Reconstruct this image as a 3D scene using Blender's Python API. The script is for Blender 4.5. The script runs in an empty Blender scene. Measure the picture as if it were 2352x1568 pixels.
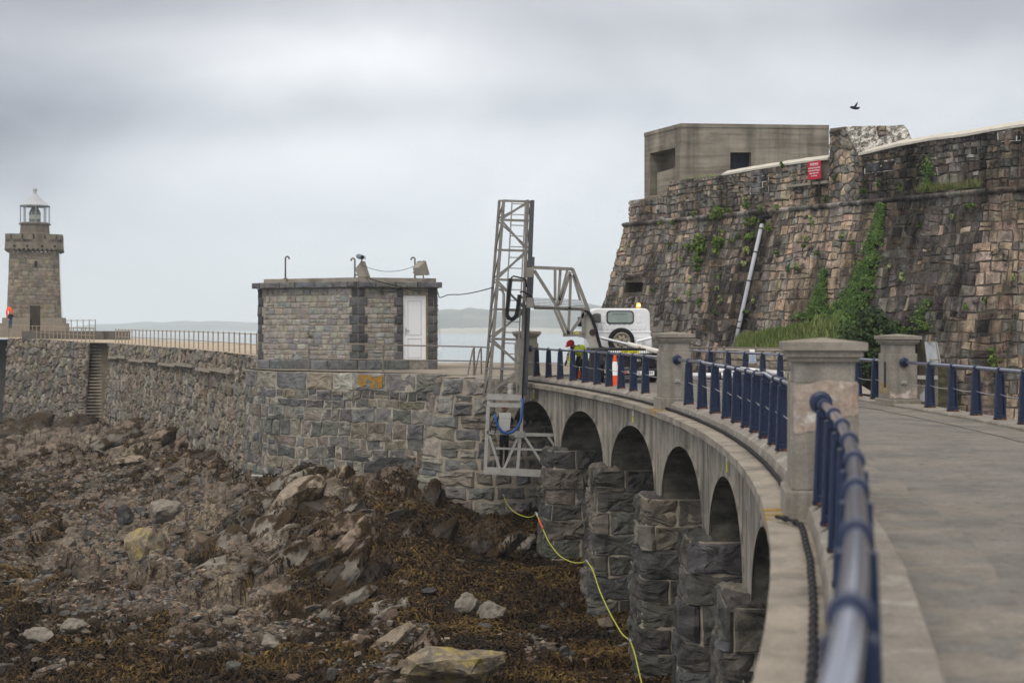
import bpy, bmesh, math, random
import numpy as np
from mathutils import Vector, Matrix, noise, geometry
random.seed(7); rnd = random.Random(11)
S = bpy.context.scene; COL = S.collection; PI = math.pi
# ---------------------------------------------------------------- camera, sky, sun, exposure
CZ = 1.87                      # eye height above the road
F = 3267.0                     # focal length for a 2352 px wide frame (50 mm lens)
cam = bpy.data.cameras.new('camera'); camo = bpy.data.objects.new('camera', cam); COL.objects.link(camo)
camo.location = (0, 0, CZ); camo.rotation_euler = (PI / 2, 0, 0)
cam.lens = 50.0; cam.sensor_width = 36.0; cam.shift_y = -32 / 2352; cam.clip_start = 0.1; cam.clip_end = 30000
cam.dof.use_dof = True; cam.dof.focus_distance = 43.0; cam.dof.aperture_fstop = 1.5
S.camera = camo
SUN_EL, SUN_AZ = math.radians(52), math.radians(205)
W = bpy.data.worlds.new("World"); S.world = W; W.use_nodes = True
nt = W.node_tree; nt.nodes.clear()
def N(nt, t, **kw):
    n = nt.nodes.new(t)
    for k, v in kw.items():
        if k[0] == 'i' and k[1:].isdigit(): n.inputs[int(k[1:])].default_value = v
        else: setattr(n, k, v)
    return n
def L(nt, a, b): nt.links.new(a, b)
out = N(nt, 'ShaderNodeOutputWorld'); bg = N(nt, 'ShaderNodeBackground'); bg.inputs[1].default_value = 0.1
sky = N(nt, 'ShaderNodeTexSky', sky_type='NISHITA', sun_disc=False, sun_elevation=SUN_EL, sun_rotation=SUN_AZ)
tc = N(nt, 'ShaderNodeTexCoord'); sep = N(nt, 'ShaderNodeSeparateXYZ'); L(nt, tc.outputs['Generated'], sep.inputs[0])
def math_(nt, op, a, b=None, c=None, clamp=False):
    n = N(nt, 'ShaderNodeMath', operation=op, use_clamp=clamp)
    for i, v in enumerate((a, b, c)):
        if v is None: continue
        if isinstance(v, (int, float)): n.inputs[i].default_value = v
        else: L(nt, v, n.inputs[i])
    return n.outputs[0]
def ramp(nt, fac, stops, interp='EASE'):
    r = N(nt, 'ShaderNodeValToRGB'); r.color_ramp.interpolation = interp
    el = r.color_ramp.elements
    while len(el) < len(stops): el.new(0.5)
    for e, (p, c) in zip(el, stops):
        e.position = p; e.color = (*c, 1) if len(c) == 3 else c
    L(nt, fac, r.inputs[0]); return r.outputs[0]
def mixc(nt, fac, a, b, mode='MIX'):
    m = N(nt, 'ShaderNodeMix', data_type='RGBA', blend_type=mode)
    for s, v in ((m.inputs[0], fac), (m.inputs[6], a), (m.inputs[7], b)):
        if isinstance(v, (int, float)): s.default_value = v
        elif isinstance(v, tuple): s.default_value = (*v, 1)
        else: L(nt, v, s)
    return m.outputs[2]
def mapping(nt, vec, scale, loc=(0, 0, 0), rot=(0, 0, 0)):
    m = N(nt, 'ShaderNodeMapping'); L(nt, vec, m.inputs[0])
    m.inputs['Scale'].default_value = scale; m.inputs['Location'].default_value = loc; m.inputs['Rotation'].default_value = rot
    return m.outputs[0]
def noise_(nt, vec, scale, detail=4, rough=.55, dist=0):
    n = N(nt, 'ShaderNodeTexNoise'); L(nt, vec, n.inputs['Vector'])
    n.inputs['Scale'].default_value = scale; n.inputs['Detail'].default_value = detail
    n.inputs['Roughness'].default_value = rough; n.inputs['Distortion'].default_value = dist
    return n.outputs['Fac']
# overcast: a brighter cloud deck overhead, soft grey cloud banks lower down
el = sep.outputs[2]
lowc = ramp(nt, el, [(0.0, (7.6, 8.1, 8.7)), (0.05, (7.5, 7.95, 8.5)), (0.13, (6.7, 7.0, 7.5)), (0.21, (5.9, 6.05, 6.5)), (0.30, (7.2, 7.3, 7.7)), (0.6, (11.2, 10.7, 10.1)), (1.0, (12.4, 11.7, 10.9))])
yy = math_(nt, 'MAXIMUM', sep.outputs[1], .05)
uu = math_(nt, 'DIVIDE', sep.outputs[0], yy); vv = math_(nt, 'DIVIDE', el, yy)
cv = N(nt, 'ShaderNodeCombineXYZ'); L(nt, sep.outputs[0], cv.inputs[0]); L(nt, math_(nt, 'MULTIPLY', el, 1.9), cv.inputs[1]); L(nt, sep.outputs[1], cv.inputs[2])
c1 = noise_(nt, mapping(nt, cv.outputs[0], (1, 1, 1), (3.3, 1.2, 0)), 4.5, 6, .52, .5)
fac = math_(nt, 'ADD', math_(nt, 'MULTIPLY', math_(nt, 'SUBTRACT', c1, .5), .95), 1.0)
wob = math_(nt, 'MULTIPLY', math_(nt, 'SUBTRACT', noise_(nt, mapping(nt, cv.outputs[0], (1, 1, 1), (9, 2, 4)), 5, 4, .5), .5), .12)
uw = math_(nt, 'ADD', uu, wob); vw = math_(nt, 'ADD', vv, math_(nt, 'MULTIPLY', wob, .35))
def cloudbank(px, py, a, b, amp):        # a soft patch of thinner (+) or thicker (-) cloud in one part of the sky
    global fac
    du = math_(nt, 'DIVIDE', math_(nt, 'SUBTRACT', uw, (px - 1176) / F), a / F); dv = math_(nt, 'DIVIDE', math_(nt, 'SUBTRACT', vw, (752 - py) / F), b / F)
    e = math_(nt, 'EXPONENT', math_(nt, 'MULTIPLY', math_(nt, 'ADD', math_(nt, 'MULTIPLY', du, du), math_(nt, 'MULTIPLY', dv, dv)), -1.0))
    fac = math_(nt, 'ADD', fac, math_(nt, 'MULTIPLY', e, amp))
cloudbank(790, 125, 360, 95, .50); cloudbank(640, 375, 420, 80, .20); cloudbank(-120, 330, 520, 300, -.50); cloudbank(450, 265, 560, 50, -.15); cloudbank(1950, 160, 460, 75, .16); cloudbank(1250, 340, 420, 90, .12); cloudbank(2400, 10, 480, 90, -.26); cloudbank(250, -10, 520, 70, -.22); cloudbank(1250, 240, 420, 40, -.10); cloudbank(1500, 60, 500, 40, -.06); cloudbank(-50, 660, 380, 160, -.12)
cm_ = N(nt, 'ShaderNodeCombineXYZ')
for k, p_ in enumerate((1.0, .97, .86)): L(nt, math_(nt, 'POWER', fac, p_), cm_.inputs[k])
cloud = mixc(nt, 1.0, lowc, cm_.outputs[0], 'MULTIPLY')
skymix = mixc(nt, .95, sky.outputs[0], cloud)
L(nt, skymix, bg.inputs[0]); L(nt, bg.outputs[0], out.inputs[0])
sun = bpy.data.lights.new('sun', 'SUN'); suno = bpy.data.objects.new('sun', sun); COL.objects.link(suno)
sun.energy = 1.3; sun.angle = math.radians(25); sun.color = (1, .95, .88)
suno.rotation_euler = (PI / 2 - SUN_EL, 0, PI - SUN_AZ)
S.view_settings.view_transform = 'Standard'; S.view_settings.look = 'None'
S.view_settings.exposure = 0.15; S.view_settings.gamma = 1
S.render.engine = 'CYCLES'; S.cycles.use_denoising = True; S.cycles.max_bounces = 6
S.cycles.volume_bounces = 1; S.cycles.transparent_max_bounces = 8
# ---------------------------------------------------------------- helpers
def P(px, py, D): return Vector(((px - 1176) / F * D, D, CZ - (py - 752) / F * D))
def PX(px, D, z): return Vector(((px - 1176) / F * D, D, z))
CX, CY = -83.7, 27.5                     # centre of the bridge's curve
def ring(R, s, z=0.0):                   # s = metres along the arc (positive = away from the photographer), measured at R=88
    a = s / 88.0
    return Vector((CX + R * math.cos(a), CY + R * math.sin(a), z))
def hit(px, R):
    k = (px - 1176) / F; a = k * k + 1; b = -2 * (k * CX + CY); c = CX * CX + CY * CY - R * R
    Y = (-b + math.sqrt(b * b - 4 * a * c)) / (2 * a)
    return math.atan2(Y - CY, k * Y - CX) * 88.0
def tag(o, label=None, cat=None, group=None, kind=None):
    for k, v in (('label', label), ('category', cat), ('group', group), ('kind', kind)):
        if v: o[k] = v
    return o
def thing(name, label, cat, loc=(0, 0, 0), group=None, rz=0):
    o = bpy.data.objects.new(name, None); COL.objects.link(o); o.location = loc; o.rotation_euler = (0, 0, rz)
    o.empty_display_size = .1
    return tag(o, label, cat, group)
def root_loc(p):
    while p.parent: p = p.parent
    return p.location.copy()
class MB:
    def __init__(s): s.v = []; s.f = []; s.c = []; s.uv = []; s.cur = None; s.mi = []; s.m = 0
    def add(s, vs, fs, col=None, uvs=None):
        b = len(s.v); s.v += [tuple(x) for x in vs]
        s.f += [tuple(b + i for i in q) for q in fs]; s.mi += [s.m] * len(fs)
        c = col if col is not None else (s.cur or (1, 1, 1))
        s.c += [c] * len(vs)
    def box(s, c, sz, rot=None):
        hx, hy, hz = sz[0] / 2, sz[1] / 2, sz[2] / 2; c = Vector(c)
        vs = [Vector((x * hx, y * hy, z * hz)) for x in (-1, 1) for y in (-1, 1) for z in (-1, 1)]
        if rot is not None: vs = [rot @ v for v in vs]
        s.add([c + v for v in vs], [(0, 1, 3, 2), (4, 6, 7, 5), (0, 4, 5, 1), (2, 3, 7, 6), (0, 2, 6, 4), (1, 5, 7, 3)])
    def hexa(s, bot, top):   # two quads of 4 points (same winding)
        n = len(bot)
        s.add(list(bot) + list(top), [tuple(range(n))[::-1], tuple(range(n, 2 * n))] + [(i, (i + 1) % n, n + (i + 1) % n, n + i) for i in range(n)])
    def bar(s, p, q, w, h=None, up=(0, 0, 1)):
        p, q = Vector(p), Vector(q); d = (q - p); 
        if d.length < 1e-6: return
        d.normalize(); up = Vector(up)
        if abs(d.dot(up)) > .98: up = Vector((0, 1, 0))
        x = d.cross(up).normalized(); y = x.cross(d); h = h or w
        o = [x * (a * w / 2) + y * (b * h / 2) for a, b in ((-1, -1), (1, -1), (1, 1), (-1, 1))]
        s.hexa([p + k for k in o], [q + k for k in o])
    def tube(s, pts, r, n=8, cap=True):
        pts = [Vector(p) for p in pts]; rs = r if isinstance(r, (list, tuple)) else [r] * len(pts)
        base = len(s.v); vs = []; x = None
        for i, p in enumerate(pts):
            d = (pts[min(i + 1, len(pts) - 1)] - pts[max(i - 1, 0)]).normalized()
            if x is None:
                u = Vector((0, 0, 1)) if abs(d.z) < .9 else Vector((0, 1, 0)); x = d.cross(u).normalized()
            else: x = (x - d * x.dot(d)).normalized()
            y = d.cross(x)
            vs += [p + (x * math.cos(2 * PI * k / n) + y * math.sin(2 * PI * k / n)) * rs[i] for k in range(n)]
        fs = [(i * n + k, i * n + (k + 1) % n, (i + 1) * n + (k + 1) % n, (i + 1) * n + k) for i in range(len(pts) - 1) for k in range(n)]
        if cap: fs += [tuple(range(n))[::-1], tuple(range((len(pts) - 1) * n, len(pts) * n))]
        s.add(vs, fs)
    def lathe(s, c, prof, n=16, rot=0.0, axis=None, sx=1, sy=1, cap=True):   # prof = [(r, z)]
        c = Vector(c); vs = []
        for r, z in prof:
            for k in range(n):
                a = rot + 2 * PI * k / n; v = Vector((r * math.cos(a) * sx, r * math.sin(a) * sy, z))
                if axis is not None: v = axis @ v
                vs.append(c + v)
        fs = [(i * n + k, i * n + (k + 1) % n, (i + 1) * n + (k + 1) % n, (i + 1) * n + k) for i in range(len(prof) - 1) for k in range(n)]
        if cap: fs += [tuple(range(n))[::-1], tuple(range((len(prof) - 1) * n, len(prof) * n))]
        s.add(vs, fs)
    def prism(s, poly, off):     # planar polygon pushed through by vector off
        off = Vector(off); s.hexa([Vector(p) for p in poly], [Vector(p) + off for p in poly])
    def obj(s, name, m, parent=None, loc=None, smooth=False, bevel=0, label=None):
        me = bpy.data.meshes.new(name)
        org = root_loc(parent) if parent else Vector(loc or (0, 0, 0))
        v = np.array(s.v, dtype=np.float64).reshape(-1, 3) - np.array(org)
        me.from_pydata(v.tolist(), [], s.f)
        ca = me.color_attributes.new('Col', 'FLOAT_COLOR', 'POINT')
        cc = np.ones((len(s.v), 4), dtype=np.float32); cc[:, :3] = np.array(s.c, dtype=np.float32).reshape(-1, 3); ca.data.foreach_set('color', cc.ravel())
        for k in (m if isinstance(m, (list, tuple)) else [m]): me.materials.append(k)
        if any(s.mi): me.polygons.foreach_set('material_index', s.mi)
        if smooth: me.polygons.foreach_set('use_smooth', [True] * len(me.polygons))
        me.update()
        bm = bmesh.new(); bm.from_mesh(me); bmesh.ops.recalc_face_normals(bm, faces=bm.faces) if len(s.f) < 60000 else None; bm.to_mesh(me); bm.free()
        o = bpy.data.objects.new(name, me); COL.objects.link(o)
        if parent: o.parent = parent
        else: o.location = org
        if bevel:
            b = o.modifiers.new('b', 'BEVEL'); b.width = bevel; b.segments = 2; b.limit_method = 'ANGLE'; b.angle_limit = .6
        if label: o['label'] = label
        return o
def link_copy(o, parent, loc, rz=0, name=None):
    c = o.copy(); COL.objects.link(c); c.parent = parent; c.location = loc; c.rotation_euler = (0, 0, rz); return c
def text_mb(mb, s, mat4, size, depth=.004, align='CENTER', col=None, sx=1.0):
    cu = bpy.data.curves.new('t', 'FONT'); cu.body = s; cu.size = size; cu.align_x = align; cu.align_y = 'CENTER'; cu.extrude = depth; cu.resolution_u = 2
    o = bpy.data.objects.new('t', cu); COL.objects.link(o)
    me = bpy.data.meshes.new_from_object(o.evaluated_get(bpy.context.evaluated_depsgraph_get()))
    vs = [mat4 @ Vector((v.co.x * sx, v.co.y, v.co.z)) for v in me.vertices]
    mb.add(vs, [tuple(p.vertices) for p in me.polygons], col)
    bpy.data.objects.remove(o); bpy.data.curves.remove(cu); bpy.data.meshes.remove(me)
def frame(o, x, up=(0, 0, 1)):           # matrix whose X runs along x, Y up, Z towards the reader
    x = Vector(x).normalized(); up = Vector(up); up = (up - x * up.dot(x)).normalized(); z = x.cross(up)
    return Matrix(((x.x, up.x, z.x, o[0]), (x.y, up.y, z.y, o[1]), (x.z, up.z, z.z, o[2]), (0, 0, 0, 1)))
# ---------------------------------------------------------------- materials
MATS = {}
def M(name, base=None, var=.25, vscale=4., col2=None, c2s=1.2, c2t=.6, c2w=.06, col3=None, c3s=3., c3t=.66, c3w=.04, streak=0., stks=1.6, hband=0, streak2=0, bump=0., bscale=25., rough=.88, metal=0., spec=.1, emit=None, trans=0., alpha=None, sub=0., hs=0.0, coords='Object', rvar=0., fine=0.):
    if name in MATS: return MATS[name]
    m = bpy.data.materials.new(name); m.use_nodes = True; t = m.node_tree; b = t.nodes['Principled BSDF']
    tcn = N(t, 'ShaderNodeTexCoord'); v = tcn.outputs[coords]
    if base is None:
        at = N(t, 'ShaderNodeAttribute', attribute_name='Col'); c = at.outputs['Color']
    else:
        rg = N(t, 'ShaderNodeRGB'); rg.outputs[0].default_value = (*base, 1); c = rg.outputs[0]
    if col2: c = mixc(t, ramp(t, noise_(t, v, c2s, 5, .6, .3), [(max(0, c2t - c2w), (0, 0, 0)), (min(1, c2t + c2w), (1, 1, 1))]), c, col2)
    if col3: c = mixc(t, ramp(t, noise_(t, mapping(t, v, (1, 1, 1), (5, 3, 8)), c3s, 6, .65, .2), [(max(0, c3t - c3w), (0, 0, 0)), (min(1, c3t + c3w), (1, 1, 1))]), c, col3)
    if streak:
        sv = noise_(t, mapping(t, v, (1, 1, .07)), stks, 5, .6)
        c = mixc(t, streak, c, ramp(t, sv, [(.36, (.28, .28, .28)), (.56, (1, 1, 1)), (.72, (1.25, 1.22, 1.18))]), 'MULTIPLY')
    if streak2: c = mixc(t, streak2, c, ramp(t, noise_(t, mapping(t, v, (1, 1, .045), (3, 7, 0)), .8, 6, .62), [(.40, (.24, .235, .235)), (.50, (.72, .71, .70)), (.58, (1.08, 1.06, 1.03))]), 'MULTIPLY')
    if hband: c = mixc(t, hband, c, ramp(t, noise_(t, mapping(t, v, (.12, .12, 2.2)), 2.6, 4, .6), [(.38, (.62, .62, .62)), (.5, (1, 1, 1)), (.62, (1.2, 1.2, 1.2))]), 'MULTIPLY')
    if var:
        n1 = noise_(t, v, vscale, 6, .62)
        c = mixc(t, 1.0, c, ramp(t, n1, [(.25, (1 - var,) * 3), (.5, (1, 1, 1)), (.75, (1 + var,) * 3)], 'LINEAR'), 'MULTIPLY')
    if fine:
        n2 = noise_(t, v, 38, 3, .7)
        c = mixc(t, 1.0, c, ramp(t, n2, [(.3, (1 - fine,) * 3), (.7, (1 + fine,) * 3)], 'LINEAR'), 'MULTIPLY')
    L(t, c, b.inputs['Base Color'])
    b.inputs['Roughness'].default_value = rough; b.inputs['Metallic'].default_value = metal; b.inputs['Specular IOR Level'].default_value = spec
    if rvar: L(t, ramp(t, noise_(t, v, 9, 4), [(.3, (max(0, rough - rvar),) * 3), (.7, (min(1, rough + rvar),) * 3)]), b.inputs['Roughness'])
    if bump:
        bp = N(t, 'ShaderNodeBump'); bp.inputs['Strength'].default_value = bump; bp.inputs['Distance'].default_value = .03
        L(t, noise_(t, v, bscale, 6, .65), bp.inputs['Height']); L(t, bp.outputs[0], b.inputs['Normal'])
    if emit: b.inputs['Emission Color'].default_value = (*emit[0], 1); b.inputs['Emission Strength'].default_value = emit[1]
    if trans: b.inputs['Transmission Weight'].default_value = trans
    if sub: b.inputs['Subsurface Weight'].default_value = sub
    if alpha is not None: b.inputs['Alpha'].default_value = alpha
    MATS[name] = m; return m
m_conc = M('concrete', (.275, .25, .212), .25, 1.7, col2=(.165, .15, .13), c2s=.7, c2t=.58, c2w=.12, col3=(.33, .31, .275), c3s=2.2, c3t=.66, c3w=.05, streak=.75, stks=2.4, bump=.35, bscale=14, fine=.14)
m_concp = M('pillar_concrete', (.25, .229, .197), .2, 2.5, col2=(.14, .13, .11), c2s=1.3, c2t=.62, c2w=.1, streak=.3, stks=5, bump=.4, bscale=30, fine=.2)
m_cornice = M('cornice_concrete', (.27, .24, .2), .25, 2.5, col2=(.16, .145, .125), c2s=1.1, c2t=.55, c2w=.1, col3=(.42, .40, .37), c3s=5, c3t=.72, c3w=.03, bump=.4, bscale=25, fine=.2)
m_kerb = M('kerb_stone', (.22, .2, .175), .25, 2, col2=(.3, .28, .25), c2s=2.5, c2t=.6, col3=(.10, .095, .085), c3s=3, c3t=.66, bump=.4, bscale=25, fine=.2)
m_lichen = M('ochre_lichen', (.33, .215, .06), .35, 6, col2=(.24, .215, .17), c2s=6, c2t=.52, bump=.3)
m_blue = M('blue_paint', (.006, .0155, .05), .25, 5, col2=(.014, .026, .075), c2s=7, c2t=.6, col3=(.05, .03, .022), c3s=9, c3t=.70, c3w=.03, rough=.38, spec=.45, bump=.12, bscale=40, rvar=.1)
m_rail = M('blue_rail_paint', (.03, .042, .11), .2, 6, col2=(.02, .03, .085), c2s=5, c2t=.55, col3=(.08, .05, .04), c3s=10, c3t=.72, rough=.24, spec=.7, bump=.05, bscale=50)
for k_, v_ in (('Coat Weight', 1.0), ('Coat Roughness', .10), ('Coat IOR', 1.7)): m_rail.node_tree.nodes['Principled BSDF'].inputs[k_].default_value = v_
m_rust = M('rust', (.13, .06, .035), .4, 12, bump=.3)
m_wire = M('steel_wire', (.45, .44, .42), .1, rough=.4, metal=.7)
m_black = M('black_rubber', (.018, .018, .02), .2, rough=.55)
m_stone = M('field_stone', None, .40, 3.8, col2=(.07, .066, .06), c2s=2.6, c2t=.66, c2w=.08, bump=.9, bscale=12, rough=.93, fine=.38)
m_castle = M('castle_stone', None, .48, 3.6, col2=(.05, .047, .044), c2s=2.3, c2t=.63, c2w=.07, col3=(.50, .48, .45), c3s=6.5, c3t=.685, c3w=.015, streak=.6, stks=4.2, streak2=.9, bump=1.0, bscale=12, rough=.95, fine=.45)
m_pier = M('pier_stone', None, .38, 3.0, col2=(.028, .028, .027), c2s=.8, c2t=.6, c2w=.1, streak=.3, bump=1.0, bscale=9, rough=.85, spec=.12, fine=.38)
m_bastion = M('bastion_stone', None, .44, 3, col3=(.30, .19, .065), c3s=1.1, c3t=.70, c3w=.04, streak=.3, bump=1.0, bscale=10, rough=.93, fine=.36)
m_mortar = M('mortar', (.27, .235, .19), .3, 5, bump=.3)
m_mortar_d = M('dark_mortar', (.085, .075, .062), .4, 4, bump=.3)
m_plaster = M('white_lime_coping', (.50, .47, .41), .15, 3, col2=(.36, .33, .28), c2s=1.6, c2t=.68, bump=.2)
m_bunk = M('bunker_concrete', (.245, .215, .172), .25, 1.2, col2=(.165, .146, .12), c2s=.5, c2t=.55, c2w=.12, col3=(.5, .48, .45), c3s=9, c3t=.775, c3w=.01, streak=.45, stks=1.5, hband=.6, bump=.4, bscale=12, fine=.16)
m_alu = M('aluminium', (.40, .385, .36), .15, 5, col2=(.34, .325, .30), c2s=3, c2t=.6, rough=.5, metal=.35, bump=.05)
m_grey = M('grey_steel', (.215, .20, .18), .2, 4, col2=(.13, .118, .10), c2s=5, c2t=.64, rough=.55, metal=.2)
m_dsteel = M('dark_steel', (.06, .06, .065), .2, 5, rough=.5, metal=.4)
m_white = M('white_paint', (.80, .81, .82), .04, 3, col2=(.55, .54, .52), c2s=2, c2t=.74, rough=.4, spec=.4)
m_pvc = M('white_door_plastic', (.80, .81, .83), .02, 3, rough=.35)
m_hv = M('hi_vis_yellow', (.62, .78, .05), .12, 6, rough=.8)
m_ref = M('silver_tape', (.55, .56, .56), .05, rough=.4)
m_redp = M('red_helmet', (.42, .03, .04), .05, rough=.35)
m_body = M('body_colours', None, .12, 9, rough=.8)
m_orange = M('orange_plastic', (.82, .10, .03), .08, 5, rough=.45)
m_whitep = M('white_sleeve', (.82, .82, .82), .06, 5, rough=.4)
m_leaf = M('leaves', None, .2, 3, rough=.75, spec=.1, sub=0)
m_glass = M('dark_window', (.16, .20, .19), .1, rough=.08, spec=.6)
m_yel = M('yellow_sign', (.75, .66, .04), .06, rough=.5)
m_redsign = M('red_sign', (.42, .025, .05), .06, rough=.5)
m_pipe = M('grey_drainpipe', (.42, .43, .47), .08, 3, rough=.4)
m_iron = M('weathered_iron', (.20, .175, .15), .25, 8, rough=.65, metal=.3)
m_asph = None
# ---------------------------------------------------------------- masonry
def clip(poly, nx, ny, d):
    o = []
    for i in range(len(poly)):
        a, b = poly[i], poly[(i + 1) % len(poly)]
        da, db = nx * a[0] + ny * a[1] - d, nx * b[0] + ny * b[1] - d
        if da <= 0: o.append(a)
        if (da < 0 < db) or (db < 0 < da):
            t = da / (da - db); o.append((a[0] + (b[0] - a[0]) * t, a[1] + (b[1] - a[1]) * t))
    return o
def rubble(U, V, su, sv, seed=0, jit=.32, drop=.1, small=.12):
    r = random.Random(seed); pts = []; nr = max(1, round(V / sv))
    for j in range(-1, nr + 1):
        x = -su * (1 + r.random())
        while x < U + su:
            w = su * r.uniform(.65, 1.45)
            if r.random() > drop:
                pts.append((x + w / 2 + r.uniform(-jit, jit) * su * .5, (j + .5) * V / nr + r.uniform(-jit, jit) * sv))
            if r.random() < small: pts.append((x + w, (j + 1) * V / nr + r.uniform(-.2, .2) * sv))
            x += w
    cell = {}
    for i, p in enumerate(pts): cell.setdefault((int(p[0] // su), int(p[1] // sv)), []).append(i)
    res = []; ax, ay = 1 / su, 1 / sv
    for i, (x, y) in enumerate(pts):
        poly = [(x - 1.6 * su, y - 1.4 * sv), (x + 1.6 * su, y - 1.4 * sv), (x + 1.6 * su, y + 1.4 * sv), (x - 1.6 * su, y + 1.4 * sv)]
        gx, gy = int(x // su), int(y // sv)
        for a in range(gx - 3, gx + 4):
            for b in range(gy - 2, gy + 3):
                for k in cell.get((a, b), ()):
                    if k == i: continue
                    q = pts[k]; dx, dy = (q[0] - x) * ax, (q[1] - y) * ay
                    if dx * dx + dy * dy > 12 or len(poly) < 3: continue
                    mx, my = (q[0] + x) / 2, (q[1] + y) / 2
                    nx, ny = dx * ax, dy * ay; poly = clip(poly, nx, ny, nx * mx + ny * my)
        for c in ((-1, 0, 0), (1, 0, U), (0, -1, 0), (0, 1, V)):
            if len(poly) >= 3: poly = clip(poly, *c)
        if len(poly) >= 3: res.append(poly)
    return res
def ashlar(U, V, h, w, seed=0, split=.12, jit=.02, quoin=0, hold=None):
    r = random.Random(seed); res = []; y = 0
    while y < V - .02:
        hh = min(r.uniform(*h), V - y)
        if V - y - hh < h[0] * .5: hh = V - y
        x = -r.random() * w[0]
        while x < U:
            ww = r.uniform(*w); x0, x1 = max(0, x), min(U, x + ww)
            if U - x1 < w[0] * .35: x1 = U; ww = U - x
            if x1 - x0 > .04:
                j = lambda: r.uniform(-jit, jit)
                if r.random() < split:
                    m = y + hh * r.uniform(.35, .65)
                    for a, b in ((y, m), (m, y + hh)): res.append([(x0, a + j()), (x1, a + j()), (x1, b + j()), (x0, b + j())])
                else: res.append([(x0, y + j()), (x1, y + j()), (x1, y + hh + j()), (x0 + j(), y + hh + j())])
            x += ww
        y += hh
    return res
def warp(polys, amp=.05, fr=1.1, seed=0):
    f = lambda x, y: (x + amp * noise.noise(Vector((x * fr, y * fr, seed))), y + amp * 1.1 * noise.noise(Vector((x * fr * .8, y * fr, seed + 31))) + amp * .45 * noise.noise(Vector((x * fr * 3, y * fr * 3, seed + 77))))
    res = []
    for p in polys:
        q = []
        for i in range(len(p)):
            a, b = p[i], p[(i + 1) % len(p)]
            q += [a, ((a[0] + b[0]) / 2, (a[1] + b[1]) / 2)]
        res.append([f(*t) for t in q])
    return res
def coursed(U, V, h, w, seed=0, split=.2, amp=.05, fr=1.1, vsplit=.12):   # squared rubble in wandering courses
    r = random.Random(seed + 5); out = []
    for p in ashlar(U, V, h, w, seed, split, .035):
        (x0, y0), (x1, _), _, (_, y1) = p[0], p[1], p[2], p[3]
        if x1 - x0 > w[0] * 1.3 and r.random() < vsplit:
            m = x0 + (x1 - x0) * r.uniform(.3, .7); d = r.uniform(-.05, .05); out += [[p[0], (m + d, y0), (m, p[3][1]), p[3]], [(m + d, y0), p[1], p[2], (m, p[2][1])]]
        else: out.append(p)
    return warp(out, amp, fr, seed)
def stones(mb, surf, polys, depth=.06, gap=.012, pal=None, rough=.5, seg=.14, seed=0, hole=None, bev=.22):
    r = random.Random(seed)
    for poly in polys:
        n = len(poly); cu = sum(p[0] for p in poly) / n; cv = sum(p[1] for p in poly) / n
        if hole and hole(cu, cv): continue
        pts = []
        for i in range(n):
            a, b = poly[i], poly[(i + 1) % n]; d = math.hypot(b[0] - a[0], b[1] - a[1]); k = max(1, min(6, int(d / seg)))
            pts += [(a[0] + (b[0] - a[0]) * t / k, a[1] + (b[1] - a[1]) * t / k) for t in range(k)]
        size = min(max(p[0] for p in pts) - min(p[0] for p in pts), max(p[1] for p in pts) - min(p[1] for p in pts))
        if size < gap * 2.5: continue
        col = pal(cu, cv, r); dep = depth * r.uniform(.65, 1.3); sd = r.uniform(0, 99); m = len(pts)
        tilt = (r.uniform(-.5, .5), r.uniform(-.5, .5)); bv = bev * size
        vs = []
        spec = [(gap, -.005), (gap + bv * .22, dep * .62), (gap + bv * .8, dep)] + ([(-.62, dep * 1.05), (-.40, dep * 1.08), (-.18, dep * 1.1)] if size > .34 else [(-.42, dep * 1.06)])
        nr = len(spec)
        for inset, dz in spec:
            for x, y in pts:
                dx, dy = x - cu, y - cv; l = math.hypot(dx, dy) or 1
                s = -inset if inset < 0 else max(.3, 1 - inset / l)
                if inset > 0 and dz > 0: s = max(s, .66 if dz == dep else .8)
                u, v = cu + dx * s, cv + dy * s
                z = dz
                if dz > 0:
                    z += dep * rough * (noise.noise(Vector((u * 4.5, v * 4.5, sd))) + .6 * noise.noise(Vector((u * 11, v * 11, sd)))) + dep * .45 * (dx * s * tilt[0] + dy * s * tilt[1]) / max(size, .05)
                wob = gap * .6
                vs.append(surf(u + wob * noise.noise(Vector((u * 7, v * 7, sd + 5))), v + wob * noise.noise(Vector((u * 7, v * 7, sd + 9))), z))
        fs = [(a * m + i, a * m + (i + 1) % m, (a + 1) * m + (i + 1) % m, (a + 1) * m + i) for a in range(nr - 1) for i in range(m)]
        fs.append(tuple(range((nr - 1) * m, nr * m)))
        mb.add(vs, fs, col)
def sheet(mb, surf, U, V, nu, nv, d=0, hole=None, col=None):
    vs = [surf(U * i / nu, V * j / nv, d) for j in range(nv + 1) for i in range(nu + 1)]
    fs = [(j * (nu + 1) + i, j * (nu + 1) + i + 1, (j + 1) * (nu + 1) + i + 1, (j + 1) * (nu + 1) + i) for j in range(nv) for i in range(nu)
          if not (hole and hole(U * (i + .5) / nu, V * (j + .5) / nv))]
    mb.add(vs, fs, col)
def quadsurf(A, B, C, D, flip=1):   # A top-left, B top-right, C bottom-right, D bottom-left; u right, v down
    A, B, C, D = map(Vector, (A, B, C, D)); U = ((B - A).length + (C - D).length) / 2; V = ((D - A).length + (C - B).length) / 2
    n = ((B - A).cross(D - A)).normalized() * flip
    if n.dot(Vector((0, 0, CZ)) - A) < 0: n = -n
    def s(u, v, d):
        a, b = u / U, v / V; return A * (1 - a) * (1 - b) + B * a * (1 - b) + C * a * b + D * (1 - a) * b + n * d
    return s, U, V
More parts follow.
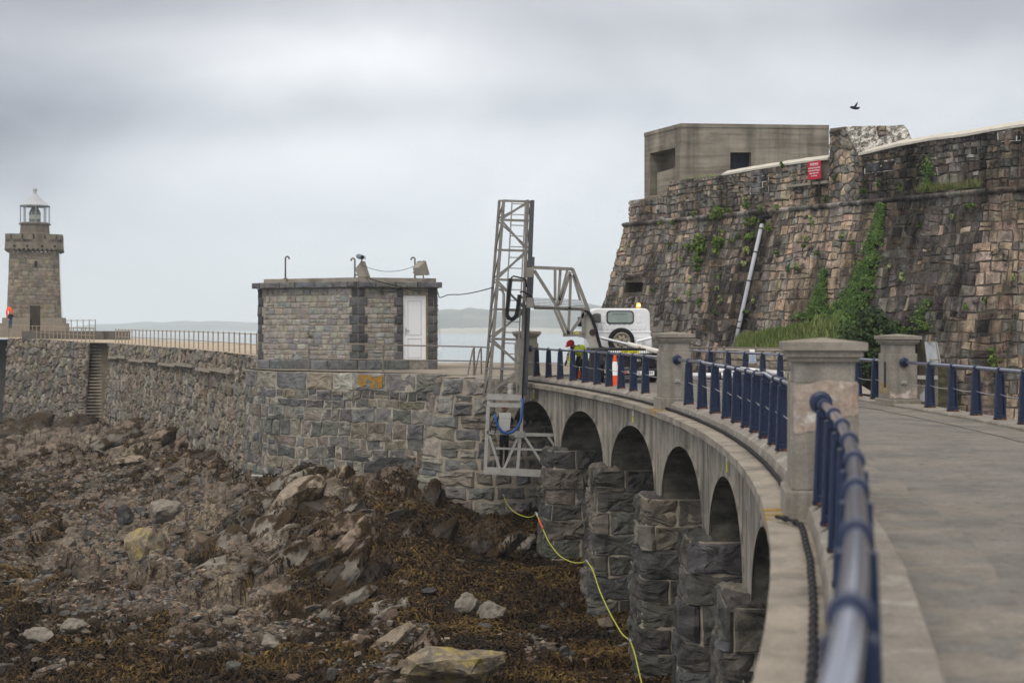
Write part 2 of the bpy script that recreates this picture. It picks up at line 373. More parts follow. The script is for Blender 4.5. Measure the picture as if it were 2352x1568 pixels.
def polysurf(pts, batter, ztop, side=1, slope=None):   # pts [(x, y)] along the top; v goes down
    P2 = [Vector((p[0], p[1], 0)) for p in pts]; Ls = [0]
    for a, b in zip(P2, P2[1:]): Ls.append(Ls[-1] + (b - a).length)
    ns = []
    for i in range(len(P2)):
        d = (P2[min(i + 1, len(P2) - 1)] - P2[max(i - 1, 0)]).normalized(); ns.append(Vector((d.y, -d.x, 0)) * side)
    zs = ztop if isinstance(ztop, (list, tuple)) else [ztop] * len(P2)
    def s(u, v, d):
        u = min(max(u, 0), Ls[-1]); i = 0
        while i < len(Ls) - 2 and Ls[i + 1] < u: i += 1
        t = (u - Ls[i]) / (Ls[i + 1] - Ls[i]); p = P2[i].lerp(P2[i + 1], t); n = ns[i].lerp(ns[i + 1], t).normalized()
        return p + n * (batter * v + d) + Vector((0, 0, zs[i] + (zs[i + 1] - zs[i]) * t - v))
    return s, Ls[-1]
def palette(cols, var=.18):
    def f(u, v, r):
        c = r.choice(cols); k = 1 + r.uniform(-var, var); return tuple(max(.01, x * k * (1 + r.uniform(-.05, .05))) for x in c)
    return f
# ---------------------------------------------------------------- ground sheet of the foreshore (built in world metres)
ctrl = []      # (x, y, z, weed)
def cp(px, py, z, w):
    D = F * (CZ - z) / (py - 752); ctrl.append(((px - 1176) / F * D, D, z, w))
for a in [(0,1568,-6.3,.75),(500,1568,-6.3,.8),(820,1568,-6.2,.5),(1060,1568,-5.9,.5),(1300,1568,-6.0,.9),(1450,1568,-6.2,.9),
          (0,1350,-6.1,.75),(250,1350,-6.0,.55),(600,1440,-6.05,.55),(450,1300,-5.75,.15),(330,1250,-5.7,.15),(100,1180,-5.7,.6),(0,1080,-5.4,.6),(200,1080,-5.3,.55),(350,1150,-5.4,.25),
          (20,960,-4.9,.6),(230,965,-4.8,.5),(0,1000,-5.1,.55),(300,1000,-4.5,.3),(370,960,-4.0,.4),(460,935,-3.0,.75),(540,960,-3.3,.7),(420,1030,-4.6,.2),(520,1050,-4.2,.5),(480,1150,-5.2,.3),(560,1075,-4.2,.5),(560,1000,-3.6,.6),
          (600,1085,-4.2,.5),(700,1082,-4.0,.3),(800,1082,-3.9,.3),(920,1055,-3.3,.1),(1000,1075,-3.6,.5),(1040,1120,-4.2,.8),(1060,1190,-4.9,.8),(1200,1190,-5.0,.8),
          (560,1150,-4.6,.4),(520,1235,-5.3,.45),(650,1180,-4.5,.3),(760,1150,-4.15,.3),(900,1150,-4.1,.55),(1000,1200,-4.6,.8),(680,1300,-5.3,.4),(800,1240,-4.6,.6),(900,1300,-5.1,.8),(820,1350,-5.6,.6),(750,1420,-6.0,.45),(950,1400,-5.7,.9),(1100,1300,-5.3,.95),(1250,1290,-5.75,.9),(1150,1430,-5.9,.95),(1350,1400,-6.05,.9),(1060,1500,-5.6,.6)]: cp(*a)
ctrl += [(8,30,-5,.5),(8,45,-3.4,.4),(12,30,-3.2,.4),(14,40,-3,.3),(10,50,-1.6,.3),(3,8,-6.3,.8),(-8,15,-6.5,.8),(-20,20,-6.6,.7),(5,20,-6.2,.8),(3.4,36,-6.1,.9),(-45,70,-5.8,.6),(-60,95,-6.2,.5),(-30,125,-7.2,.5),(-5,80,-7,.5),(20,60,-1.5,.3),(30,20,-3.5,.4),(-60,140,-7.8,.5),(10,95,-7.8,.5),(40,100,-6,.3),(-40,30,-6.6,.7)]
CT = np.array(ctrl); 
def tps_fit(vals, lam=.02):
    n = len(CT); X = CT[:, :2]; d = np.sqrt(((X[:, None] - X[None]) ** 2).sum(-1)); K = np.where(d > 0, d * d * np.log(d + 1e-9), 0) + lam * np.eye(n) * 50
    Pm = np.c_[np.ones(n), X]; A = np.block([[K, Pm], [Pm.T, np.zeros((3, 3))]])
    return np.linalg.solve(A, np.r_[vals, 0, 0, 0])
wz = tps_fit(CT[:, 2]); ww_ = tps_fit(CT[:, 3], 1.0)
def tps_eval(wt, Q):
    out = np.zeros(len(Q))
    for i in range(0, len(Q), 20000):
        q = Q[i:i + 20000]; d = np.sqrt(((q[:, None] - CT[None, :, :2]) ** 2).sum(-1)); K = np.where(d > 0, d * d * np.log(d + 1e-9), 0)
        out[i:i + 20000] = K @ wt[:-3] + wt[-3] + q @ wt[-2:]
    return out
def rocky(x, y, w):      # craggy relief: dipping slabs and blocks
    amp = .26 + 1.25 * max(0, .46 - abs(w - .3))
    p = Vector((x, y, 0)); h = 0
    sx = x * .8 + y * .35; sy = y * .45 - x * .25
    for sc, a in ((.50, .9), (1.2, .5), (2.6, .16)):
        d, pts = noise.voronoi(Vector((sx * sc, sy * sc * 1.6, 1.7 * sc)))
        c = pts[0]; k = noise.cell(c * 7.3)
        g = ((sx * sc - c.x) * (noise.cell(c * 3.1)) + (sy * sc * 1.6 - c.y) * (noise.cell(c * 5.7))) * .9
        h += a * (k * .45 + g * .6 - .35 * max(0, .12 - (d[1] - d[0])) * 5)
    h += .35 * noise.fractal(Vector((x * .9, y * .9, 3)), 1.0, 2.1, 5)
    return h * amp
gx = np.concatenate([np.linspace(-900, -150, 24)[:-1], np.linspace(-150, 1500, 420), np.linspace(1500, 2900, 60)[1:]])
gy = np.concatenate([np.linspace(4, 20, 14)[:-1], np.exp(np.linspace(math.log(20), math.log(78), 380)), np.linspace(78, 150, 80)[1:]])
GXX, GYY = np.meshgrid((gx - 1176) / F, gy); Q = np.c_[(GXX * GYY).ravel(), GYY.ravel()]
TZ = tps_eval(wz, Q); TW = np.clip(tps_eval(ww_, Q), 0, 1)
TZ = np.minimum(TZ, -1.2)
for i in range(len(Q)):
    x, y = Q[i]
    TZ[i] += rocky(x, y, TW[i]) - .05 - .5 * max(0, .46 - abs(TW[i] - .3))
TZ = TZ.reshape(GXX.shape); TWW = TW.reshape(GXX.shape)
def tz_at(x, y):
    k = x / y * F + 1176; i = np.searchsorted(gx, k) - 1; j = np.searchsorted(gy, y) - 1
    i = min(max(i, 0), len(gx) - 2); j = min(max(j, 0), len(gy) - 2)
    a = (k - gx[i]) / (gx[i + 1] - gx[i]); b = (y - gy[j]) / (gy[j + 1] - gy[j])
    h = lambda G: float((G[j, i] * (1 - a) + G[j, i + 1] * a) * (1 - b) + (G[j + 1, i] * (1 - a) + G[j + 1, i + 1] * a) * b)
    return h(TZ), h(TWW)
nX, nY = len(gx), len(gy)
g = MB(); g.v = np.c_[Q, TZ.ravel()].tolist(); g.f = [(j * nX + i, j * nX + i + 1, (j + 1) * nX + i + 1, (j + 1) * nX + i) for j in range(nY - 1) for i in range(nX - 1)]
def gravel_at(x, y, z):
    kx, ky = x / y * F + 1176, 752 + (CZ - z) / y * F
    return min(1, sum(a * math.exp(-((kx - cx_) / rx) ** 2 - ((ky - cy_) / ry) ** 2) for cx_, cy_, rx, ry, a in ((400, 1165, 130, 40, .8), (440, 1215, 60, 60, 1), (400, 1300, 160, 45, .9), (250, 1250, 140, 50, .6), (560, 1370, 130, 35, .8), (640, 1430, 160, 35, .7), (300, 1400, 200, 40, .4), (180, 1090, 160, 30, .5), (900, 1470, 140, 40, .5))))
TG = [gravel_at(Q[i, 0], Q[i, 1], TZ.ravel()[i]) for i in range(len(Q))]
g.c = [(float(w), float(q), 0) for w, q in zip(TW, TG)]; g.mi = [0] * len(g.f)
def ground_mat():
    m = bpy.data.materials.new('foreshore_rock'); m.use_nodes = True; t = m.node_tree; b = t.nodes['Principled BSDF']
    v = N(t, 'ShaderNodeTexCoord').outputs['Object']
    at = N(t, 'ShaderNodeAttribute', attribute_name='Col'); sp = N(t, 'ShaderNodeSeparateColor'); L(t, at.outputs['Color'], sp.inputs[0])
    slab = noise_(t, mapping(t, v, (1, .6, 1.4), (0, 0, 0), (.3, .2, .4)), .9, 6, .6, .5)
    rock = ramp(t, slab, [(.30, (.05, .043, .036)), (.45, (.13, .107, .084)), (.55, (.185, .14, .108)), (.66, (.155, .142, .125)), (.8, (.25, .21, .165))])
    n2 = noise_(t, v, 7, 8, .7, .2); rock = mixc(t, 1.0, rock, ramp(t, n2, [(.3, (.45, .45, .45)), (.5, (1, 1, 1)), (.72, (1.5, 1.47, 1.4))]), 'MULTIPLY')
    vo = N(t, 'ShaderNodeTexVoronoi', feature='DISTANCE_TO_EDGE'); L(t, mapping(t, v, (1, .5, 1.3), (0, 0, 0), (.5, .3, .5)), vo.inputs['Vector']); vo.inputs['Scale'].default_value = 1.6
    rock = mixc(t, ramp(t, vo.outputs['Distance'], [(0, (.6, .6, .6)), (.035, (0, 0, 0))]), rock, (.03, .027, .024))
    vs = N(t, 'ShaderNodeTexVoronoi'); L(t, v, vs.inputs['Vector']); vs.inputs['Scale'].default_value = 7
    bw = N(t, 'ShaderNodeRGBToBW'); L(t, vs.outputs['Color'], bw.inputs[0]); peb = mixc(t, 1.0, ramp(t, noise_(t, v, 30, 3), [(.3, (.12, .107, .093)), (.7, (.36, .31, .25))]), ramp(t, bw.outputs[0], [(.2, (.5, .5, .5)), (.8, (1.3, 1.27, 1.2))]), 'MULTIPLY')
    rock = mixc(t, ramp(t, noise_(t, v, .6, 4), [(.52, (0, 0, 0)), (.66, (.8, .8, .8))]), rock, peb)
    gm_ = math_(t, 'ADD', sp.outputs[1], math_(t, 'MULTIPLY', math_(t, 'SUBTRACT', noise_(t, v, 2.2, 6, .7), .5), .9)); rock = mixc(t, ramp(t, gm_, [(.38, (0, 0, 0)), (.6, (1, 1, 1))]), rock, mixc(t, 1.0, peb, (.82, .77, .71), 'MULTIPLY'))
    weed = ramp(t, noise_(t, v, 5, 8, .75, .5), [(.25, (.009, .007, .005)), (.5, (.030, .020, .011)), (.62, (.06, .038, .016)), (.8, (.10, .062, .022))])
    wn = math_(t, 'ADD', math_(t, 'MULTIPLY', sp.outputs[0], .62), math_(t, 'MULTIPLY', noise_(t, v, 1.1, 8, .7, .4), 1.0))
    msk = ramp(t, wn, [(.76, (0, 0, 0)), (.90, (1, 1, 1))])
    L(t, mixc(t, msk, rock, weed), b.inputs['Base Color']); b.inputs['Roughness'].default_value = .88; b.inputs['Specular IOR Level'].default_value = .12
    bp = N(t, 'ShaderNodeBump'); bp.inputs['Strength'].default_value = .9; bp.inputs['Distance'].default_value = .12
    L(t, noise_(t, v, 9, 9, .72, .2), bp.inputs['Height']); L(t, bp.outputs[0], b.inputs['Normal']); return m
ground = g.obj('ground', ground_mat()); tag(ground, 'rocky foreshore with seaweed and gravel', None, None, 'structure')
m_weed = M('seaweed', None, .3, 2, rough=.7, spec=.12)
m_peb = M('loose_stones', None, .3, 9, rough=.85, bump=.3, bscale=30)
def weed_p(x, y, w):
    return .66 * w + .53 + .55 * noise.fractal(Vector((x * .55, y * .4, 7)), 1, 2, 4) + .25 * noise.noise(Vector((x * 2.2, y * 2.2, 1)))
def scatter(n, px0, px1, d0, d1):
    for _ in range(n):
        k = rnd.uniform(px0, px1); y = math.exp(rnd.uniform(math.log(d0), math.log(d1))); yield (k - 1176) / F * y, y
wm = MB()
def proj(x, y, z): return x / y * F + 1176, 752 + (CZ - z) / y * F
WCOL = [(.014, .009, .006), (.030, .018, .009), (.06, .036, .013), (.085, .052, .016), (.13, .088, .026)]
for x, y in scatter(185000, -80, 1640, 27, 84):
    z, w = tz_at(x, y)
    if weed_p(x, y, w) - .55 * gravel_at(x, y, z) < .86: continue
    zx, zy = tz_at(x + .5, y)[0] - z, tz_at(x, y + .5)[0] - z; gx_, gy_ = -zx + rnd.gauss(0, .22), -zy + rnd.gauss(0, .22); l_ = math.hypot(gx_, gy_) or 1; gx_, gy_ = gx_ / l_, gy_ / l_
    tone = noise.noise(Vector((x * .5, y * .5, 20))) * 2.6 + noise.noise(Vector((x * 2.1, y * 2.1, 4))) * 1.4
    col = WCOL[min(4, max(0, int(1.9 + tone + rnd.gauss(0, .8))))]; k = (y / 42) ** .5 * rnd.uniform(.7, 1.35); kk = rnd.uniform(.7, 1.35); col = tuple(c * kk for c in col)
    vs = []; px_, py_ = x, y; sx_, sy_ = -gy_, gx_; ph = rnd.uniform(0, 6)
    for q in range(4):
        wd = (.016, .026, .02, .006)[q] * k; zz = (tz_at(px_, py_)[0] if q else z) + (.01, .05, .05, .0)[q] * k + rnd.uniform(0, .025)
        vs += [(px_ - sx_ * wd, py_ - sy_ * wd, zz), (px_ + sx_ * wd, py_ + sy_ * wd, zz + rnd.uniform(-.02, .02))]
        st_ = .062 * k; px_ += (gx_ + .5 * math.sin(ph + q)) * st_; py_ += (gy_ + .5 * math.cos(ph + q)) * st_
    wm.add(vs, [(0, 1, 3, 2), (2, 3, 5, 4), (4, 5, 7, 6)], col)
def rockv(seed, flat=.7, cuts=12):
    r = random.Random(seed); bm = bmesh.new(); bmesh.ops.create_icosphere(bm, subdivisions=2, radius=1)
    pl = [(Vector((r.gauss(0, 1), r.gauss(0, 1), r.gauss(0, .8))).normalized(), r.uniform(.42, .78)) for _ in range(cuts)]
    for v in bm.verts:
        for n, d in pl:
            e = v.co.dot(n) - d
            if e > 0: v.co -= n * e
        v.co += v.co.normalized() * .05 * noise.noise(v.co * 3 + Vector((seed, 0, 0))); v.co.z *= flat
    vs = [v.co.copy() for v in bm.verts]; fs = [tuple(v.index for v in f.verts) for f in bm.faces]; bm.free(); return vs, fs
def rockv_small(seed):
    r = random.Random(seed); vs = [Vector((x * r.uniform(.6, 1), y * r.uniform(.6, 1), z * r.uniform(.4, .8))) for x in (-1, 1) for y in (-1, 1) for z in (-1, 1)]
    return vs, [(0, 1, 3, 2), (4, 6, 7, 5), (0, 4, 5, 1), (2, 3, 7, 6), (0, 2, 6, 4), (1, 5, 7, 3)]
SCOL = [(.115, .108, .10), (.16, .138, .115), (.185, .135, .10), (.075, .07, .066), (.215, .178, .138), (.15, .108, .083), (.118, .115, .108)]
peb = MB(); tmpl = [rockv_small(i) for i in range(14)]
for x, y in scatter(42000, -60, 1500, 28, 78):
    z, w = tz_at(x, y); p = weed_p(x, y, w)
    if rnd.random() < (p - .55 - .5 * gravel_at(x, y, z)) * 2.4: continue
    kx, ky = proj(x, y, z)
    if (kx > 470 and ky < 1400) or ky < 1075:
        if noise.noise(Vector((x * .7, y * .7, 12))) < .22: continue
    vs, fs = rnd.choice(tmpl); r_ = rnd.choice((.025, .035, .045, .06, .09)) * (y / 42) ** .5; a = Matrix.Rotation(rnd.uniform(0, 6.3), 3, 'Z') @ Matrix.Rotation(rnd.uniform(-.5, .5), 3, 'X')
    c = rnd.choice(SCOL); k = rnd.uniform(.65, 1.25)
    peb.add([a @ (v * r_) + Vector((x, y, z + r_ * .2)) for v in vs], fs, tuple(t * k for t in c))
po = peb.obj('gravel', m_peb); tag(po, 'small grey and tan stones strewn over the foreshore', None, None, 'stuff')
protos = []
for i in range(12):
    vs, fs = rockv(30 + i, rnd.uniform(.5, .8)); mb = MB(); mb.add(vs, fs, tuple(t * .72 for t in SCOL[i % len(SCOL)]))
    me_o = mb.obj('boulder', m_stone); protos.append(me_o)
nb = 0; seen = []
for x, y in scatter(6000, 0, 1420, 31, 66):
    if nb >= 190: break
    k = x / y * F + 1176; z, w = tz_at(x, y); py = 752 + (CZ - z) / y * F
    if py > 1566 or py < 965: continue
    if k > 560 and py < 1400 and rnd.random() < .75: continue
    if k > 1000 and rnd.random() < .7: continue
    if any((x - a) ** 2 + (y - b) ** 2 < .35 for a, b in seen): continue
    seen.append((x, y))
    o = protos[nb] if nb < 12 else protos[nb % 12].copy()
    if nb >= 12: COL.objects.link(o)
    s = rnd.choice((.11, .14, .17, .2, .24, .30)) * (1.15 if y > 50 else 1); o.location = (x, y, z + s * .25); o.rotation_euler = (rnd.uniform(-.3, .3), rnd.uniform(-.3, .3), rnd.uniform(0, 6)); o.scale = (s * rnd.uniform(.9, 1.5), s, s)
    tag(o, 'loose angular grey or tan stone lying among seaweed on the foreshore', 'rock', 'loose stones on the foreshore'); nb += 1
m_lr = M('yellow_lichen_rock', (.22, .18, .125), .45, 3, col2=(.12, .105, .085), c2s=2.6, c2t=.52, col3=(.29, .235, .085), c3s=2.4, c3t=.57, c3w=.07, bump=.9, bscale=8, fine=.25)
def bigrock(px, py, D, sx, sy, sz, seed, label, rot=(0, 0, 0), mat=None):
    vs, fs = rockv(seed, 1, 9); mb = MB(); R = Matrix.Rotation(rot[2], 3, 'Z') @ Matrix.Rotation(rot[1], 3, 'Y')
    c = P(px, py, D); mb.add([R @ Vector((v.x * sx, v.y * sy, v.z * sz)) + c for v in vs], fs, (.2, .18, .15))
    o = mb.obj('boulder', mat or m_lr, loc=c); sb = o.modifiers.new('s', 'SUBSURF'); sb.levels = sb.render_levels = 2; sb.subdivision_type = 'SIMPLE'
    tx = bpy.data.textures.new('rk', 'CLOUDS'); tx.noise_scale = .35; d = o.modifiers.new('d', 'DISPLACE'); d.texture = tx; d.strength = .16
    tag(o, label, 'boulder'); return o
bigrock(332, 1246, 49.2, 1.08, .8, .85, 5, 'large boulder covered in yellow-green lichen on the gravel bank', (0, -.35, .3))
bigrock(1055, 1532, 30.8, 1.30, .9, .72, 8, 'broad pale boulder blotched with bright yellow lichen under the bridge piers', (0, -.1, .2))
m_dr = M('dark_wet_rock', (.06, .058, .058), .35, 3, col2=(.12, .115, .11), c2s=2, c2t=.58, bump=.8, fine=.2)
bigrock(905, 1080, 55.4, 1.25, .7, .62, 3, 'dark rounded rock at the foot of the bastion wall with a yellow cap', (0, 0, 0), m_dr)
for i, (px, py, D, sx, sy, sz, lb) in enumerate([(290, 1182, 53, .42, .4, .42, 'dark round boulder beside the grey boulder above the gravel bank'), (375, 1172, 53.5, .95, .6, .6, 'wide grey boulder behind the lichen covered boulder'), (1075, 1385, 38.5, .55, .4, .33, 'pinkish angular rock poking out of the seaweed slope'), (1130, 1410, 38, .6, .45, .4, 'grey split rock beside the pinkish rock in the seaweed'), (620, 1480, 35.5, .5, .42, .3, 'reddish tan boulder at the bottom of the seaweed slope'), (160, 1440, 37.3, .5, .3, .22, 'long tan slab among the brown weed'), (95, 1460, 36.5, .48, .35, .2, 'flat reddish slab among the brown weed')]):
    bigrock(px, py, D, sx, sy, sz, 60 + i, lb, (0, rnd.uniform(-.2, .2), rnd.uniform(0, 3)), [m_dr, m_stone, m_stone, m_stone, m_stone, m_stone, m_stone][i])
m_slab = M('outcrop_rock', None, .38, 2.2, col2=(.05, .046, .042), c2s=1.1, c2t=.6, c2w=.08, col3=(.045, .03, .016), c3s=1.3, c3t=.53, c3w=.05, bump=1.0, bscale=6, rough=.8, fine=.3)
slabs = []; SLABF = []
def outcrop(px, py, z, ln, th, col, seed, lean=1.0):
    D = F * (CZ - z) / (py - 752); vs, fs = rockv(seed, 1, 14); r = random.Random(seed)
    R = Matrix.Rotation(r.uniform(-.35, .35) + .15, 3, 'Z') @ Matrix.Rotation(-(.75 * lean + r.uniform(-.2, .25)), 3, 'Y') @ Matrix.Rotation(r.uniform(-.5, .5), 3, 'X')
    c = PX(px, D, z); k = r.uniform(.8, 1.2); mb = MB(); mb.add([R @ Vector((v.x * ln, v.y * th * 1.6, v.z * th)) + c for v in vs], fs, tuple(x * k for x in col))
    o = mb.obj('outcrop_rock', m_slab, loc=c); sb = o.modifiers.new('s', 'SUBSURF'); sb.subdivision_type = 'SIMPLE'; sb.levels = sb.render_levels = 2
    d = o.modifiers.new('d', 'DISPLACE'); d.texture = rk_tex; d.strength = .22; d.mid_level = .5; d.texture_coords = 'GLOBAL'
    wv_ = [R @ Vector((v.x * ln, v.y * th * 1.6, v.z * th)) + c for v in vs]; SLABF.extend([(wv_[f[0]], wv_[f[1]], wv_[f[2]]) for f in fs])
    tag(o, 'slanting weathered rock slab of the outcrop below the bastion', 'rock', 'slanting rock slabs of the outcrop'); slabs.append(o)
rk_tex = bpy.data.textures.new('rk2', 'CLOUDS'); rk_tex.noise_scale = .5; rk_tex.noise_depth = 4
GRY, PNK, DRK, TAN_ = (.17, .153, .13), (.20, .152, .118), (.06, .05, .042), (.225, .185, .14)
ro = random.Random(77)
for px, py, z, ln, th, col in [(700, 1120, -4.1, 1.1, .5, GRY), (770, 1125, -4.05, 1.0, .5, TAN_), (640, 1135, -4.4, 1.0, .45, GRY), (850, 1120, -4.0, 1.1, .5, PNK), (590, 1170, -4.75, 1.0, .45, GRY), (545, 1215, -5.0, 1.0, .4, GRY), (660, 1190, -4.65, 1.3, .5, TAN_), (730, 1180, -4.45, 1.0, .5, DRK), (800, 1185, -4.4, 1.0, .45, GRY), (610, 1235, -5.05, 1.2, .45, GRY), (690, 1240, -4.85, 1.1, .4, DRK), (500, 1265, -5.35, 1.1, .42, GRY), (570, 1285, -5.4, .9, .38, TAN_), (640, 1300, -5.35, .9, .36, GRY), (560, 1330, -5.6, .8, .34, GRY), (480, 1300, -5.6, .7, .3, GRY), (760, 1240, -4.75, 1.3, .42, PNK), (800, 1260, -4.85, 1.3, .4, PNK), (835, 1230, -4.6, .9, .35, DRK), (790, 1320, -5.25, 1.0, .35, GRY), (720, 1300, -5.2, .8, .35, DRK), (840, 1330, -5.4, .8, .3, DRK), (930, 1130, -4.1, .8, .4, DRK), (980, 1150, -4.3, .7, .35, DRK), (900, 1190, -4.4, .9, .3, DRK), (1000, 1240, -4.8, .8, .28, DRK), (1080, 1250, -4.95, .9, .28, DRK), (1150, 1260, -5.1, .8, .26, GRY), (930, 1250, -4.85, .9, .3, GRY), (850, 1420, -5.85, .9, .3, GRY), (800, 1380, -5.7, .8, .3, GRY), (880, 1480, -5.95, .8, .26, TAN_), (980, 1500, -5.8, .8, .28, PNK),
        (300, 985, -4.35, 1.5, .6, PNK), (345, 970, -4.1, 1.5, .6, TAN_), (400, 965, -3.8, 1.6, .6, DRK), (455, 955, -3.3, 1.4, .55, DRK), (500, 975, -3.55, 1.4, .55, DRK), (380, 1010, -4.4, 1.5, .55, PNK), (440, 1020, -4.35, 1.4, .5, PNK), (330, 1030, -4.75, 1.4, .5, TAN_), (400, 1060, -4.9, 1.3, .5, PNK), (470, 1060, -4.6, 1.2, .5, DRK), (520, 1020, -4.1, 1.2, .5, DRK), (545, 1050, -4.25, 1.1, .45, DRK), (260, 1010, -4.7, 1.3, .5, GRY), (300, 1060, -5.0, 1.3, .45, TAN_), (430, 1100, -5.1, 1.1, .45, TAN_), (360, 1110, -5.25, 1.0, .4, PNK), (150, 985, -4.95, 1.4, .5, DRK), (80, 975, -4.95, 1.4, .5, DRK), (210, 975, -4.8, 1.3, .5, DRK), (30, 1000, -5.1, 1.2, .45, DRK), (120, 1030, -5.25, 1.2, .4, PNK)]:
    outcrop(px, py + 8, z - (.50 if py < 1150 and px > 520 else .20), ln * ro.uniform(1.3, 1.8), th * 1.7, col, ro.randrange(9999), 1.0 if px > 470 or py > 1090 else .55)
    if px > 470 and py < 1350: outcrop(px + ro.uniform(-38, 38), py + ro.uniform(2, 34), z - .55, ln * ro.uniform(1.1, 1.6), th * 1.7, ro.choice((GRY, DRK, col)), ro.randrange(9999))
for a, b, c in SLABF:
    n_ = (b - a).cross(c - a); ar = n_.length / 2; n_ = n_.normalized()
    if n_.z < 0: n_ = -n_
    if n_.z < .12: continue
    m_ = (a + b + c) / 3; kx, ky = proj(m_.x, m_.y, m_.z)
    th_ = .20 - (.35 if kx > 860 else 0) - (.1 if ky > 1230 else 0)
    for _ in range(int(ar * 110)):
        u, v = rnd.random(), rnd.random()
        if u + v > 1: u, v = 1 - u, 1 - v
        p = a + (b - a) * u + (c - a) * v
        if noise.noise(p * .95) + .4 * noise.noise(p * 2.7) < th_: continue
        dn = (Vector((0, 0, -1)) + n_ * n_.z + Vector((rnd.gauss(0, .3), rnd.gauss(0, .3), 0))).normalized(); sd_ = dn.cross(n_).normalized(); L_ = rnd.uniform(.12, .26)
        tone = noise.noise(p * .5 + Vector((0, 0, 20))) * 2.4; col = WCOL[min(4, max(0, int(1.5 + tone + rnd.gauss(0, .8))))]; kk = rnd.uniform(.7, 1.3)
        vs = []
        for q in range(3): o_ = p + dn * L_ * q / 2 + n_ * (.05, .10, .04)[q]; w_ = (.02, .026, .008)[q]; vs += [o_ - sd_ * w_, o_ + sd_ * w_]
        wm.add(vs, [(0, 1, 3, 2), (2, 3, 5, 4)], tuple(t * kk for t in col))
so = wm.obj('seaweed', m_weed); tag(so, 'brown bladderwrack seaweed draped over the foreshore rocks', None, None, 'stuff')
# ---------------------------------------------------------------- sea, far islands
sm = MB(); n_ = 60
ys = [88, 120, 200, 400, 900, 2000, 3500, 5200]
rows = []
for y in ys: rows += [[(-1.2 * y - 40 if y > 100 else -200, y, -7.2), (1.2 * y + 40 if y > 100 else 200, y, -7.2)]]
for a, b in zip(rows, rows[1:]): sm.add([a[0], a[1], b[1], b[0]], [(0, 1, 2, 3)])
def sea_mat():
    m = bpy.data.materials.new('sea_water'); m.use_nodes = True; t = m.node_tree; b = t.nodes['Principled BSDF']
    v = N(t, 'ShaderNodeTexCoord').outputs['Object']
    c = ramp(t, noise_(t, mapping(t, v, (.004, .02, 1)), 1, 5, .6), [(.35, (.16, .215, .24)), (.65, (.24, .29, .31))])
    L(t, c, b.inputs['Base Color']); b.inputs['Roughness'].default_value = .22; b.inputs['Specular IOR Level'].default_value = .5
    bp = N(t, 'ShaderNodeBump'); bp.inputs['Strength'].default_value = .3; bp.inputs['Distance'].default_value = .3
    L(t, noise_(t, mapping(t, v, (.25, .5, 1)), 1, 6, .6), bp.inputs['Height']); L(t, bp.outputs[0], b.inputs['Normal']); return m
tag(sm.obj('sea', sea_mat()), 'calm pale sea', None, None, 'structure')
m_isl = M('island_scrub', (.10, .115, .10), .3, .02, col2=(.14, .145, .12), c2s=.01, c2t=.55)
m_sand = M('island_sand', (.36, .33, .27), .15, .02)
def island(name, D, prof, base_z, depth, mat):
    mb = MB(); n = len(prof)
    for k in range(n - 1):
        (x0, y0), (x1, y1) = prof[k], prof[k + 1]
        for i in range(14):
            pass
    xs = np.linspace(prof[0][0], prof[-1][0], 160); hs = np.interp(xs, [p[0] for p in prof], [p[1] for p in prof])
    vs = []; nr = 9
    for i, x in enumerate(xs):
        top = P(x, hs[i], D).z + (noise.noise(Vector((x * .09, 2, D))) * 1.3 + noise.noise(Vector((x * .3, 5, D))) * .7) * (D / 2600)
        top = max(top, base_z + .5)
        for j in range(nr):
            a = PI * j / (nr - 1); h = math.sin(a) ** .6
            vs.append(((x - 1176) / F * D, D - math.cos(a) * depth, base_z - .5 + (top - base_z + .5) * h))
    mb.add(vs, [(i * nr + j, i * nr + j + 1, (i + 1) * nr + j + 1, (i + 1) * nr + j) for i in range(len(xs) - 1) for j in range(nr - 1)])
    o = mb.obj(name, mat); tag(o, 'low hazy island on the horizon', None, None, 'structure'); return o
island('hills', 4000, [(200, 753), (240, 745), (300, 743), (345, 739), (390, 741), (425, 737), (470, 739), (510, 737), (560, 740), (640, 742), (720, 741), (800, 744), (870, 750)], -7.2, 300, m_isl)
island('hills', 2500, [(880, 757), (940, 735), (985, 715), (1030, 709), (1062, 711), (1075, 707), (1086, 706), (1098, 710), (1112, 709), (1150, 716), (1200, 713), (1270, 708), (1320, 700), (1352, 697), (1390, 705), (1450, 712), (1600, 735), (1750, 757)], -7.2, 220, m_isl)
island('hills', 2250, [(900, 762), (960, 755), (1100, 752.5), (1250, 753), (1330, 756), (1400, 761)], -7.2, 60, m_sand)
# ---------------------------------------------------------------- the bridge
def sweep(mb, prof, s0, s1, ds=.5, closed=True, wob=0):
    n = max(1, int(abs(s1 - s0) / ds)); k = len(prof); vs = []
    for i in range(n + 1):
        s = s0 + (s1 - s0) * i / n
        for j, (R, z) in enumerate(prof):
            w = wob * noise.noise(Vector((s * 1.3, j * 3.1, R))) if wob else 0
            vs.append(ring(R + w, s, z + w * .6))
    fs = [(i * k + j, i * k + (j + 1) % k, (i + 1) * k + (j + 1) % k, (i + 1) * k + j) for i in range(n) for j in range(k if closed else k - 1)]
    if closed: fs += [tuple(range(k))[::-1], tuple(range(n * k, n * k + k))]
    mb.add(vs, fs)
S0, S1 = -42.0, 27.2
RF, RB = 87.47, 93.95        # faces of the arch wall
RL, RR = 87.86, 93.35
RNEAR = lambda s: 87.82 + .05 * min(1, max(0, (-21.5 - s) / 3.2))         # lines of the two railings
ZSP = -2.25
arches = [(25.85, 20.3), (19.5, 13.95), (12.95, 7.12), (6.16, .52), (-.46, -5.45), (-6.87, -11.75), (-13.0, -18.3), (-19.6, -24.9), (-26.2, -31.5), (-32.8, -38.1)]
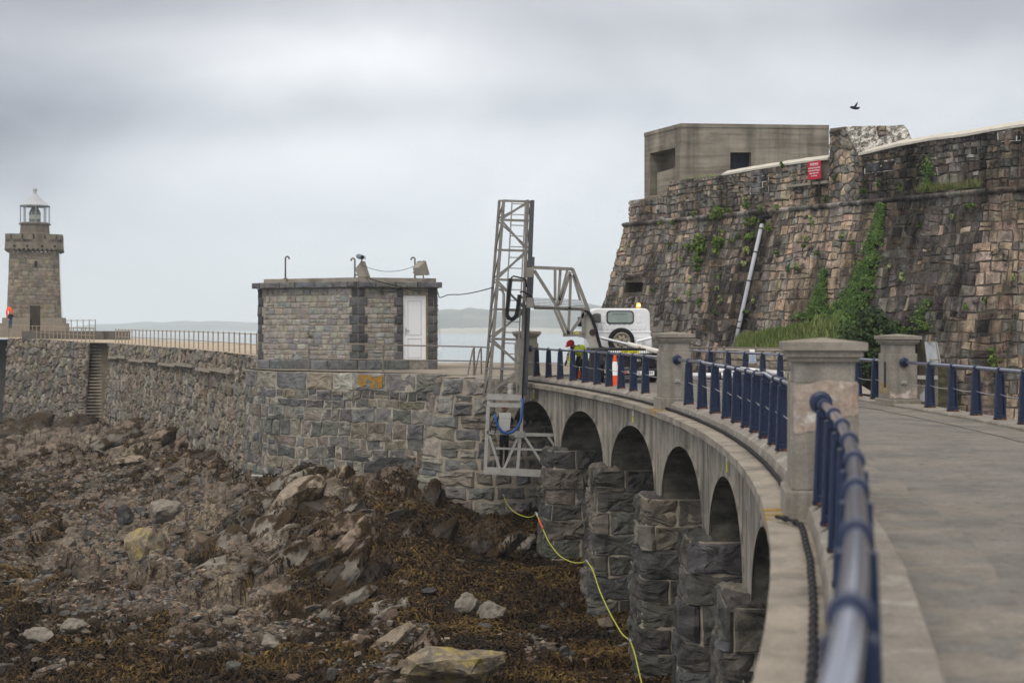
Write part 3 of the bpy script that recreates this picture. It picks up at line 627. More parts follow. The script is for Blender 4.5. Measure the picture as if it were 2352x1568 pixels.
bridge = thing('arched_bridge', 'curved concrete road bridge on arches with rough stone piers', 'bridge', ring(RL, 0))
wall = MB(); vau = MB()
for R, sg in ((RF, 1), (RB, -1)):
    pts = []
    ss = sorted(set([round(x, 3) for x in np.arange(S0, S1 + .01, .2)] + [e for a in arches for e in a] + [e - .001 for a in arches for e in a] + [e + .001 for a in arches for e in a] + [S1]))
    vs = []
    for s in ss:
        zb = -3.0
        for a, b in arches:
            if b + .0005 <= s <= a - .0005:
                m, h = (a + b) / 2, (a - b) / 2; zb = ZSP + (1.53) * math.sqrt(max(0, 1 - ((s - m) / h) ** 2)) ** .9
        for t in (0, .33, .66, 1): vs.append(ring(R, s, zb + (-.27 - zb) * t))
    wall.add(vs, [(i * 4 + j, i * 4 + j + 1, i * 4 + 5 + j, i * 4 + 4 + j) for i in range(len(ss) - 1) for j in range(3)])
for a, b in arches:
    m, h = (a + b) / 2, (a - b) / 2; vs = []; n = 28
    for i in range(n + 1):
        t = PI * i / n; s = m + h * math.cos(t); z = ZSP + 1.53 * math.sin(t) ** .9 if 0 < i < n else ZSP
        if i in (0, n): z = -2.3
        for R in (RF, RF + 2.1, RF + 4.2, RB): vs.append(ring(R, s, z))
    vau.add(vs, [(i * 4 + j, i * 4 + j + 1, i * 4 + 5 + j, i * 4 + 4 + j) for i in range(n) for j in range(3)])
vau.obj('vault', M('stained_shaded_vault', (.19, .172, .142), .3, 1.6, col2=(.04, .04, .034), c2s=.9, c2t=.5, c2w=.14, hband=.7, bump=.4, bscale=12, fine=.15), bridge)  # algae stains, plus a base toned down to add shade inside the arches
wall.obj('arch_wall', m_conc, bridge)
ribs = MB()                     # raised arris around each opening
for a, b in arches:
    m, h = (a + b) / 2, (a - b) / 2; n = 30
    vs = []
    for i in range(n + 1):
        t = PI * i / n; s = m + h * math.cos(t); z = ZSP + 1.53 * max(0, math.sin(t)) ** .9
        s2 = m + (h + .10) * math.cos(t); z2 = ZSP + 1.63 * max(0, math.sin(t)) ** .9
        vs += [ring(RF - .025, s, z), ring(RF - .025, s2, z2), ring(RF + .01, s2, z2), ring(RF + .3, s, z)]
    ribs.add(vs, [(i * 4 + j, i * 4 + j + 1, i * 4 + 5 + j, i * 4 + 4 + j) for i in range(n) for j in range(3)])
ribs.obj('arch_ring', m_conc, bridge)
c = MB(); s = S0
while s < S1 - .05:             # cornice cast in 3 m lengths
    e = min(s + 3.1, S1); sweep(c, [(87.27, -.10), (87.27, -.23), (87.36, -.27), (87.75, -.27), (87.75, -.085)], s + .008, e - .008, .4, wob=.012); s = e
c.obj('cornice', m_cornice, bridge)
def kerb(Ra, Rb, zt, zlow, outer, name):
    k = MB(); s = S0; 
    while s < S1 - .05:
        e = min(s + 2.3, S1)
        if outer: sweep(k, [(Ra, zlow), (Ra + .03, zt - .08), (Ra + .14, zt), (Rb - .02, zt), (Rb, zt - .03), (Rb, -.06)], s + .006, e - .006, .38, wob=.018)
        else: sweep(k, [(Ra, -.1), (Ra, zt - .03), (Ra + .03, zt), (Rb - .1, zt), (Rb, zt - .06), (Rb, -.5)], s + .006, e - .006, .38, wob=.015)
        s = e
    return k.obj(name, m_kerb, bridge)
kerb(87.66, 88.25, .12, -.10, True, 'kerb'); kerb(93.05, 93.75, .05, -.3, False, 'kerb')
sl = MB(); sweep(sl, [(87.6, -.28), (93.9, -.28), (93.9, -.045), (87.7, -.045)], S0, S1 + .0, .8); sl.obj('deck_slab', m_conc, bridge)
pal_pier = palette([(.082, .077, .071), (.10, .093, .083), (.066, .062, .058), (.12, .108, .09), (.084, .082, .08), (.125, .111, .091)], .18)
def pier_mesh(s_mid, width, seed, z1=-8.2):
    mb = MB(); core = MB(); r = random.Random(seed); w = width / 2; Ro = RF - .36; rc_ = .16; zt_ = ZSP + .1
    RS = [(RF + 2.4, w), (RF + .8, w)] + [(Ro + rc_ - rc_ * math.sin(a), w - rc_ + rc_ * math.cos(a)) for a in np.linspace(0, PI / 2, 4)] + [(Ro + rc_ - rc_ * math.cos(a), -w + rc_ - rc_ * math.sin(a)) for a in np.linspace(0, PI / 2, 4)] + [(RF + .8, -w), (RF + 2.5, -w), (RF + 4.6, -w), (RB + .1, -w)]
    pts = [ring(R, s_mid + d) for R, d in RS]
    sf, U = polysurf([(p.x, p.y) for p in pts], .055, zt_, 1); mid = sf(U / 2, 0, 1) - sf(U / 2, 0, 0)
    if (mid.xy.dot((Vector((CX, CY, 0)) - pts[5]).xy)) < 0: sf, U = polysurf([(p.x, p.y) for p in pts], .055, zt_, -1)
    V = zt_ - z1; y = 0; cells = []
    while y < V:
        h = r.uniform(.48, .72) if y else .62; x = r.uniform(-.9, 0)
        while x < U - .01:
            ww = r.uniform(.75, 1.5); a, b = max(0, x), min(U, x + ww)
            if b - a > .15:
                j_ = lambda: r.uniform(-.02, .02)
                if r.random() < .10 and h > .55: m_ = y + h * r.uniform(.72, .82); cells += [[(a, y), (b, y), (b, m_), (a, m_)], [(a, m_), ((a + b) / 2, m_), ((a + b) / 2, y + h), (a, y + h)], [((a + b) / 2, m_), (b, m_), (b, y + h), ((a + b) / 2, y + h)]]
                else: cells.append([(a, y + j_()), (b, y + j_()), (b + j_(), y + h + j_()), (a + j_(), y + h + j_())])
            x += ww
        y += h
    off = {}
    def sfo(u, v, d): return sf(u, v, d)
    stones(mb, sfo, warp(cells, .04, 1.0, seed), .10, .016, pal_pier, .75, .12, seed, bev=.09)
    # uneven cap stones
    stones(mb, lambda u, v, d: ring(Ro - .05 + v, s_mid + w + .02 - u, zt_ - .06 + d), [[(0, 0), (w * .9, 0), (w * 1.05, .62), (0, .66)], [(w * .9, 0), (2 * w + .04, 0), (2 * w + .04, .6), (w * 1.05, .62)]], .10, .015, pal_pier, .9, .12, r.random(), bev=.2)
    sheet(core, sf, U, V, 46, 14, .045)
    core.add([Vector((p.x, p.y, zt_ - .05)) for p in pts], [tuple(range(len(pts)))]); return mb, core
m_mort_p = M('pier_mortar', (.30, .262, .205), .35, 6, bump=.4)
for i in range(len(arches) - 1):
    a, b = arches[i][1], arches[i + 1][0]; mid = (a + b) / 2; w = (a - b) + .55
    mb, core = pier_mesh(mid, w, 40 + i)
    p = mb.obj('pier', m_pier, bridge); core.obj('mortar_core', m_mort_p, p)
ml = M('marker_plate_yellow', (.62, .58, .12), .2, 20); mlw = M('marker_plate_white', (.7, .7, .66), .1, 20)
for i in (0, 2, 4):
    mid = sum(arches[i]) / 2; mb = MB()
    def plate(z0, z1, mb, out_=.02): mb.hexa([ring(RF - out_, mid - .06, z0), ring(RF - out_, mid + .06, z0), ring(RF, mid + .06, z0), ring(RF, mid - .06, z0)], [ring(RF - out_, mid - .06, z1), ring(RF - out_, mid + .06, z1), ring(RF, mid + .06, z1), ring(RF, mid - .06, z1)])
    plate(-.62, -.45, mb); mb.m = 1; plate(-.45, -.31, mb); mb.obj('marker_plate', [ml, mlw], bridge)
m_lime = M('lime_leach', (.46, .44, .40), .3, 9, bump=.2)
rl_ = random.Random(9)
for s_ in (20.0, 19.75, 16.2, 13.4, 13.1, 12.2, 8.9, 6.75, 6.35, 4.4, 1.2, .1, -.2, -3.4, -5.9, -6.3, -8.8):
    z0 = -.27; z1 = z0 - rl_.uniform(.3, 1.1); w0 = rl_.uniform(.012, .03); vs = []
    inside = [a for a in arches if a[1] < s_ < a[0]]
    if inside: z1 = max(z1, -.62)
    for k in range(7):
        t = k / 6; c_ = s_ + .02 * noise.noise(Vector((s_ * 3, t * 3, 0))); ww = w0 * (1 - .75 * t) * (1 + .5 * noise.noise(Vector((s_, t * 6, 2))))
        for d_, o_ in ((-ww, 0), (-ww, .006), (ww, .006), (ww, 0)): vs.append(ring(RF - o_, c_ + d_, z0 + (z1 - z0) * t))
    mb = MB(); mb.add(vs, [(4 * k + j, 4 * k + (j + 1) % 4, 4 * k + 4 + (j + 1) % 4, 4 * k + 4 + j) for k in range(6) for j in range(4)]); mb.obj('lime_streak', m_lime, bridge)
# abutment at the far end, rounded and battered
ab = [ring(93.9, 26.0), ring(RF, 26.0), ring(86.4, 26.15), ring(85.5, 26.6), ring(84.95, 27.3), PX(1060, 56.3, 0), PX(1052, 59, 0)]
asf, aU = polysurf([(p.x, p.y) for p in ab], .17, -.02, -1)[:2]
if (asf(aU * .5, 0, 1) - asf(aU * .5, 0, 0)).dot(Vector((0, -1, 0))) < 0: asf, aU = polysurf([(p.x, p.y) for p in ab], .17, -.02, 1)[:2]
abut = thing('bridge_abutment', 'rounded rough granite abutment carrying the far end of the arched bridge', 'abutment', ab[2])
mb = MB(); stones(mb, asf, coursed(aU, 7.2, (.45, .75), (.55, 1.15), 5, .1, .05), .12, .022, palette([(.185, .178, .165), (.15, .148, .142), (.215, .20, .172), (.125, .123, .118), (.17, .153, .128)], .15), .8, .17, 3, bev=.3)
mb.obj('stone_facing', m_bastion, abut)
mb = MB(); sheet(mb, asf, aU, 7.2, 40, 6, .06); ti = [asf(aU * i / 30, 0, 0) for i in range(31)]
mb.obj('mortar_core', m_mortar, abut)
mb = MB(); q_ = []
for i in range(40):
    u_ = aU * (.66 + .32 * i / 39); p = asf(u_, 4.6, .1); zt_ = sum(tz_at(p.x + dx, p.y - .15)[0] for dx in (-.6, -.3, 0, .3, .6)) / 5 + .12; q_.append(asf(u_, max(.5, -.02 - zt_), .13 + .05 * noise.noise(Vector((i * .5, 0, 4)))))
mb.tube(q_, [.06 + .04 * noise.noise(Vector((i * .8, 5, 0))) for i in range(40)], 6); mb.obj('cement_fillet', M('cement', (.50, .46, .40), .25, 5, bump=.5), abut)
mb = MB(); top = [Vector((p.x, p.y, -.005)) for p in ti]
mb.add(top + [Vector((p.x, p.y, -.3)) for p in ti], [tuple(range(31))]); mb.obj('top_slab', m_cornice, abut)
# ---------------------------------------------------------------- road surface and quay beyond
def asphalt():
    m = bpy.data.materials.new('asphalt_road'); m.use_nodes = True; t = m.node_tree; b = t.nodes['Principled BSDF']
    v = N(t, 'ShaderNodeTexCoord').outputs['Object']
    c = ramp(t, noise_(t, v, 1.2, 6, .65), [(.3, (.108, .101, .094)), (.7, (.165, .153, .140))])
    c = mixc(t, .75, c, ramp(t, noise_(t, v, 70, 2, .6), [(.3, (.5, .5, .5)), (.68, (1.5, 1.5, 1.5))], 'LINEAR'), 'MULTIPLY')
    tan = noise_(t, mapping(t, v, (1, 1, 1), (2, 5, 0)), .75, 10, .74, .3)
    c = mixc(t, ramp(t, tan, [(.45, (0, 0, 0)), (.64, (.6, .6, .6))]), c, (.205, .180, .15))
    wr = noise_(t, mapping(t, v, (1, 1, 1), (4, 1, 0)), 2.4, 10, .78, .2)
    c = mixc(t, ramp(t, wr, [(.54, (0, 0, 0)), (.66, (.5, .5, .5))]), c, (.27, .24, .20))
    c = mixc(t, ramp(t, noise_(t, mapping(t, v, (1, 1, 1), (1, 8, 0)), 6, 6, .7), [(.36, (.65, .65, .65)), (.46, (0, 0, 0))]), c, (.07, .07, .072))
    L(t, c, b.inputs['Base Color']); b.inputs['Roughness'].default_value = .85; b.inputs['Specular IOR Level'].default_value = .2
    bp = N(t, 'ShaderNodeBump'); bp.inputs['Strength'].default_value = .35; bp.inputs['Distance'].default_value = .012; L(t, noise_(t, v, 90, 4), bp.inputs['Height']); L(t, bp.outputs[0], b.inputs['Normal']); return m
rm = MB()
for i in range(120):
    s, e = S0 + (S1 + 3 - S0) * i / 120, S0 + (S1 + 3 - S0) * (i + 1) / 120
    rm.add([ring(88.0, s, 0), ring(90.6, s, .03), ring(93.3, s, -.05), ring(88.0, e, 0), ring(90.6, e, .03), ring(93.3, e, -.05)], [(0, 1, 4, 3), (1, 2, 5, 4)])
tag(rm.obj('road', asphalt()), 'worn asphalt roadway over the bridge', None, None, 'structure')
m_chan = M('gutter_concrete', (.19, .172, .148), .3, 3, col2=(.14, .132, .124), c2s=1.5, c2t=.5, bump=.3, fine=.2)
for Ra, Rb, zz in ((88.2, 88.95, (.006, .016)), (92.2, 93.1, (-.012, -.03))):
    mb = MB(); n = 160; vs = []
    for i in range(n + 1):
        s = S0 + (S1 - S0) * i / n; w = .10 * noise.noise(Vector((s * .9, Ra, 0)))
        a, b = (Ra, Rb + w) if Ra < 90 else (Ra + w, Rb)
        vs += [ring(a, s, zz[0] + .004), ring(b, s, zz[1] + .006)]
    mb.add(vs, [(2 * i, 2 * i + 1, 2 * i + 3, 2 * i + 2) for i in range(n)]); tag(mb.obj('path', m_chan), 'concrete gutter strip beside the kerb', None, None, 'structure')
m_quay = M('quay_paving', (.30, .26, .21), .25, .8, col2=(.22, .195, .165), c2s=.5, c2t=.5, c2w=.15, bump=.25, fine=.18)
BT = [(1090, 54.4), (1075, 55.3), (950, 56.3), (830, 57.3), (700, 58.5), (630, 59.4), (600, 60.3), (583, 61.2), (574, 62.2), (572, 63.4), (577, 65.5)]
bp_ = [PX(px, D, 0) for px, D in BT]
BW = [(600, 61.6), (540, 67), (470, 74), (400, 81.5), (330, 90), (254, 101.2)]      # breakwater edge
bw_ = [PX(px, D, 0) for px, D in BW]
qz = .1; mb = MB()
poly = [ring(RL - .3, S1 - 1.3), ring(85.2, S1 - .5)] + bp_[0:10] + [PX(640, 72, 0), PX(1200, 72, 0), PX(1560, 74, 0), PX(1470, 60, 0), PX(1560, 58, 0), PX(1650, 56.5, 0), PX(1900, 52.5, 0), PX(1960, 47.5, 0), ring(93.75, 9), ring(93.75, 18), ring(93.75, S1 - .3), ring(91, S1 - .3)]
mb.add([Vector((p.x, p.y, qz - .09 if i in (0, 1, 2, 3) else qz)) for i, p in enumerate(poly)], [tuple(range(len(poly)))])
tag(mb.obj('pavement', m_quay), 'pale concrete quay beyond the bridge', None, None, 'structure')
bk2 = MB(); vs = []; nS = 90
for i in range(nS + 1):
    s_ = -34 + 64 * i / nS
    for j, (R, z) in enumerate(((94.05, -8.5), (94.25, -3.2), (94.5, -1.15), (95.4, -.75), (97.5, -.9), (101, -1.1), (106, -1.3))):
        w = .25 * noise.fractal(Vector((s_ * .8, j * 1.7, 2)), 1, 2, 3); vs.append(ring(R + abs(w) * .6, s_, z + w * (.5 if j else 0)))
bk2.add(vs, [(i * 7 + j, i * 7 + j + 1, i * 7 + 8 + j, i * 7 + 7 + j) for i in range(nS) for j in range(6)])
tag(bk2.obj('terrain', M('rubble_bank', (.03, .027, .023), .4, 3, col2=(.05, .055, .03), c2s=1.2, c2t=.55, bump=.8)), 'rubble bank between the bridge and the castle wall', None, None, 'structure')  # closes the arches from behind; dark colour adds to the shade inside them
# ---------------------------------------------------------------- parapet pillars
PLAB = {}
def pillar(px, R, label, slot=False, ds=0, patch=None, zb=0.0):
    s = hit(px, R) + ds; o = ring(R, s, zb); a = s / 88.0
    T = thing('parapet_pillar', label, 'pillar', o, 'concrete parapet pillars'); T.rotation_euler = (0, 0, a)
    def loc(v): return o + v        # built unrotated: local X radial, Y along the road
    wx, wy = .34, .41
    def ringbox(mb, hx, hy, z0, z1, ch=0.0):
        mb.hexa([o + Vector((x * hx, y * hy, z0)) for x, y in ((-1, -1), (1, -1), (1, 1), (-1, 1))], [o + Vector((x * hx, y * hy, z1)) for x, y in ((-1, -1), (1, -1), (1, 1), (-1, 1))])
    mb = MB(); ringbox(mb, wx + .07, wy + .07, -.12, .20); mb.obj('plinth', m_concp, T, bevel=.02)
    mb = MB(); ringbox(mb, wx, wy, .20, 1.30); sh = mb.obj('shaft', m_concp, T, bevel=.012)
    mb = MB(); ringbox(mb, wx - .035, wy - .035, 1.30, 1.52); mb.obj('neck', m_concp, T, bevel=.01)
    mb = MB(); ringbox(mb, wx + .01, wy + .01, 1.52, 1.565); ringbox(mb, wx + .045, wy + .045, 1.566, 1.63)
    b_ = [o + Vector((x * (wx + .085), y * (wy + .085), 1.632)) for x, y in ((-1, -1), (1, -1), (1, 1), (-1, 1))]
    t1 = [p + Vector((0, 0, .085)) for p in b_]; mb.hexa(b_, t1)
    ap = o + Vector((0, 0, 1.765)); n0 = len(mb.v); mb.add([p + Vector((0, 0, .001)) for p in t1] + [ap], [(0, 1, 4), (1, 2, 4), (2, 3, 4), (3, 0, 4)])
    mb.obj('cap', m_cornice, T, bevel=.008)
    if slot:
        mb = MB(); mb.box(o + Vector((-wx - .003, -.08, .78)), (.012, .14, .62)); mb.obj('slot', M('slot_recess', (.045, .042, .038), .2), T)
    if patch:
        for k, (poly_, mt) in enumerate(patch):     # spalled areas showing brick and mortar
            mb = MB(); pp = []
            for i in range(len(poly_)):
                (x0, z0), (x1, z1) = poly_[i], poly_[(i + 1) % len(poly_)]
                for t in (0, .25, .5, .75):
                    x, z = x0 + (x1 - x0) * t, z0 + (z1 - z0) * t; pp.append(o + Vector((x * wx + .02 * noise.noise(Vector((x * 9, z * 9, k))), -wy - .006, z + .03 * noise.noise(Vector((x * 8, z * 8, 3))))))
            mb.prism(pp, (0, .012, 0)); mb.obj('spalled_patch', mt, T)
    if slot:
        for pl_, zz in (([(-.9, .34), (.7, .30), (.95, .62), (.2, .50), (-.6, .60)], 0),):
            pp = [o + Vector((-wx - .004, -y * wy * .9, z + .03 * noise.noise(Vector((y * 5, z * 5, 1))))) for y, z in pl_]
            mb = MB(); mb.prism(pp, (.01, 0, 0)); mb.obj('lichen_patch', m_lichen, T)
        mb = MB(); pp = [o + Vector((x * (wx + .07), -wy - .074, z)) for x, z in ((-.98, -.05), (-.5, -.08), (.1, .0), (.5, -.03), (.7, .12), (.2, .19), (-.4, .10), (-.97, .17))]; mb.prism(pp, (0, .01, 0)); mb.obj('lichen_patch', M('moss_lichen', (.19, .165, .07), .4, 8, col2=(.2, .185, .15), c2s=7, c2t=.5), T)
    mb = MB(); mb.box(o + Vector((0, -wy - .02, .60)), (.13, .04, .07)); mb.lathe(o + Vector((0, -wy - .04, .60)), [(.022, 0), (.022, .05)], 8, axis=Matrix.Rotation(PI / 2, 3, 'X')); mb.obj('wire_anchor', m_alu, T)
    return T, s
m_brick = M('spalled_brick', (.36, .29, .24), .35, 7, col2=(.30, .16, .12), c2s=6, c2t=.62, col3=(.5, .46, .42), c3s=4, c3t=.56, bump=.5, fine=.2)
_, sP1 = pillar(1888, RL, 'nearest concrete parapet pillar with a band of exposed brick below its cap', patch=[([(-.95, 1.27), (.0, 1.32), (.97, 1.32), (.97, .98), (.35, .95), (-.1, .83), (-.92, .78)], m_brick)])
_, sP2 = pillar(1553, RL, 'plain grey pillar on the seaward parapet beside the white truck', ds=.3)
_, sP3 = pillar(1209, RL, 'farthest parapet pillar standing behind the lattice tower at the end of the bridge', ds=.0)
_, sQ1 = pillar(2062, RR, 'squat pillar on the castle side with a slot in its flank and broken render at its foot', True, patch=[([(-.98, .22), (.98, .22), (.98, .52), (.6, .45), (.1, .36), (-.5, .3), (-.97, .4)], m_brick)], zb=-.05)
_, sQ2 = pillar(1543, RR, 'pillar on the castle side showing just above the plain grey pillar', zb=-.05)
for px, R, z0 in ((1888, RL, .0), (2062, RR, -.05), (1553, RL, 0)):   # lichen on plinths
    s = hit(px, R) + (.3 if px == 1553 else 0); o = ring(R, s, z0)
# ---------------------------------------------------------------- railings
def post_mesh():
    mb = MB()
    hb, ht, tb, tt = .092, .060, .055, .045      # radial half width, thickness half
    def sec(z, k, hx, hy): return [Vector((x * hx, y * hy, z)) for x, y in ((-1, -1), (1, -1), (1, 1), (-1, 1))]
    def web(z0, z1, a0, a1, th): mb.hexa(sec(z0, 0, a0, th), sec(z1, 0, a1, th))
    mb.m = 1; mb.box((0, 0, .015), (.235, .15, .03)); mb.m = 0; web(.03, .93, hb - .02, ht - .012, .016)
    for sx in (-1, 1):
        b = [Vector((sx * hb + x * .018, y * .055, .03)) for x, y in ((-1, -1), (1, -1), (1, 1), (-1, 1))]
        t = [Vector((sx * ht + x * .016, y * .045, .93)) for x, y in ((-1, -1), (1, -1), (1, 1), (-1, 1))]
        mb.hexa(b, t)
    web(.03, .10, hb, hb - .01, .05); web(.86, .94, ht, ht - .005, .045)
    mb.lathe(Vector((0, -.045, .985)), [(.055, 0), (.062, .012), (.062, .078), (.055, .09)], 20, axis=Matrix.Rotation(-PI / 2, 3, 'X'))
    return mb
post_proto = None
def ringR(R, s, z=0.0): return ring(R(s) if callable(R) else R, s, z)
def railing(R, s_list, s_a, s_b, zk, label, flange=(True, True), wob=0, kinks=()):
    global post_proto
    o = ringR(R, (s_a + s_b) / 2, zk); T = thing('blue_railing', label, 'railing', o, 'blue parapet railings')
    if post_proto is None:
        mb = post_mesh(); mb.v = [tuple(Vector(v) + o) for v in mb.v]; post_proto = mb.obj('post', [m_blue, M('rusty_blue', (.028, .024, .04), .3, 9, col2=(.14, .06, .03), c2s=14, c2t=.5, bump=.3)], T, bevel=.006); first = True
    else: first = False
    for i, s in enumerate(s_list):
        l = ringR(R, s, zk) - o
        if first and i == 0: post_proto.location = l; post_proto.rotation_euler = (0, 0, s / 88.0)
        else: link_copy(post_proto, T, l, s / 88.0)
    n = max(4, int((s_b - s_a) / .3)); pts = []
    for i in range(n + 1):
        s = s_a + (s_b - s_a) * i / n; dz = sum(a * math.exp(-((s - c) / w) ** 2) for c, a, w in kinks)
        pts.append(ringR(R, s, zk + .985 + dz))
    mb = MB(); mb.tube(pts, .043, 18); mb.obj('handrail', m_rail, T, smooth=True)
    mb = MB(); ss = [s_a] + sorted(s_list) + [s_b]
    for a, b in zip(ss, ss[1:]):
        mb.tube([ringR(R, a + (b - a) * t, zk + .50 - .03 * 4 * t * (1 - t)) for t in (0, .2, .4, .6, .8, 1)], .009, 6)
    mb.obj('guard_wire', m_wire, T)
    for k, s in enumerate((s_a, s_b)):
        if flange[k]:
            sg = 1 if k == 0 else -1; d = (ringR(R, s + sg * .1) - ringR(R, s)).normalized()
            rot = Vector((0, 0, 1)).rotation_difference(d).to_matrix()
            mb = MB(); mb.lathe(ringR(R, s, zk + .985), [(.115, 0), (.115, .03), (.08, .045), (.055, .09)], 20, axis=rot); mb.obj('wall_flange', m_blue, T)
    return T
z3 = lambda x: (1750 + x * .829) * .5742
z5 = lambda x: (1950 + x * .6803) * .5742
far_posts = [hit(z3(v), RL) for v in (478, 536, 592, 653, 713, 770, 828, 886, 945, 1003)]
mid_posts = [hit(z5(v), RL) for v in (1183, 1262, 1338, 1410, 1468, 1528, 1580, 1636, 1692, 1740)]
sn = sP1 - .95; near_posts = []
while sn > S0 + 8: near_posts.append(sn); sn -= 1.5
ZK = .12
railing(RNEAR, near_posts, S0 + 6, sP1 - .41, ZK, 'glossy blue pipe railing running past the lens to the nearest pillar', (False, True))
railing(RL, mid_posts, sP1 + .41, sP2 - .41, ZK, 'blue railing with a kinked handrail between the nearest and the plain grey pillar', (True, True), kinks=((mid_posts[1] + .4, .03, .5), (mid_posts[-3], .035, .5)))
railing(RL, far_posts, sP2 + .41, sP3 - .41, ZK, 'blue railing in front of the worker and the truck at the far bridge end', (True, True))
zq = .05
def spread(a, b, step):
    n = max(1, round((b - a) / step)); return [a + (b - a) * (i + .5) / n for i in range(n)]
rq = [hit(px, RR) for px in (1632, 1673, 1712, 1752, 1792, 1840, 1905, 1970, 2010)]
railing(RR, rq, sQ1 + .41, sQ2 - .41, zq, 'blue railing along the castle side behind the nearest pillar', (True, True))
rq2 = [hit(px, RR) for px in (2136, 2188, 2242, 2297, 2353, 2412)]; 
x_ = rq2[-1] - 1.2
while x_ > S0 + 8: rq2.append(x_); x_ -= 1.25
railing(RR, rq2, S0 + 6, sQ1 - .41, zq, 'blue railing on the right running from the slotted pillar out of frame', (False, True))
# ---------------------------------------------------------------- ribbed black cable lying on the cornice
def bead_cable(s0, s1, label, hook):
    o = ring(87.6, (s0 + s1) / 2, -.05); T = thing('ribbed_cable', label, 'cable', o, 'black cables on the cornice')
    mb = MB(); n = int((s1 - s0) / .1); bd = MB()
    def at(s): 
        R = 87.585 + .012 * noise.noise(Vector((s * 1.1, 3, 1)))
        if hook and s > s1 - .7: R -= .22 * ((s - s1 + .7) / .7) ** 2
        return ring(R, s, -.045)
    n *= 4; mb.tube([at(s0 + (s1 - s0) * i / n) for i in range(n + 1)], [(.033 if (i // 3) % 3 == 0 else .019) for i in range(n + 1)], 8); mb.obj('cable', m_black, T)
bead_cable(S0 + 4, sP1 - .62, 'black ribbed cable on the cornice curling in towards the lens past the nearest pillar', True)
bead_cable(sP1 + .5, sP2 - .5, 'black ribbed cable on the cornice between the nearest and the plain grey pillar', False)
bead_cable(sP2 - .45, S1 - 1.5, 'black ribbed cable on the cornice below the far railing', False)
lm = MB()
for px, R in ((1553, RL), (1888, RL)):      # ochre lichen streaks on the cornice in front of the pillars
    s = hit(px, R)
    for k in range(3):
        a = s - .5 + k * .35; lm.hexa([ring(87.265, a, -.22), ring(87.265, a + .16, -.22), ring(87.52, a + .18, -.22), ring(87.52, a, -.22)], [ring(87.262, a, -.088), ring(87.262, a + .16, -.088), ring(87.55, a + .2, -.078), ring(87.55, a + .03, -.078)])
lm.obj('lichen_patch', m_lichen, bridge)
# ---------------------------------------------------------------- bastion under the hut
bsf, bU = polysurf([(p.x, p.y) for p in bp_], .045, .05, -1)
if (bsf(3, 0, 1) - bsf(3, 0, 0)).y > 0: bsf, bU = polysurf([(p.x, p.y) for p in bp_], .045, .05, 1)
T = thing('stone_bastion', 'big block-stone bastion with white pointing carrying the small hut', 'bastion', bp_[4])
pal_b0 = palette([(.19, .184, .172), (.155, .154, .151), (.22, .203, .175), (.12, .12, .12), (.205, .182, .15), (.168, .167, .166), (.245, .23, .206)], .22)
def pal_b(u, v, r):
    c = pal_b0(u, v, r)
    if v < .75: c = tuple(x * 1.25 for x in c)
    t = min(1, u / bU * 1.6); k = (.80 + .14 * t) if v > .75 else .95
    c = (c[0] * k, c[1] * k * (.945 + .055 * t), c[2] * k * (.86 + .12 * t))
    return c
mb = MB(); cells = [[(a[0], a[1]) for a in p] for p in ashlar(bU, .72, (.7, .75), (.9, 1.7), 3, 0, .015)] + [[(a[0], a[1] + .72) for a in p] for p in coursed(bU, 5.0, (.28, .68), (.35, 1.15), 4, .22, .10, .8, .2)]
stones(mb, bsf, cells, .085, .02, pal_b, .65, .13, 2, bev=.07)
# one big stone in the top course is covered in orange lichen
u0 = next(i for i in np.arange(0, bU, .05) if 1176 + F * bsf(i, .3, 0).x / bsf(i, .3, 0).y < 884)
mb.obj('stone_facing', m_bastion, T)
mb = MB(); sheet(mb, bsf, bU, 5.7, 60, 10, .05); mb.obj('mortar_core', M('white_mortar', (.33, .30, .25), .3, 5, col2=(.2, .18, .15), c2s=1, c2t=.55, bump=.3), T)
mb = MB(); mb.prism([bsf(u0 + .03 + .02 * k, .1, .10) for k in (0,)] + [bsf(u0 + 1.15, .08, .10), bsf(u0 + 1.18, .55, .10), bsf(u0 + .6, .62, .10), bsf(u0 + .05, .58, .10)], (0, -.03, 0)); mb.obj('lichen_patch', M('orange_lichen', (.30, .17, .035), .3, 7, col2=(.19, .165, .12), c2s=3.5, c2t=.57, bump=.6, fine=.2), T)
# cement fillet where the bastion meets the rock
mb = MB(); pts = []
for i in range(90):
    p = bsf(bU * (i + .5) / 90, 0, 0); zt = sum(tz_at(bsf(bU * (i + .5 + k) / 90, 0, 0).x, bsf(bU * (i + .5 + k) / 90, 0, 0).y - .3)[0] for k in range(-6, 7)) / 13 + .05 * noise.noise(Vector((i * .35, 1, 0))); v = .05 - zt; q = bsf(bU * (i + .5) / 90, max(v, 3.2), .06 + .03 * noise.noise(Vector((i * .4, 0, 0)))); q.z = max(min(zt + .06, -3.0), -5.2); pts.append(q)
mb.tube(pts, [.04 + .035 * noise.noise(Vector((i * .9, 2, 0))) for i in range(90)], 6); mb.obj('cement_fillet', M('cement', (.50, .46, .40), .25, 5, bump=.5), T)
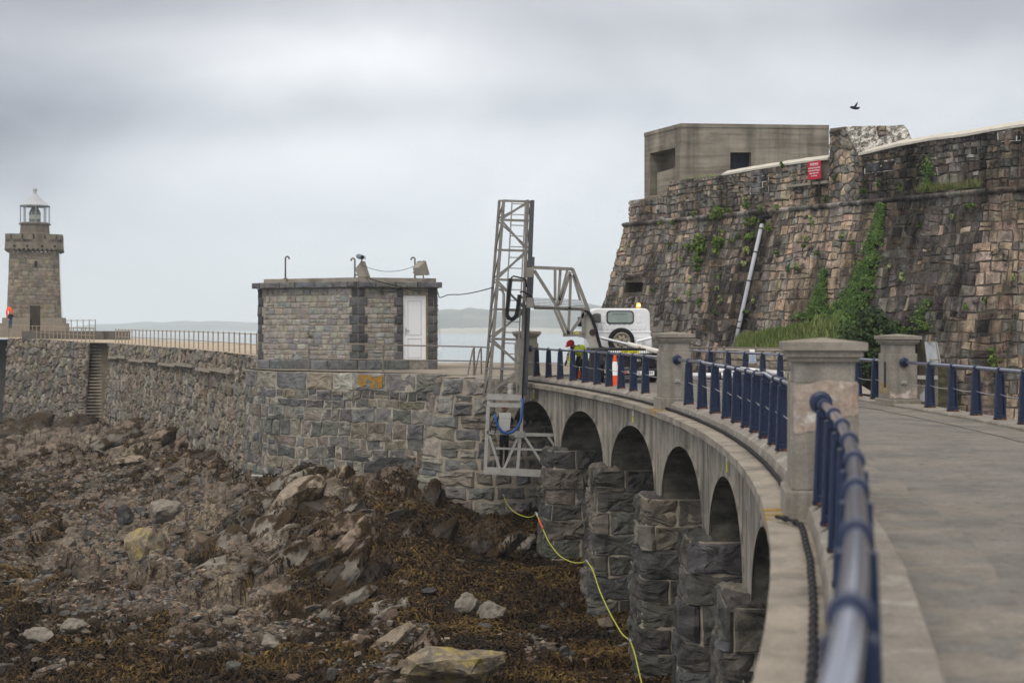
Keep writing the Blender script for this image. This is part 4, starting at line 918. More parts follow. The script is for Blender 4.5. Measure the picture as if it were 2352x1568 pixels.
# ---------------------------------------------------------------- hut
H = [PX(593, 61.6, 0), PX(822, 59.3, 0), PX(1004, 60.4, 0)]; hz0, hz1 = .12, 3.52
back = [H[2] + Vector((-.45, 3.6, 0)), H[0] + Vector((.8, 3.9, 0))]
hut = thing('stone_hut', 'small flat-roofed stone hut with a white door on the bastion', 'hut', H[1] + Vector((0, 0, hz0)))
pal_hut = palette([(.30, .278, .242), (.28, .262, .232), (.325, .295, .25), (.235, .234, .228), (.29, .26, .215), (.315, .298, .268)], .10)
pal_q = palette([(.085, .088, .09), (.105, .105, .105), (.075, .078, .08)], .15)
hole_d = None
dU0 = None
walls = MB(); mort = MB(); quo = MB()
for k, (a, b) in enumerate(((H[0], H[1]), (H[1], H[2]))):
    sf, U, V = quadsurf(a + Vector((0, 0, hz1)), b + Vector((0, 0, hz1)), b + Vector((0, 0, hz0 + .36)), a + Vector((0, 0, hz0 + .36)))
    pu = lambda px: next(u for u in np.arange(0, U, .01) if 1176 + F * sf(u, 1, 0).x / sf(u, 1, 0).y >= px)
    if k == 1:
        d0, d1 = pu(926), pu(979); dh = .25; hole = lambda u, v: d0 - .02 < u < d1 + .02 and v > dh
    else: hole = None
    qz_ = []
    y = 0; i = 0
    while y < V - .02:
        hh = min(.38, V - y); wq = .52 if i % 2 else .36
        if k == 0: qz_ += [(0, wq * .55, y, y + hh, 1), (U - wq * .8, U, y, y + hh, 1)]
        else: qz_ += [(0, wq * .8, y, y + hh, 1), (d0 - wq * .75, d0, y, y + hh, 1), (d1 + .06, d1 + .06 + (U - d1 - .06) * (.62 if i % 2 else 1), y, y + hh, 1)] + ([(d1 + .06 + (U - d1 - .06) * .66, U, y, y + hh, 1)] if i % 2 else [])
        y += hh; i += 1
    inq = lambda u, v: any(q[0] <= u <= q[1] and q[2] <= v <= q[3] for q in qz_)
    cells = []
    for p in ashlar(U, V, (.17, .30), (.18, .50), 20 + k, .22, .014):
        cu, cv = sum(a_[0] for a_ in p) / len(p), sum(a_[1] for a_ in p) / len(p)
        if inq(cu, cv) or (hole and hole(cu, cv)): continue
        # clip against quoins
        for q in qz_:
            if q[2] - .1 < cv < q[3] + .1:
                if cu < q[0] and max(a_[0] for a_ in p) > q[0]: p = clip(p, 1, 0, q[0])
                if cu > q[1] and min(a_[0] for a_ in p) < q[1]: p = clip(p, -1, 0, -q[1])
                if len(p) < 3: break
        if hole and len(p) >= 3 and cv > dh:
            if cu < d0: p = clip(p, 1, 0, d0 - .02)
            elif cu > d1: p = clip(p, -1, 0, -d1 - .02)
        if len(p) >= 3: cells.append(p)
    stones(walls, sf, cells, .03, .011, pal_hut, .8, .12, 5, bev=.2)
    stones(quo, sf, [[(q[0], q[2]), (q[1], q[2]), (q[1], q[3]), (q[0], q[3])] for q in qz_ if not (hole and hole((q[0] + q[1]) / 2, (q[2] + q[3]) / 2))], .045, .011, pal_q, .7, .12, 6, bev=.15)
    sheet(mort, sf, U, V, 60, 20, 0, hole)
    if k == 1:
        A, B = sf(d0, dh, 0), sf(d1, dh, 0); x = (B - A).normalized(); nrm = (sf(1, 1, 1) - sf(1, 1, 0)); zb_ = hz0 + .30; ht_ = A.z - zb_; wd = (B - A).length
        Mx = frame(A - nrm * .10, x)
        def dbox(mb, x0, x1, y0, y1, z0, z1): 
            q = [Vector((a_, b_, c_)) for c_ in (z0, z1) for a_, b_ in ((x0, y0), (x1, y0), (x1, y1), (x0, y1))]
            q = [Mx @ v for v in q]; mb.hexa(q[:4], q[4:])
        dr = MB(); dbox(dr, .08, wd - .08, -ht_ + .06, -.16, 0, .04); door = dr.obj('door', m_pvc, hut)
        fr = MB(); dbox(fr, 0, .08, -ht_, 0, -.01, .065); dbox(fr, wd - .08, wd, -ht_, 0, -.01, .065); dbox(fr, .08, wd - .08, -.16, 0, -.01, .065); dbox(fr, 0, wd, -ht_ - .04, -ht_, -.02, .1); fr.obj('door_frame', m_pvc, door, bevel=.008)
        pn = MB(); 
        for y0, y1 in ((-1.72, -.27), (-ht_ + .17, -1.86)):
            for bx in ((.20, .225, y0, y1), (wd - .225, wd - .20, y0, y1), (.20, wd - .20, y1 - .025, y1), (.20, wd - .20, y0, y0 + .025)): dbox(pn, *bx, .038, .052)
        pn.obj('door_moulding', M('door_moulding_grey', (.55, .56, .58), .03), door)
        hd = MB(); dbox(hd, .105, .145, -1.72, -1.42, .04, .055); hd.bar(Mx @ Vector((.125, -1.52, .08)), Mx @ Vector((.27, -1.52, .08)), .025); hd.bar(Mx @ Vector((.125, -1.52, .04)), Mx @ Vector((.125, -1.52, .09)), .02); hd.obj('handle', m_alu, door)
        st = MB(); dbox(st, -.02, wd + .04, -ht_ - .36, -ht_ - .04, -.10, .10); st.obj('doorstep', m_cornice, hut)
        tr = MB(); dbox(tr, wd, wd + .05, -ht_, 0, .0, .11); tr.obj('timber_jamb', M('ochre_timber', (.22, .165, .085), .2), hut)
wo = walls.obj('stone_facing', m_stone, hut, smooth=True); mort.obj('mortar_core', m_mortar, hut); quo.obj('quoin_facing', m_stone, hut, smooth=True)
core = MB(); cp_ = [H[0], H[1], H[2], back[0], back[1]]; ins = [p + (sum(cp_, Vector()) / 5 - p) * .06 for p in cp_]
core.hexa([Vector((p.x, p.y + .12, hz0)) for p in ins], [Vector((p.x, p.y + .12, hz1 + .02)) for p in ins]); core.obj('inner_core', m_mortar, hut)
sd = MB(); sd.cur = (.2, .18, .15)
for a, b in ((H[2], back[0]), (back[1], H[0])):
    sf, U, V = quadsurf(a + Vector((0, 0, hz1)), b + Vector((0, 0, hz1)), b + Vector((0, 0, hz0)), a + Vector((0, 0, hz0)), 1)
    n_ = (b - a).cross(Vector((0, 0, -1))).normalized()
    sf = (lambda a, b, U: lambda u, v, d: a.lerp(b, u / U) + Vector((0, 0, hz1 - v)) + Vector(((b - a).y, -(b - a).x, 0)).normalized() * d)(a, b, U)
    stones(sd, sf, ashlar(U, V, (.2, .38), (.3, .6), 33, .1, .01), .035, .012, pal_hut, .7, .2, 8)
sd.obj('side_facing', m_stone, hut)
def slab(mb, pts, off, z0, z1, split=False):
    c = sum(pts, Vector()) / len(pts); q = []
    for p in pts: d = p - c; q.append(p + Vector((d.x / max(abs(d.x), .01) * off if abs(d.x) > .8 else 0, d.y / abs(d.y) * off, 0)))
    mb.hexa([Vector((p.x, p.y, z0)) for p in q], [Vector((p.x, p.y, z1)) for p in q])
pl = MB()
for k, (a, b) in enumerate(((H[0], H[1]), (H[1], H[2]))):
    sf, U, V = quadsurf(a + Vector((0, 0, hz0 + .37)), b + Vector((0, 0, hz0 + .37)), b + Vector((0, 0, hz0 - .05)), a + Vector((0, 0, hz0 - .05)))
    cells = [p for p in ashlar(U, V, (.42, .43), (.5, 1.0), 50 + k, 0, .005) if not (k == 1 and d0 < sum(q[0] for q in p) / 4 < d1)]
    stones(pl, lambda u, v, d: sf(u, v, d + .06), cells, .05, .012, palette([(.12, .122, .125), (.15, .15, .15)], .15), .6, .14, 9)
    sheet(pl, lambda u, v, d: sf(u, v, d + .05), U, V, 4, 1, 0, None, (.25, .23, .2))
pl.obj('plinth', m_stone, hut)
rf = MB(); rf.cur = (.13, .13, .13)
for k, (a, b) in enumerate(((H[0] + Vector((-.13, 0, 0)), H[1]), (H[1], H[2] + Vector((.15, 0, 0))))):
    sf, U, V = quadsurf(a + Vector((0, 0, hz1 + .27)), b + Vector((0, 0, hz1 + .27)), b + Vector((0, 0, hz1 + .02)), a + Vector((0, 0, hz1 + .02)))
    stones(rf, lambda u, v, d: sf(u, v, d + .22), ashlar(U, V, (.24, .26), (.7, 1.2), 60 + k, 0, .003), .06, .008, palette([(.13, .132, .135), (.16, .155, .15)], .15), .6, .14, 10)
    q = [sf(0, 0, .23), sf(U, 0, .23), sf(U, 0, -.3), sf(0, 0, -.3)]; 
    rf.hexa([Vector((p.x, p.y, hz1 + .03)) for p in q], [Vector((p.x, p.y, hz1 + .262)) for p in q])
rf.obj('cornice', m_stone, hut)
rs = MB(); slab(rs, cp_, .06, hz1 + .01, hz1 + .25); q2 = [H[0] + Vector((.22, .1, 0)), H[1] + Vector((0, .05, 0)), H[2] + Vector((-.05, .1, 0)), back[0], back[1]]
rs.hexa([Vector((p.x, p.y, hz1 + .25)) for p in q2], [Vector((p.x, p.y, hz1 + .44)) for p in q2]); rs.obj('roof', m_cornice, hut)
rz_ = hz1 + .43
# fittings on the roof
def hook_pole(px, D, top, label, left=True):
    b = PX(px, D, rz_); T = thing('vent_pole', label, 'pole', b, 'hooked vent poles on the hut roof'); mb = MB(); sg = -1 if left else 1
    h = top - rz_; pts = [b, b + Vector((0, 0, h - .09))] + [b + Vector((sg * (.08 - .08 * math.cos(t)), 0, h - .09 + .09 * math.sin(t))) for t in np.linspace(.3, PI + .3, 7)]
    mb.tube(pts, .035, 10); mb.obj('pipe', m_iron, T, smooth=True); mb = MB(); mb.lathe(b, [(.09, 0), (.09, .03), (.05, .05)], 12); mb.obj('base_flange', m_iron, T); return T
zt = lambda py, D: CZ - (py - 752) / F * D
hook_pole(655.5, 61.0, zt(589, 61.0), 'tall hooked vent pole alone at the end of the hut roof', False)
hook_pole(815, 60.2, zt(593, 60.2), 'hooked vent pole braced to the camera mast on the hut roof', True)
hook_pole(953, 60.8, zt(591, 60.8), 'hooked vent pole holding the wide floodlight', True)
cm = thing('security_camera', 'cctv camera on a short mast above the middle of the hut roof', 'camera', PX(829, 60.2, rz_))
mb = MB(); mb.tube([PX(829, 60.2, rz_), PX(831, 60.2, zt(592, 60.2))], .03, 8); mb.tube([PX(831, 60.2, zt(596, 60.2)), PX(833, 60.2, zt(588, 60.2)), PX(838, 60.2, zt(588, 60.2)), PX(838.5, 60.2, zt(596, 60.2))], .02, 6); mb.bar(PX(815, 60.2, zt(631.5, 60.2)), PX(829, 60.2, zt(632, 60.2)), .06); mb.obj('mast', m_iron, cm)
mb = MB(); a, b = P(822, 588, 60.0), P(832, 591, 59.7); mb.tube([a, a.lerp(b, .3), b], [.09, .11, .10], 12); mb.obj('camera_housing', M('blue_grey_housing', (.16, .19, .23), .1, rough=.4), cm, smooth=False)
mb = MB(); d = (b - a).normalized(); mb.tube([b - d * .01, b + d * .03], .07, 12); mb.obj('lens', m_black, cm)
def flood(px, py, D, w, h, yaw, label):
    c = P(px, py, D); T = thing('floodlight', label, 'floodlight', PX(px, D, rz_)); R = Matrix.Rotation(yaw, 3, 'Z') @ Matrix.Rotation(-.32, 3, 'X')
    mb = MB(); f_ = [Vector((x * w / 2, .0, z * h / 2)) for x, z in ((-1, -1), (1, -1), (1, 1), (-1, 1))]; bk = [Vector((x * w * .36, .34, z * h * .3 - .05)) for x, z in ((-1, -1), (1, -1), (1, 1), (-1, 1))]
    mb.hexa([c + R @ v for v in f_], [c + R @ v for v in bk]); mb.obj('lamp_housing', M('beige_lamp_paint', (.27, .25, .21), .12, 6), T)
    mb = MB(); mb.box(c + R @ Vector((0, -.02, 0)), (w * 1.06, .05, h * 1.06), R); mb.obj('front_rim', M('beige_lamp_rim', (.24, .22, .185), .12, 6), T)
    for s in (-1, 1):
        mb = MB(); mb.box(c + R @ Vector((s * w * .25, -.03, h * .5)), (.06, .08, .06), R); mb.box(c + R @ Vector((s * w * .25, -.03, -h * .5)), (.06, .08, .06), R); mb.obj('clip', m_iron, T)
    mb = MB(); mb.tube([PX(px + 2, D, rz_), c - Vector((0, 0, h * .3))], .025, 6); mb.tube([PX(px - 22, D, zt(626, D)) if px > 900 else PX(px - 8, D, zt(632, D)), c + Vector((0, .15, -.1))], .04, 6); mb.obj('bracket', m_iron, T); return T
flood(971, 616, 60.6, .62, .58, PI * .70, 'wide beige floodlight on the hut roof above the white door')
flood(838, 619, 60.3, .55, .66, PI * .44, 'beige floodlight seen edge-on beside the camera mast on the hut roof')
def cable(name, pts, r, label, mat=m_black, n=6, sub=6):
    # Catmull-Rom through the points
    pts = [Vector(p) for p in pts]; q = []
    for i in range(len(pts) - 1):
        p0, p1, p2, p3 = pts[max(i - 1, 0)], pts[i], pts[i + 1], pts[min(i + 2, len(pts) - 1)]
        for k in range(sub):
            t = k / sub; q.append(.5 * ((2 * p1) + (p2 - p0) * t + (2 * p0 - 5 * p1 + 4 * p2 - p3) * t * t + (3 * p1 - p0 - 3 * p2 + p3) * t ** 3))
    q.append(pts[-1]); mb = MB(); mb.tube(q, r, n); o = mb.obj(name, mat, loc=pts[0], smooth=True); tag(o, label, 'cable'); return o
cable('overhead_cable', [P(x, y, 60) for x, y in ((832, 609), (860, 619), (890, 623.5), (925, 620), (952, 611))], .012, 'thin black cable slung between the two floodlights on the hut')
cable('overhead_cable', [P(840, 637, 59.0), P(850, 650, 58.7), P(868, 668, 58.6), P(900, 670, 58.7), P(925, 663, 58.9)], .012, 'thin black cable looping down the hut wall below the roof edge')
cable('overhead_cable', [P(*a) for a in ((842, 638, 59.0), (880, 649, 58.7), (915, 657, 58.9), (948, 667, 59.4), (980, 669, 59.6), (1003, 668, 59.3), (1010, 683, 58.5), (1030, 677, 57), (1060, 676, 55), (1095, 670, 52), (1133, 660, 50.3))], .02, 'twisted black supply cable running from the hut roof to the lattice tower')
# railing in front of the hut
T = thing('pipe_railing', 'two-bar galvanised pipe railing along the bastion edge in front of the hut', 'railing', P(880, 850, 57.2))
mb = MB(); R_ = [(709, 852, 789, 59.0), (880, 856, 792, 57.4), (1088, 866, 799, 54.9), (1130, 868, 797, 54.2)]
for px, yb, yt, D in R_[:3]:
    mb = MB(); mb.tube([PX(px, D + .25, .02), P(px, yt, D + .25)], .035, 8); mb.obj('post', m_iron, T)
for o_, yy in ((0, (789, 792, 796, 798)), (1, (823, 826, 829, 831))):
    mb = MB(); mb.tube([P(px, y, D + .25) for (px, _, _, D), y in zip(R_, yy)], .027, 8); mb.obj('rail', m_iron, T)
T = thing('stair_handrail', 'dark sloping handrails at the head of the steps beside the abutment', 'handrail', PX(1090, 55.6, .05))
for px in (1080, 1096):
    mb = MB(); mb.tube([P(px - 5, 905, 54.9), P(px - 5, 855, 55.2), P(px + 6, 803, 55.6), P(px + 9, 797, 55.8), P(px + 10, 860, 55.9)], .03, 8); mb.obj('rail', m_iron, T)
# ---------------------------------------------------------------- breakwater with its stairs
brk = thing('breakwater_wall', 'long rough stone breakwater wall leading out to the lighthouse', 'breakwater', PX(300, 95, -4))
pal_bw = palette([(.185, .162, .132), (.215, .19, .155), (.145, .13, .112), (.25, .22, .178), (.165, .155, .14), (.20, .16, .122)], .22)
zbw = .74
bwm = MB(); bmort = MB()
pr_ = [(p.x, p.y) for p in bw_]
sfA, UA = polysurf(pr_, .07, [.62, .66, .70, .72, .74, .78], -1)
if (sfA(UA / 2, 0, 1) - sfA(UA / 2, 0, 0)).x > 0: sfA, UA = polysurf(pr_, .07, [.62, .66, .70, .72, .74, .78], 1)
slp = lambda sf: (lambda u, v, d: sf(u - .30 * v, v, d))
stones(bwm, sfA, warp(rubble(UA, 7.0, .50, .62, 71, .34, .05, .12), .07, 1.2, 3), .13, .022, pal_bw, .9, .25, 11, bev=.16); sheet(bmort, sfA, UA, 7.2, 40, 6, 0)
lp = [PX(207, 103.2, 0), PX(120, 107, 0), PX(20, 111, 0)]; lz = [.78, .95, 1.05]
sfB, UB = polysurf([(p.x, p.y) for p in lp], .06, lz, -1)
if (sfB(UB / 2, 0, 1) - sfB(UB / 2, 0, 0)).y > 0: sfB, UB = polysurf([(p.x, p.y) for p in lp], .06, lz, 1)
stones(bwm, sfB, warp(rubble(UB, 7.0, .50, .66, 72, .34, .05, .12), .07, 1.2, 3), .13, .022, pal_bw, .9, .25, 12, bev=.16); sheet(bmort, sfB, UB, 7.2, 20, 6, 0)
bwm.obj('stone_facing', m_stone, brk); bmort.obj('mortar_core', m_mortar_d, brk)
# ledge course running along the seaward part
ld = MB(); 
for i in range(46):
    u0_, u1_ = UA * .12 + UA * .85 * i / 46, UA * .12 + UA * .85 * (i + .9) / 46
    vv = 1.05 if (i // 6) % 2 else .95
    if i % 13 in (11,): continue
    ld.hexa([sfA(u0_, vv, -.1), sfA(u1_, vv, -.1), sfA(u1_, vv, .38), sfA(u0_, vv, .36)], [sfA(u0_, vv - .16, -.1), sfA(u1_, vv - .16, -.1), sfA(u1_, vv - .14, .30), sfA(u0_, vv - .14, .32)])
ld.obj('ledge', M('ledge_stone', (.21, .185, .15), .3, 3, bump=.4), brk)
st = MB(); A0, A1 = PX(188, 103.6, 0), PX(266, 102.2, 0); nst = 27
for i in range(nst):
    t = i / (nst - 1); z = .75 - 6.0 * t; ll = .9 * (1 - t) + .05; dy = Vector((-.297 * ll, ll, 0))
    zr = z - .16 if i else z; st.m = 0; st.hexa([A0 + dy + Vector((0, 0, -7.5)), A1 + dy + Vector((0, 0, -7.5)), A1 + dy + Vector((0, 3, -7.5)), A0 + dy + Vector((-.9, 3, -7.5))], [A0 + dy + Vector((0, 0, z)), A1 + dy + Vector((0, 0, z)), A1 + dy + Vector((0, 3, z)), A0 + dy + Vector((-.9, 3, z))])
    st.m = 1; st.box((A0 + A1) / 2 + dy + Vector((0, .06, z - .02)), ((A1 - A0).x * .98, .34, .075))
st.obj('steps', [M('shaded_riser_stone', (.15, .125, .09), .3, 2), M('worn_lit_tread_stone', (.38, .32, .235), .3, 2, col2=(.24, .21, .17), c2s=.8, c2t=.5, bump=.2)], brk)  # treads lighter, risers darker: light on the steps put into the colour
st2 = MB(); B0, B1 = PX(-40, 112, 0), PX(17, 111.2, 0)
for i in range(22):
    z = .9 - .28 * i; st2.hexa([B0 + Vector((0, .4 * (1 - i / 22) * 6, -7)), B1 + Vector((0, .4 * (1 - i / 22) * 6, -7)), B1 + Vector((0, 6, -7)), B0 + Vector((0, 6, -7))], [B0 + Vector((0, .4 * (1 - i / 22) * 6, z)), B1 + Vector((0, .4 * (1 - i / 22) * 6, z)), B1 + Vector((0, 6, z)), B0 + Vector((0, 6, z))])
st2.obj('steps', M('dark_step_stone', (.06, .058, .055), .3, 2), brk)
dk = MB(); edge = [sfA(UA * i / 12, 0, .05) for i in range(13)] + [sfB(UB * i / 4, 0, .05) for i in range(5)]
edge2 = []
for p in edge: edge2.append(Vector((p.x + 6.0, p.y + 4.5, p.z + .02)))
n = len(edge); dk.add(edge + edge2 + [p - Vector((0, 0, 9)) for p in edge2], [(i, i + 1, n + i + 1, n + i) for i in range(n - 1)] + [(n + i, n + i + 1, 2 * n + i + 1, 2 * n + i) for i in range(n - 1)])
dk.add([PX(-250, 111, 1.05), PX(20, 111, 1.05), PX(215, 105, .85), PX(275, 128, 1.0), PX(-250, 150, 1.1)], [(0, 1, 2, 3, 4)])
dk.obj('deck', M('pale_deck', (.40, .33, .25), .2, .6, col2=(.30, .26, .21), c2s=.4, c2t=.55), brk)
pw = MB(); pw.box(PX(175, 109.5, 1.25), (8.2, .5, .7)); pw.box(PX(219, 109.3, 1.2), (1.4, .6, .75)); pw.obj('low_wall', M('low_wall_stone', (.12, .11, .095), .35, 2, bump=.3), brk)
pal_rail = M('tan_rail_paint', (.30, .245, .185), .2, 4, rough=.6)
def fence(pts, n, h, label, rails=(1.0,), rr=.03, mat=pal_rail, name='guard_rail', rl=.022):
    pts = [Vector(p) for p in pts]; Ls = [0]
    for a, b in zip(pts, pts[1:]): Ls.append(Ls[-1] + (b - a).length)
    def at(t):
        s = t * Ls[-1]; i = 0
        while i < len(Ls) - 2 and Ls[i + 1] < s: i += 1
        return pts[i].lerp(pts[i + 1], (s - Ls[i]) / (Ls[i + 1] - Ls[i]))
    o = at(.5); T = thing(name, label, 'railing', o); proto = None
    for i in range(n + 1):
        p = at(i / n)
        if proto is None: mb = MB(); mb.tube([o, o + Vector((0, 0, h))], rr, 6); mb.lathe(o + Vector((0, 0, h)), [(rr * 1.4, -.05), (rr * 1.5, .0), (rr * .8, .04)], 6); proto = mb.obj('post', mat, T); proto.location = p - o
        else: link_copy(proto, T, p - o)
    for r_ in rails:
        mb = MB(); mb.tube([at(i / 24) + Vector((0, 0, h * r_ - .02)) for i in range(25)], rl, 5); mb.obj('rail', mat, T)
    return T
fence([sfA(UA * t, 0, -.35) for t in (0, .2, .4, .6, .8, 1)], 34, .95, 'long tan post-and-rail fence along the breakwater edge between the hut and the stairs', (1.0, .5), .035)
fence([sfB(UB * t, 0, -.3) for t in (0, .5, 1)], 20, 1.0, 'tan post-and-rail fence on the breakwater in front of the lighthouse', (1.0, .52), .035)
fence([PX(150, 113, 1.3), PX(219, 110, 1.3)], 5, 1.15, 'thin grey rails beside the lighthouse base above the low wall', (1.0, .5), .03, m_iron)
# ---------------------------------------------------------------- lighthouse
LD = 122.0; lc = PX(80, LD + 2.2, 0)
lh = thing('lighthouse', 'granite lighthouse tower with castellated gallery and white lantern', 'lighthouse', Vector((lc.x, lc.y, 1.1)))
zl = lambda py: CZ - (py - 752) / F * LD
LROT = .285
def octo(hx, hy, ch, z, cx=0): return [Vector((lc.x + x * math.cos(LROT) - y * math.sin(LROT), lc.y + x * math.sin(LROT) + y * math.cos(LROT), z)) for x, y in ((-hx + ch, -hy), (hx - ch, -hy), (hx, -hy + ch), (hx, hy - ch), (hx - ch, hy), (-hx + ch, hy), (-hx, hy - ch), (-hx, -hy + ch))]
px_m = LD / F
zA, zB, zC, zD = zl(752), zl(730), zl(578), zl(537)
pal_l = palette([(.205, .178, .14), (.175, .155, .125), (.24, .205, .158), (.145, .132, .113), (.21, .185, .152), (.19, .158, .118)], .14)
lo_, hi_ = octo(60 * px_m, 60 * px_m, 14 * px_m, zB), octo(54 * px_m, 54 * px_m, 13 * px_m, zC)
mb = MB(); mt = MB()
for i in (7, 0, 1):
    a, b = lo_[i], lo_[(i + 1) % 8]; c_, d_ = hi_[(i + 1) % 8], hi_[i]
    sf, U, V = quadsurf(d_, c_, b, a)
    hole = (lambda u, v: abs(u - U / 2) < 12 * px_m and v > V - 29 * px_m) if i == 0 else None
    stones(mb, sf, ashlar(U, V, (.28, .42), (.32, .75), 80 + i, .12, .02), .03, .01, pal_l, .5, .3, 14, hole=hole)
mb.obj('tower_stone', m_stone, lh, smooth=True)
mb = MB(); mb.hexa(lo_, hi_); mb.obj('tower', M('tower_mortar', (.17, .15, .12), .3, 3), lh)
mb = MB(); a, b, c_, d_ = lo_[2], lo_[3], hi_[3], hi_[2]; mb.prism([p + Vector((.012, 0, 0)) for p in (a, b, c_, d_)], (.04, 0, 0)); mb.obj('white_side', m_white, lh)
mb = MB()
def notched(w_, z):
    q = octo(w_ * px_m, w_ * px_m, 6 * px_m, z); f2 = lambda x, y: Vector((lc.x + x * px_m * math.cos(LROT) - y * px_m * math.sin(LROT), lc.y + x * px_m * math.sin(LROT) + y * px_m * math.cos(LROT), z))
    return [q[0], f2(-8.5, -w_), f2(-8.5, -56), f2(14.5, -56), f2(14.5, -w_)] + q[1:]
for w_, z0, z1 in ((76, 1.0, zl(742)), (69, zl(742), zB + .02)): mb.hexa(notched(w_, z0), notched(w_ - .5, z1))
mb.obj('stepped_base', M('base_granite', (.235, .205, .165), .2, 2, bump=.2), lh)
lf_ = lambda x, y, z: Vector((lc.x + x * math.cos(LROT) - y * math.sin(LROT), lc.y + x * math.sin(LROT) + y * math.cos(LROT), z))
mb = MB(); fy = -60 * px_m; mb.hexa([lf_(x * px_m + 3 * px_m, fy + y + .66, z) for x, y, z in ((-11, -.72, zl(752)), (11, -.72, zl(752)), (11, .3, zl(752)), (-11, .3, zl(752)))], [lf_(x * px_m + 3 * px_m, fy + y + .66, z) for x, y, z in ((-11, -.72, zl(702)), (11, -.72, zl(702)), (11, .3, zl(702)), (-11, .3, zl(702)))])
mb.obj('door', M('dark_plank_door', (.055, .045, .036), .3, 6, streak=.5, stks=20), lh)
mb = MB(); mb.box(lf_(4 * px_m, -55.5 * px_m, zl(606)), (.2, .14, .52), Matrix.Rotation(LROT, 3, 'Z')); mb.obj('slit_window', m_black, lh)
mb = MB(); g0 = octo(64 * px_m, 64 * px_m, 13 * px_m, zl(571)); g1 = octo(63 * px_m, 63 * px_m, 13 * px_m, zl(556)); mb.hexa(g0, g1)
for i in range(8):         # crenellated parapet
    a, b = g1[i], g1[(i + 1) % 8]; n_ = 4 if i % 2 == 0 else 1
    for k in range(n_):
        t0, t1 = (k + .08) / n_, (k + .92) / n_; p, q = a.lerp(b, t0), a.lerp(b, t1); inn = (lc - (p + q) / 2); inn.z = 0; inn = inn.normalized() * .4
        h = zD - zl(556); mb.hexa([p, q, q + inn, p + inn], [v + Vector((0, 0, h)) for v in (p, q, q + inn, p + inn)])
    p, q = a, b; inn = (lc - (p + q) / 2); inn.z = 0; inn = inn.normalized() * .38; h = .25; mb.hexa([p, q, q + inn, p + inn], [v + Vector((0, 0, h)) for v in (p, q, q + inn, p + inn)])
mb.obj('castellated_gallery', M('gallery_granite', (.175, .155, .125), .25, 2, streak=.4, bump=.3), lh)
mb = MB(); g2, g3 = octo(56 * px_m, 56 * px_m, 13 * px_m, zl(578)), octo(64.5 * px_m, 64.5 * px_m, 13 * px_m, zl(571))
for i in range(8):
    n_ = 10 if i % 2 == 0 else 3
    for k in range(n_):
        t0, t1 = (k + .1) / n_, (k + .62) / n_; a0, a1 = g2[i].lerp(g2[(i + 1) % 8], t0), g2[i].lerp(g2[(i + 1) % 8], t1); b0, b1 = g3[i].lerp(g3[(i + 1) % 8], t0), g3[i].lerp(g3[(i + 1) % 8], t1)
        mb.add([a0, a1, b0, b1, Vector((b0.x, b0.y, b0.z - .12)), Vector((b1.x, b1.y, b1.z - .12))], [(0, 1, 5, 4), (4, 5, 3, 2), (0, 4, 2), (1, 3, 5)])
mb.obj('corbels', M('corbel_granite', (.14, .125, .105), .2, 2), lh)
mb = MB()
for x in (-42, -14, 18, 46): mb.box(lf_(x * px_m, -63.5 * px_m, zl(565)), (.16, .1, .16), Matrix.Rotation(LROT, 3, 'Z'))
mb.obj('drain_holes', m_black, lh)
mb = MB(); mb.lathe((lc.x, lc.y, zl(537) - .4), [(35 * px_m, 0), (35 * px_m, .55), (33 * px_m, .6), (32 * px_m, 1.28), (36 * px_m, 1.33), (36 * px_m, 1.43)], 8, PI / 8); mb.obj('lantern_base', M('base_ring', (.17, .145, .115), .25, 3, bump=.2), lh)
zg0, zg1 = zl(508), zl(469); rr = 32 * px_m
mb = MB()
for k in range(8):
    a = 2 * PI * k / 8 + PI / 8; mb.tube([Vector((lc.x + rr * math.cos(a), lc.y + rr * math.sin(a), zg0)), Vector((lc.x + rr * math.cos(a), lc.y + rr * math.sin(a), zg1))], .045, 5)
mb.lathe((lc.x, lc.y, zg0 - .03), [(rr + .05, 0), (rr + .05, .06)], 8, PI / 8); mb.lathe((lc.x, lc.y, zg1 - .05), [(rr + .08, 0), (rr + .08, .1)], 8, PI / 8); lf = mb.obj('lantern_frame', M('lantern_grey', (.25, .27, .28), .1), lh)
gm = bpy.data.materials.new('lantern_glass'); gm.use_nodes = True; t_ = gm.node_tree; b_ = t_.nodes['Principled BSDF']; b_.inputs['Base Color'].default_value = (.8, .92, .92, 1); b_.inputs['Roughness'].default_value = .03; b_.inputs['Alpha'].default_value = .07
mb = MB(); vs = [Vector((lc.x + rr * math.cos(2 * PI * k / 8 + PI / 8), lc.y + rr * math.sin(2 * PI * k / 8 + PI / 8), z)) for z in (zg0, zg1) for k in range(8)]
mb.add(vs, [(k, (k + 1) % 8, 8 + (k + 1) % 8, 8 + k) for k in range(8)]); mb.obj('lantern_glazing', gm, lh)
mb = MB(); mb.lathe((lc.x, lc.y, zg0), [(12 * px_m, 0), (12.5 * px_m, .8), (12 * px_m, 1.0), (6 * px_m, 1.42), (.05, 1.5)], 14); ln = mb.obj('lens', M('lens_brass', (.035, .035, .028), .3, 4, rough=.2, spec=.6), lh)
mb = MB(); 
for k in range(14): 
    a = 2 * PI * k / 14; mb.tube([Vector((lc.x + 12.8 * px_m * math.cos(a), lc.y + 12.8 * px_m * math.sin(a), zg0 + z)) for z in (.1, .95)], .02, 4)
mb.lathe((lc.x, lc.y, zg0 + .34), [(12.9 * px_m, 0), (12.9 * px_m, .36)], 14); mb.obj('lens_panel', M('lens_glass', (.32, .32, .25), .5, 7, rough=.15, spec=.6), ln)
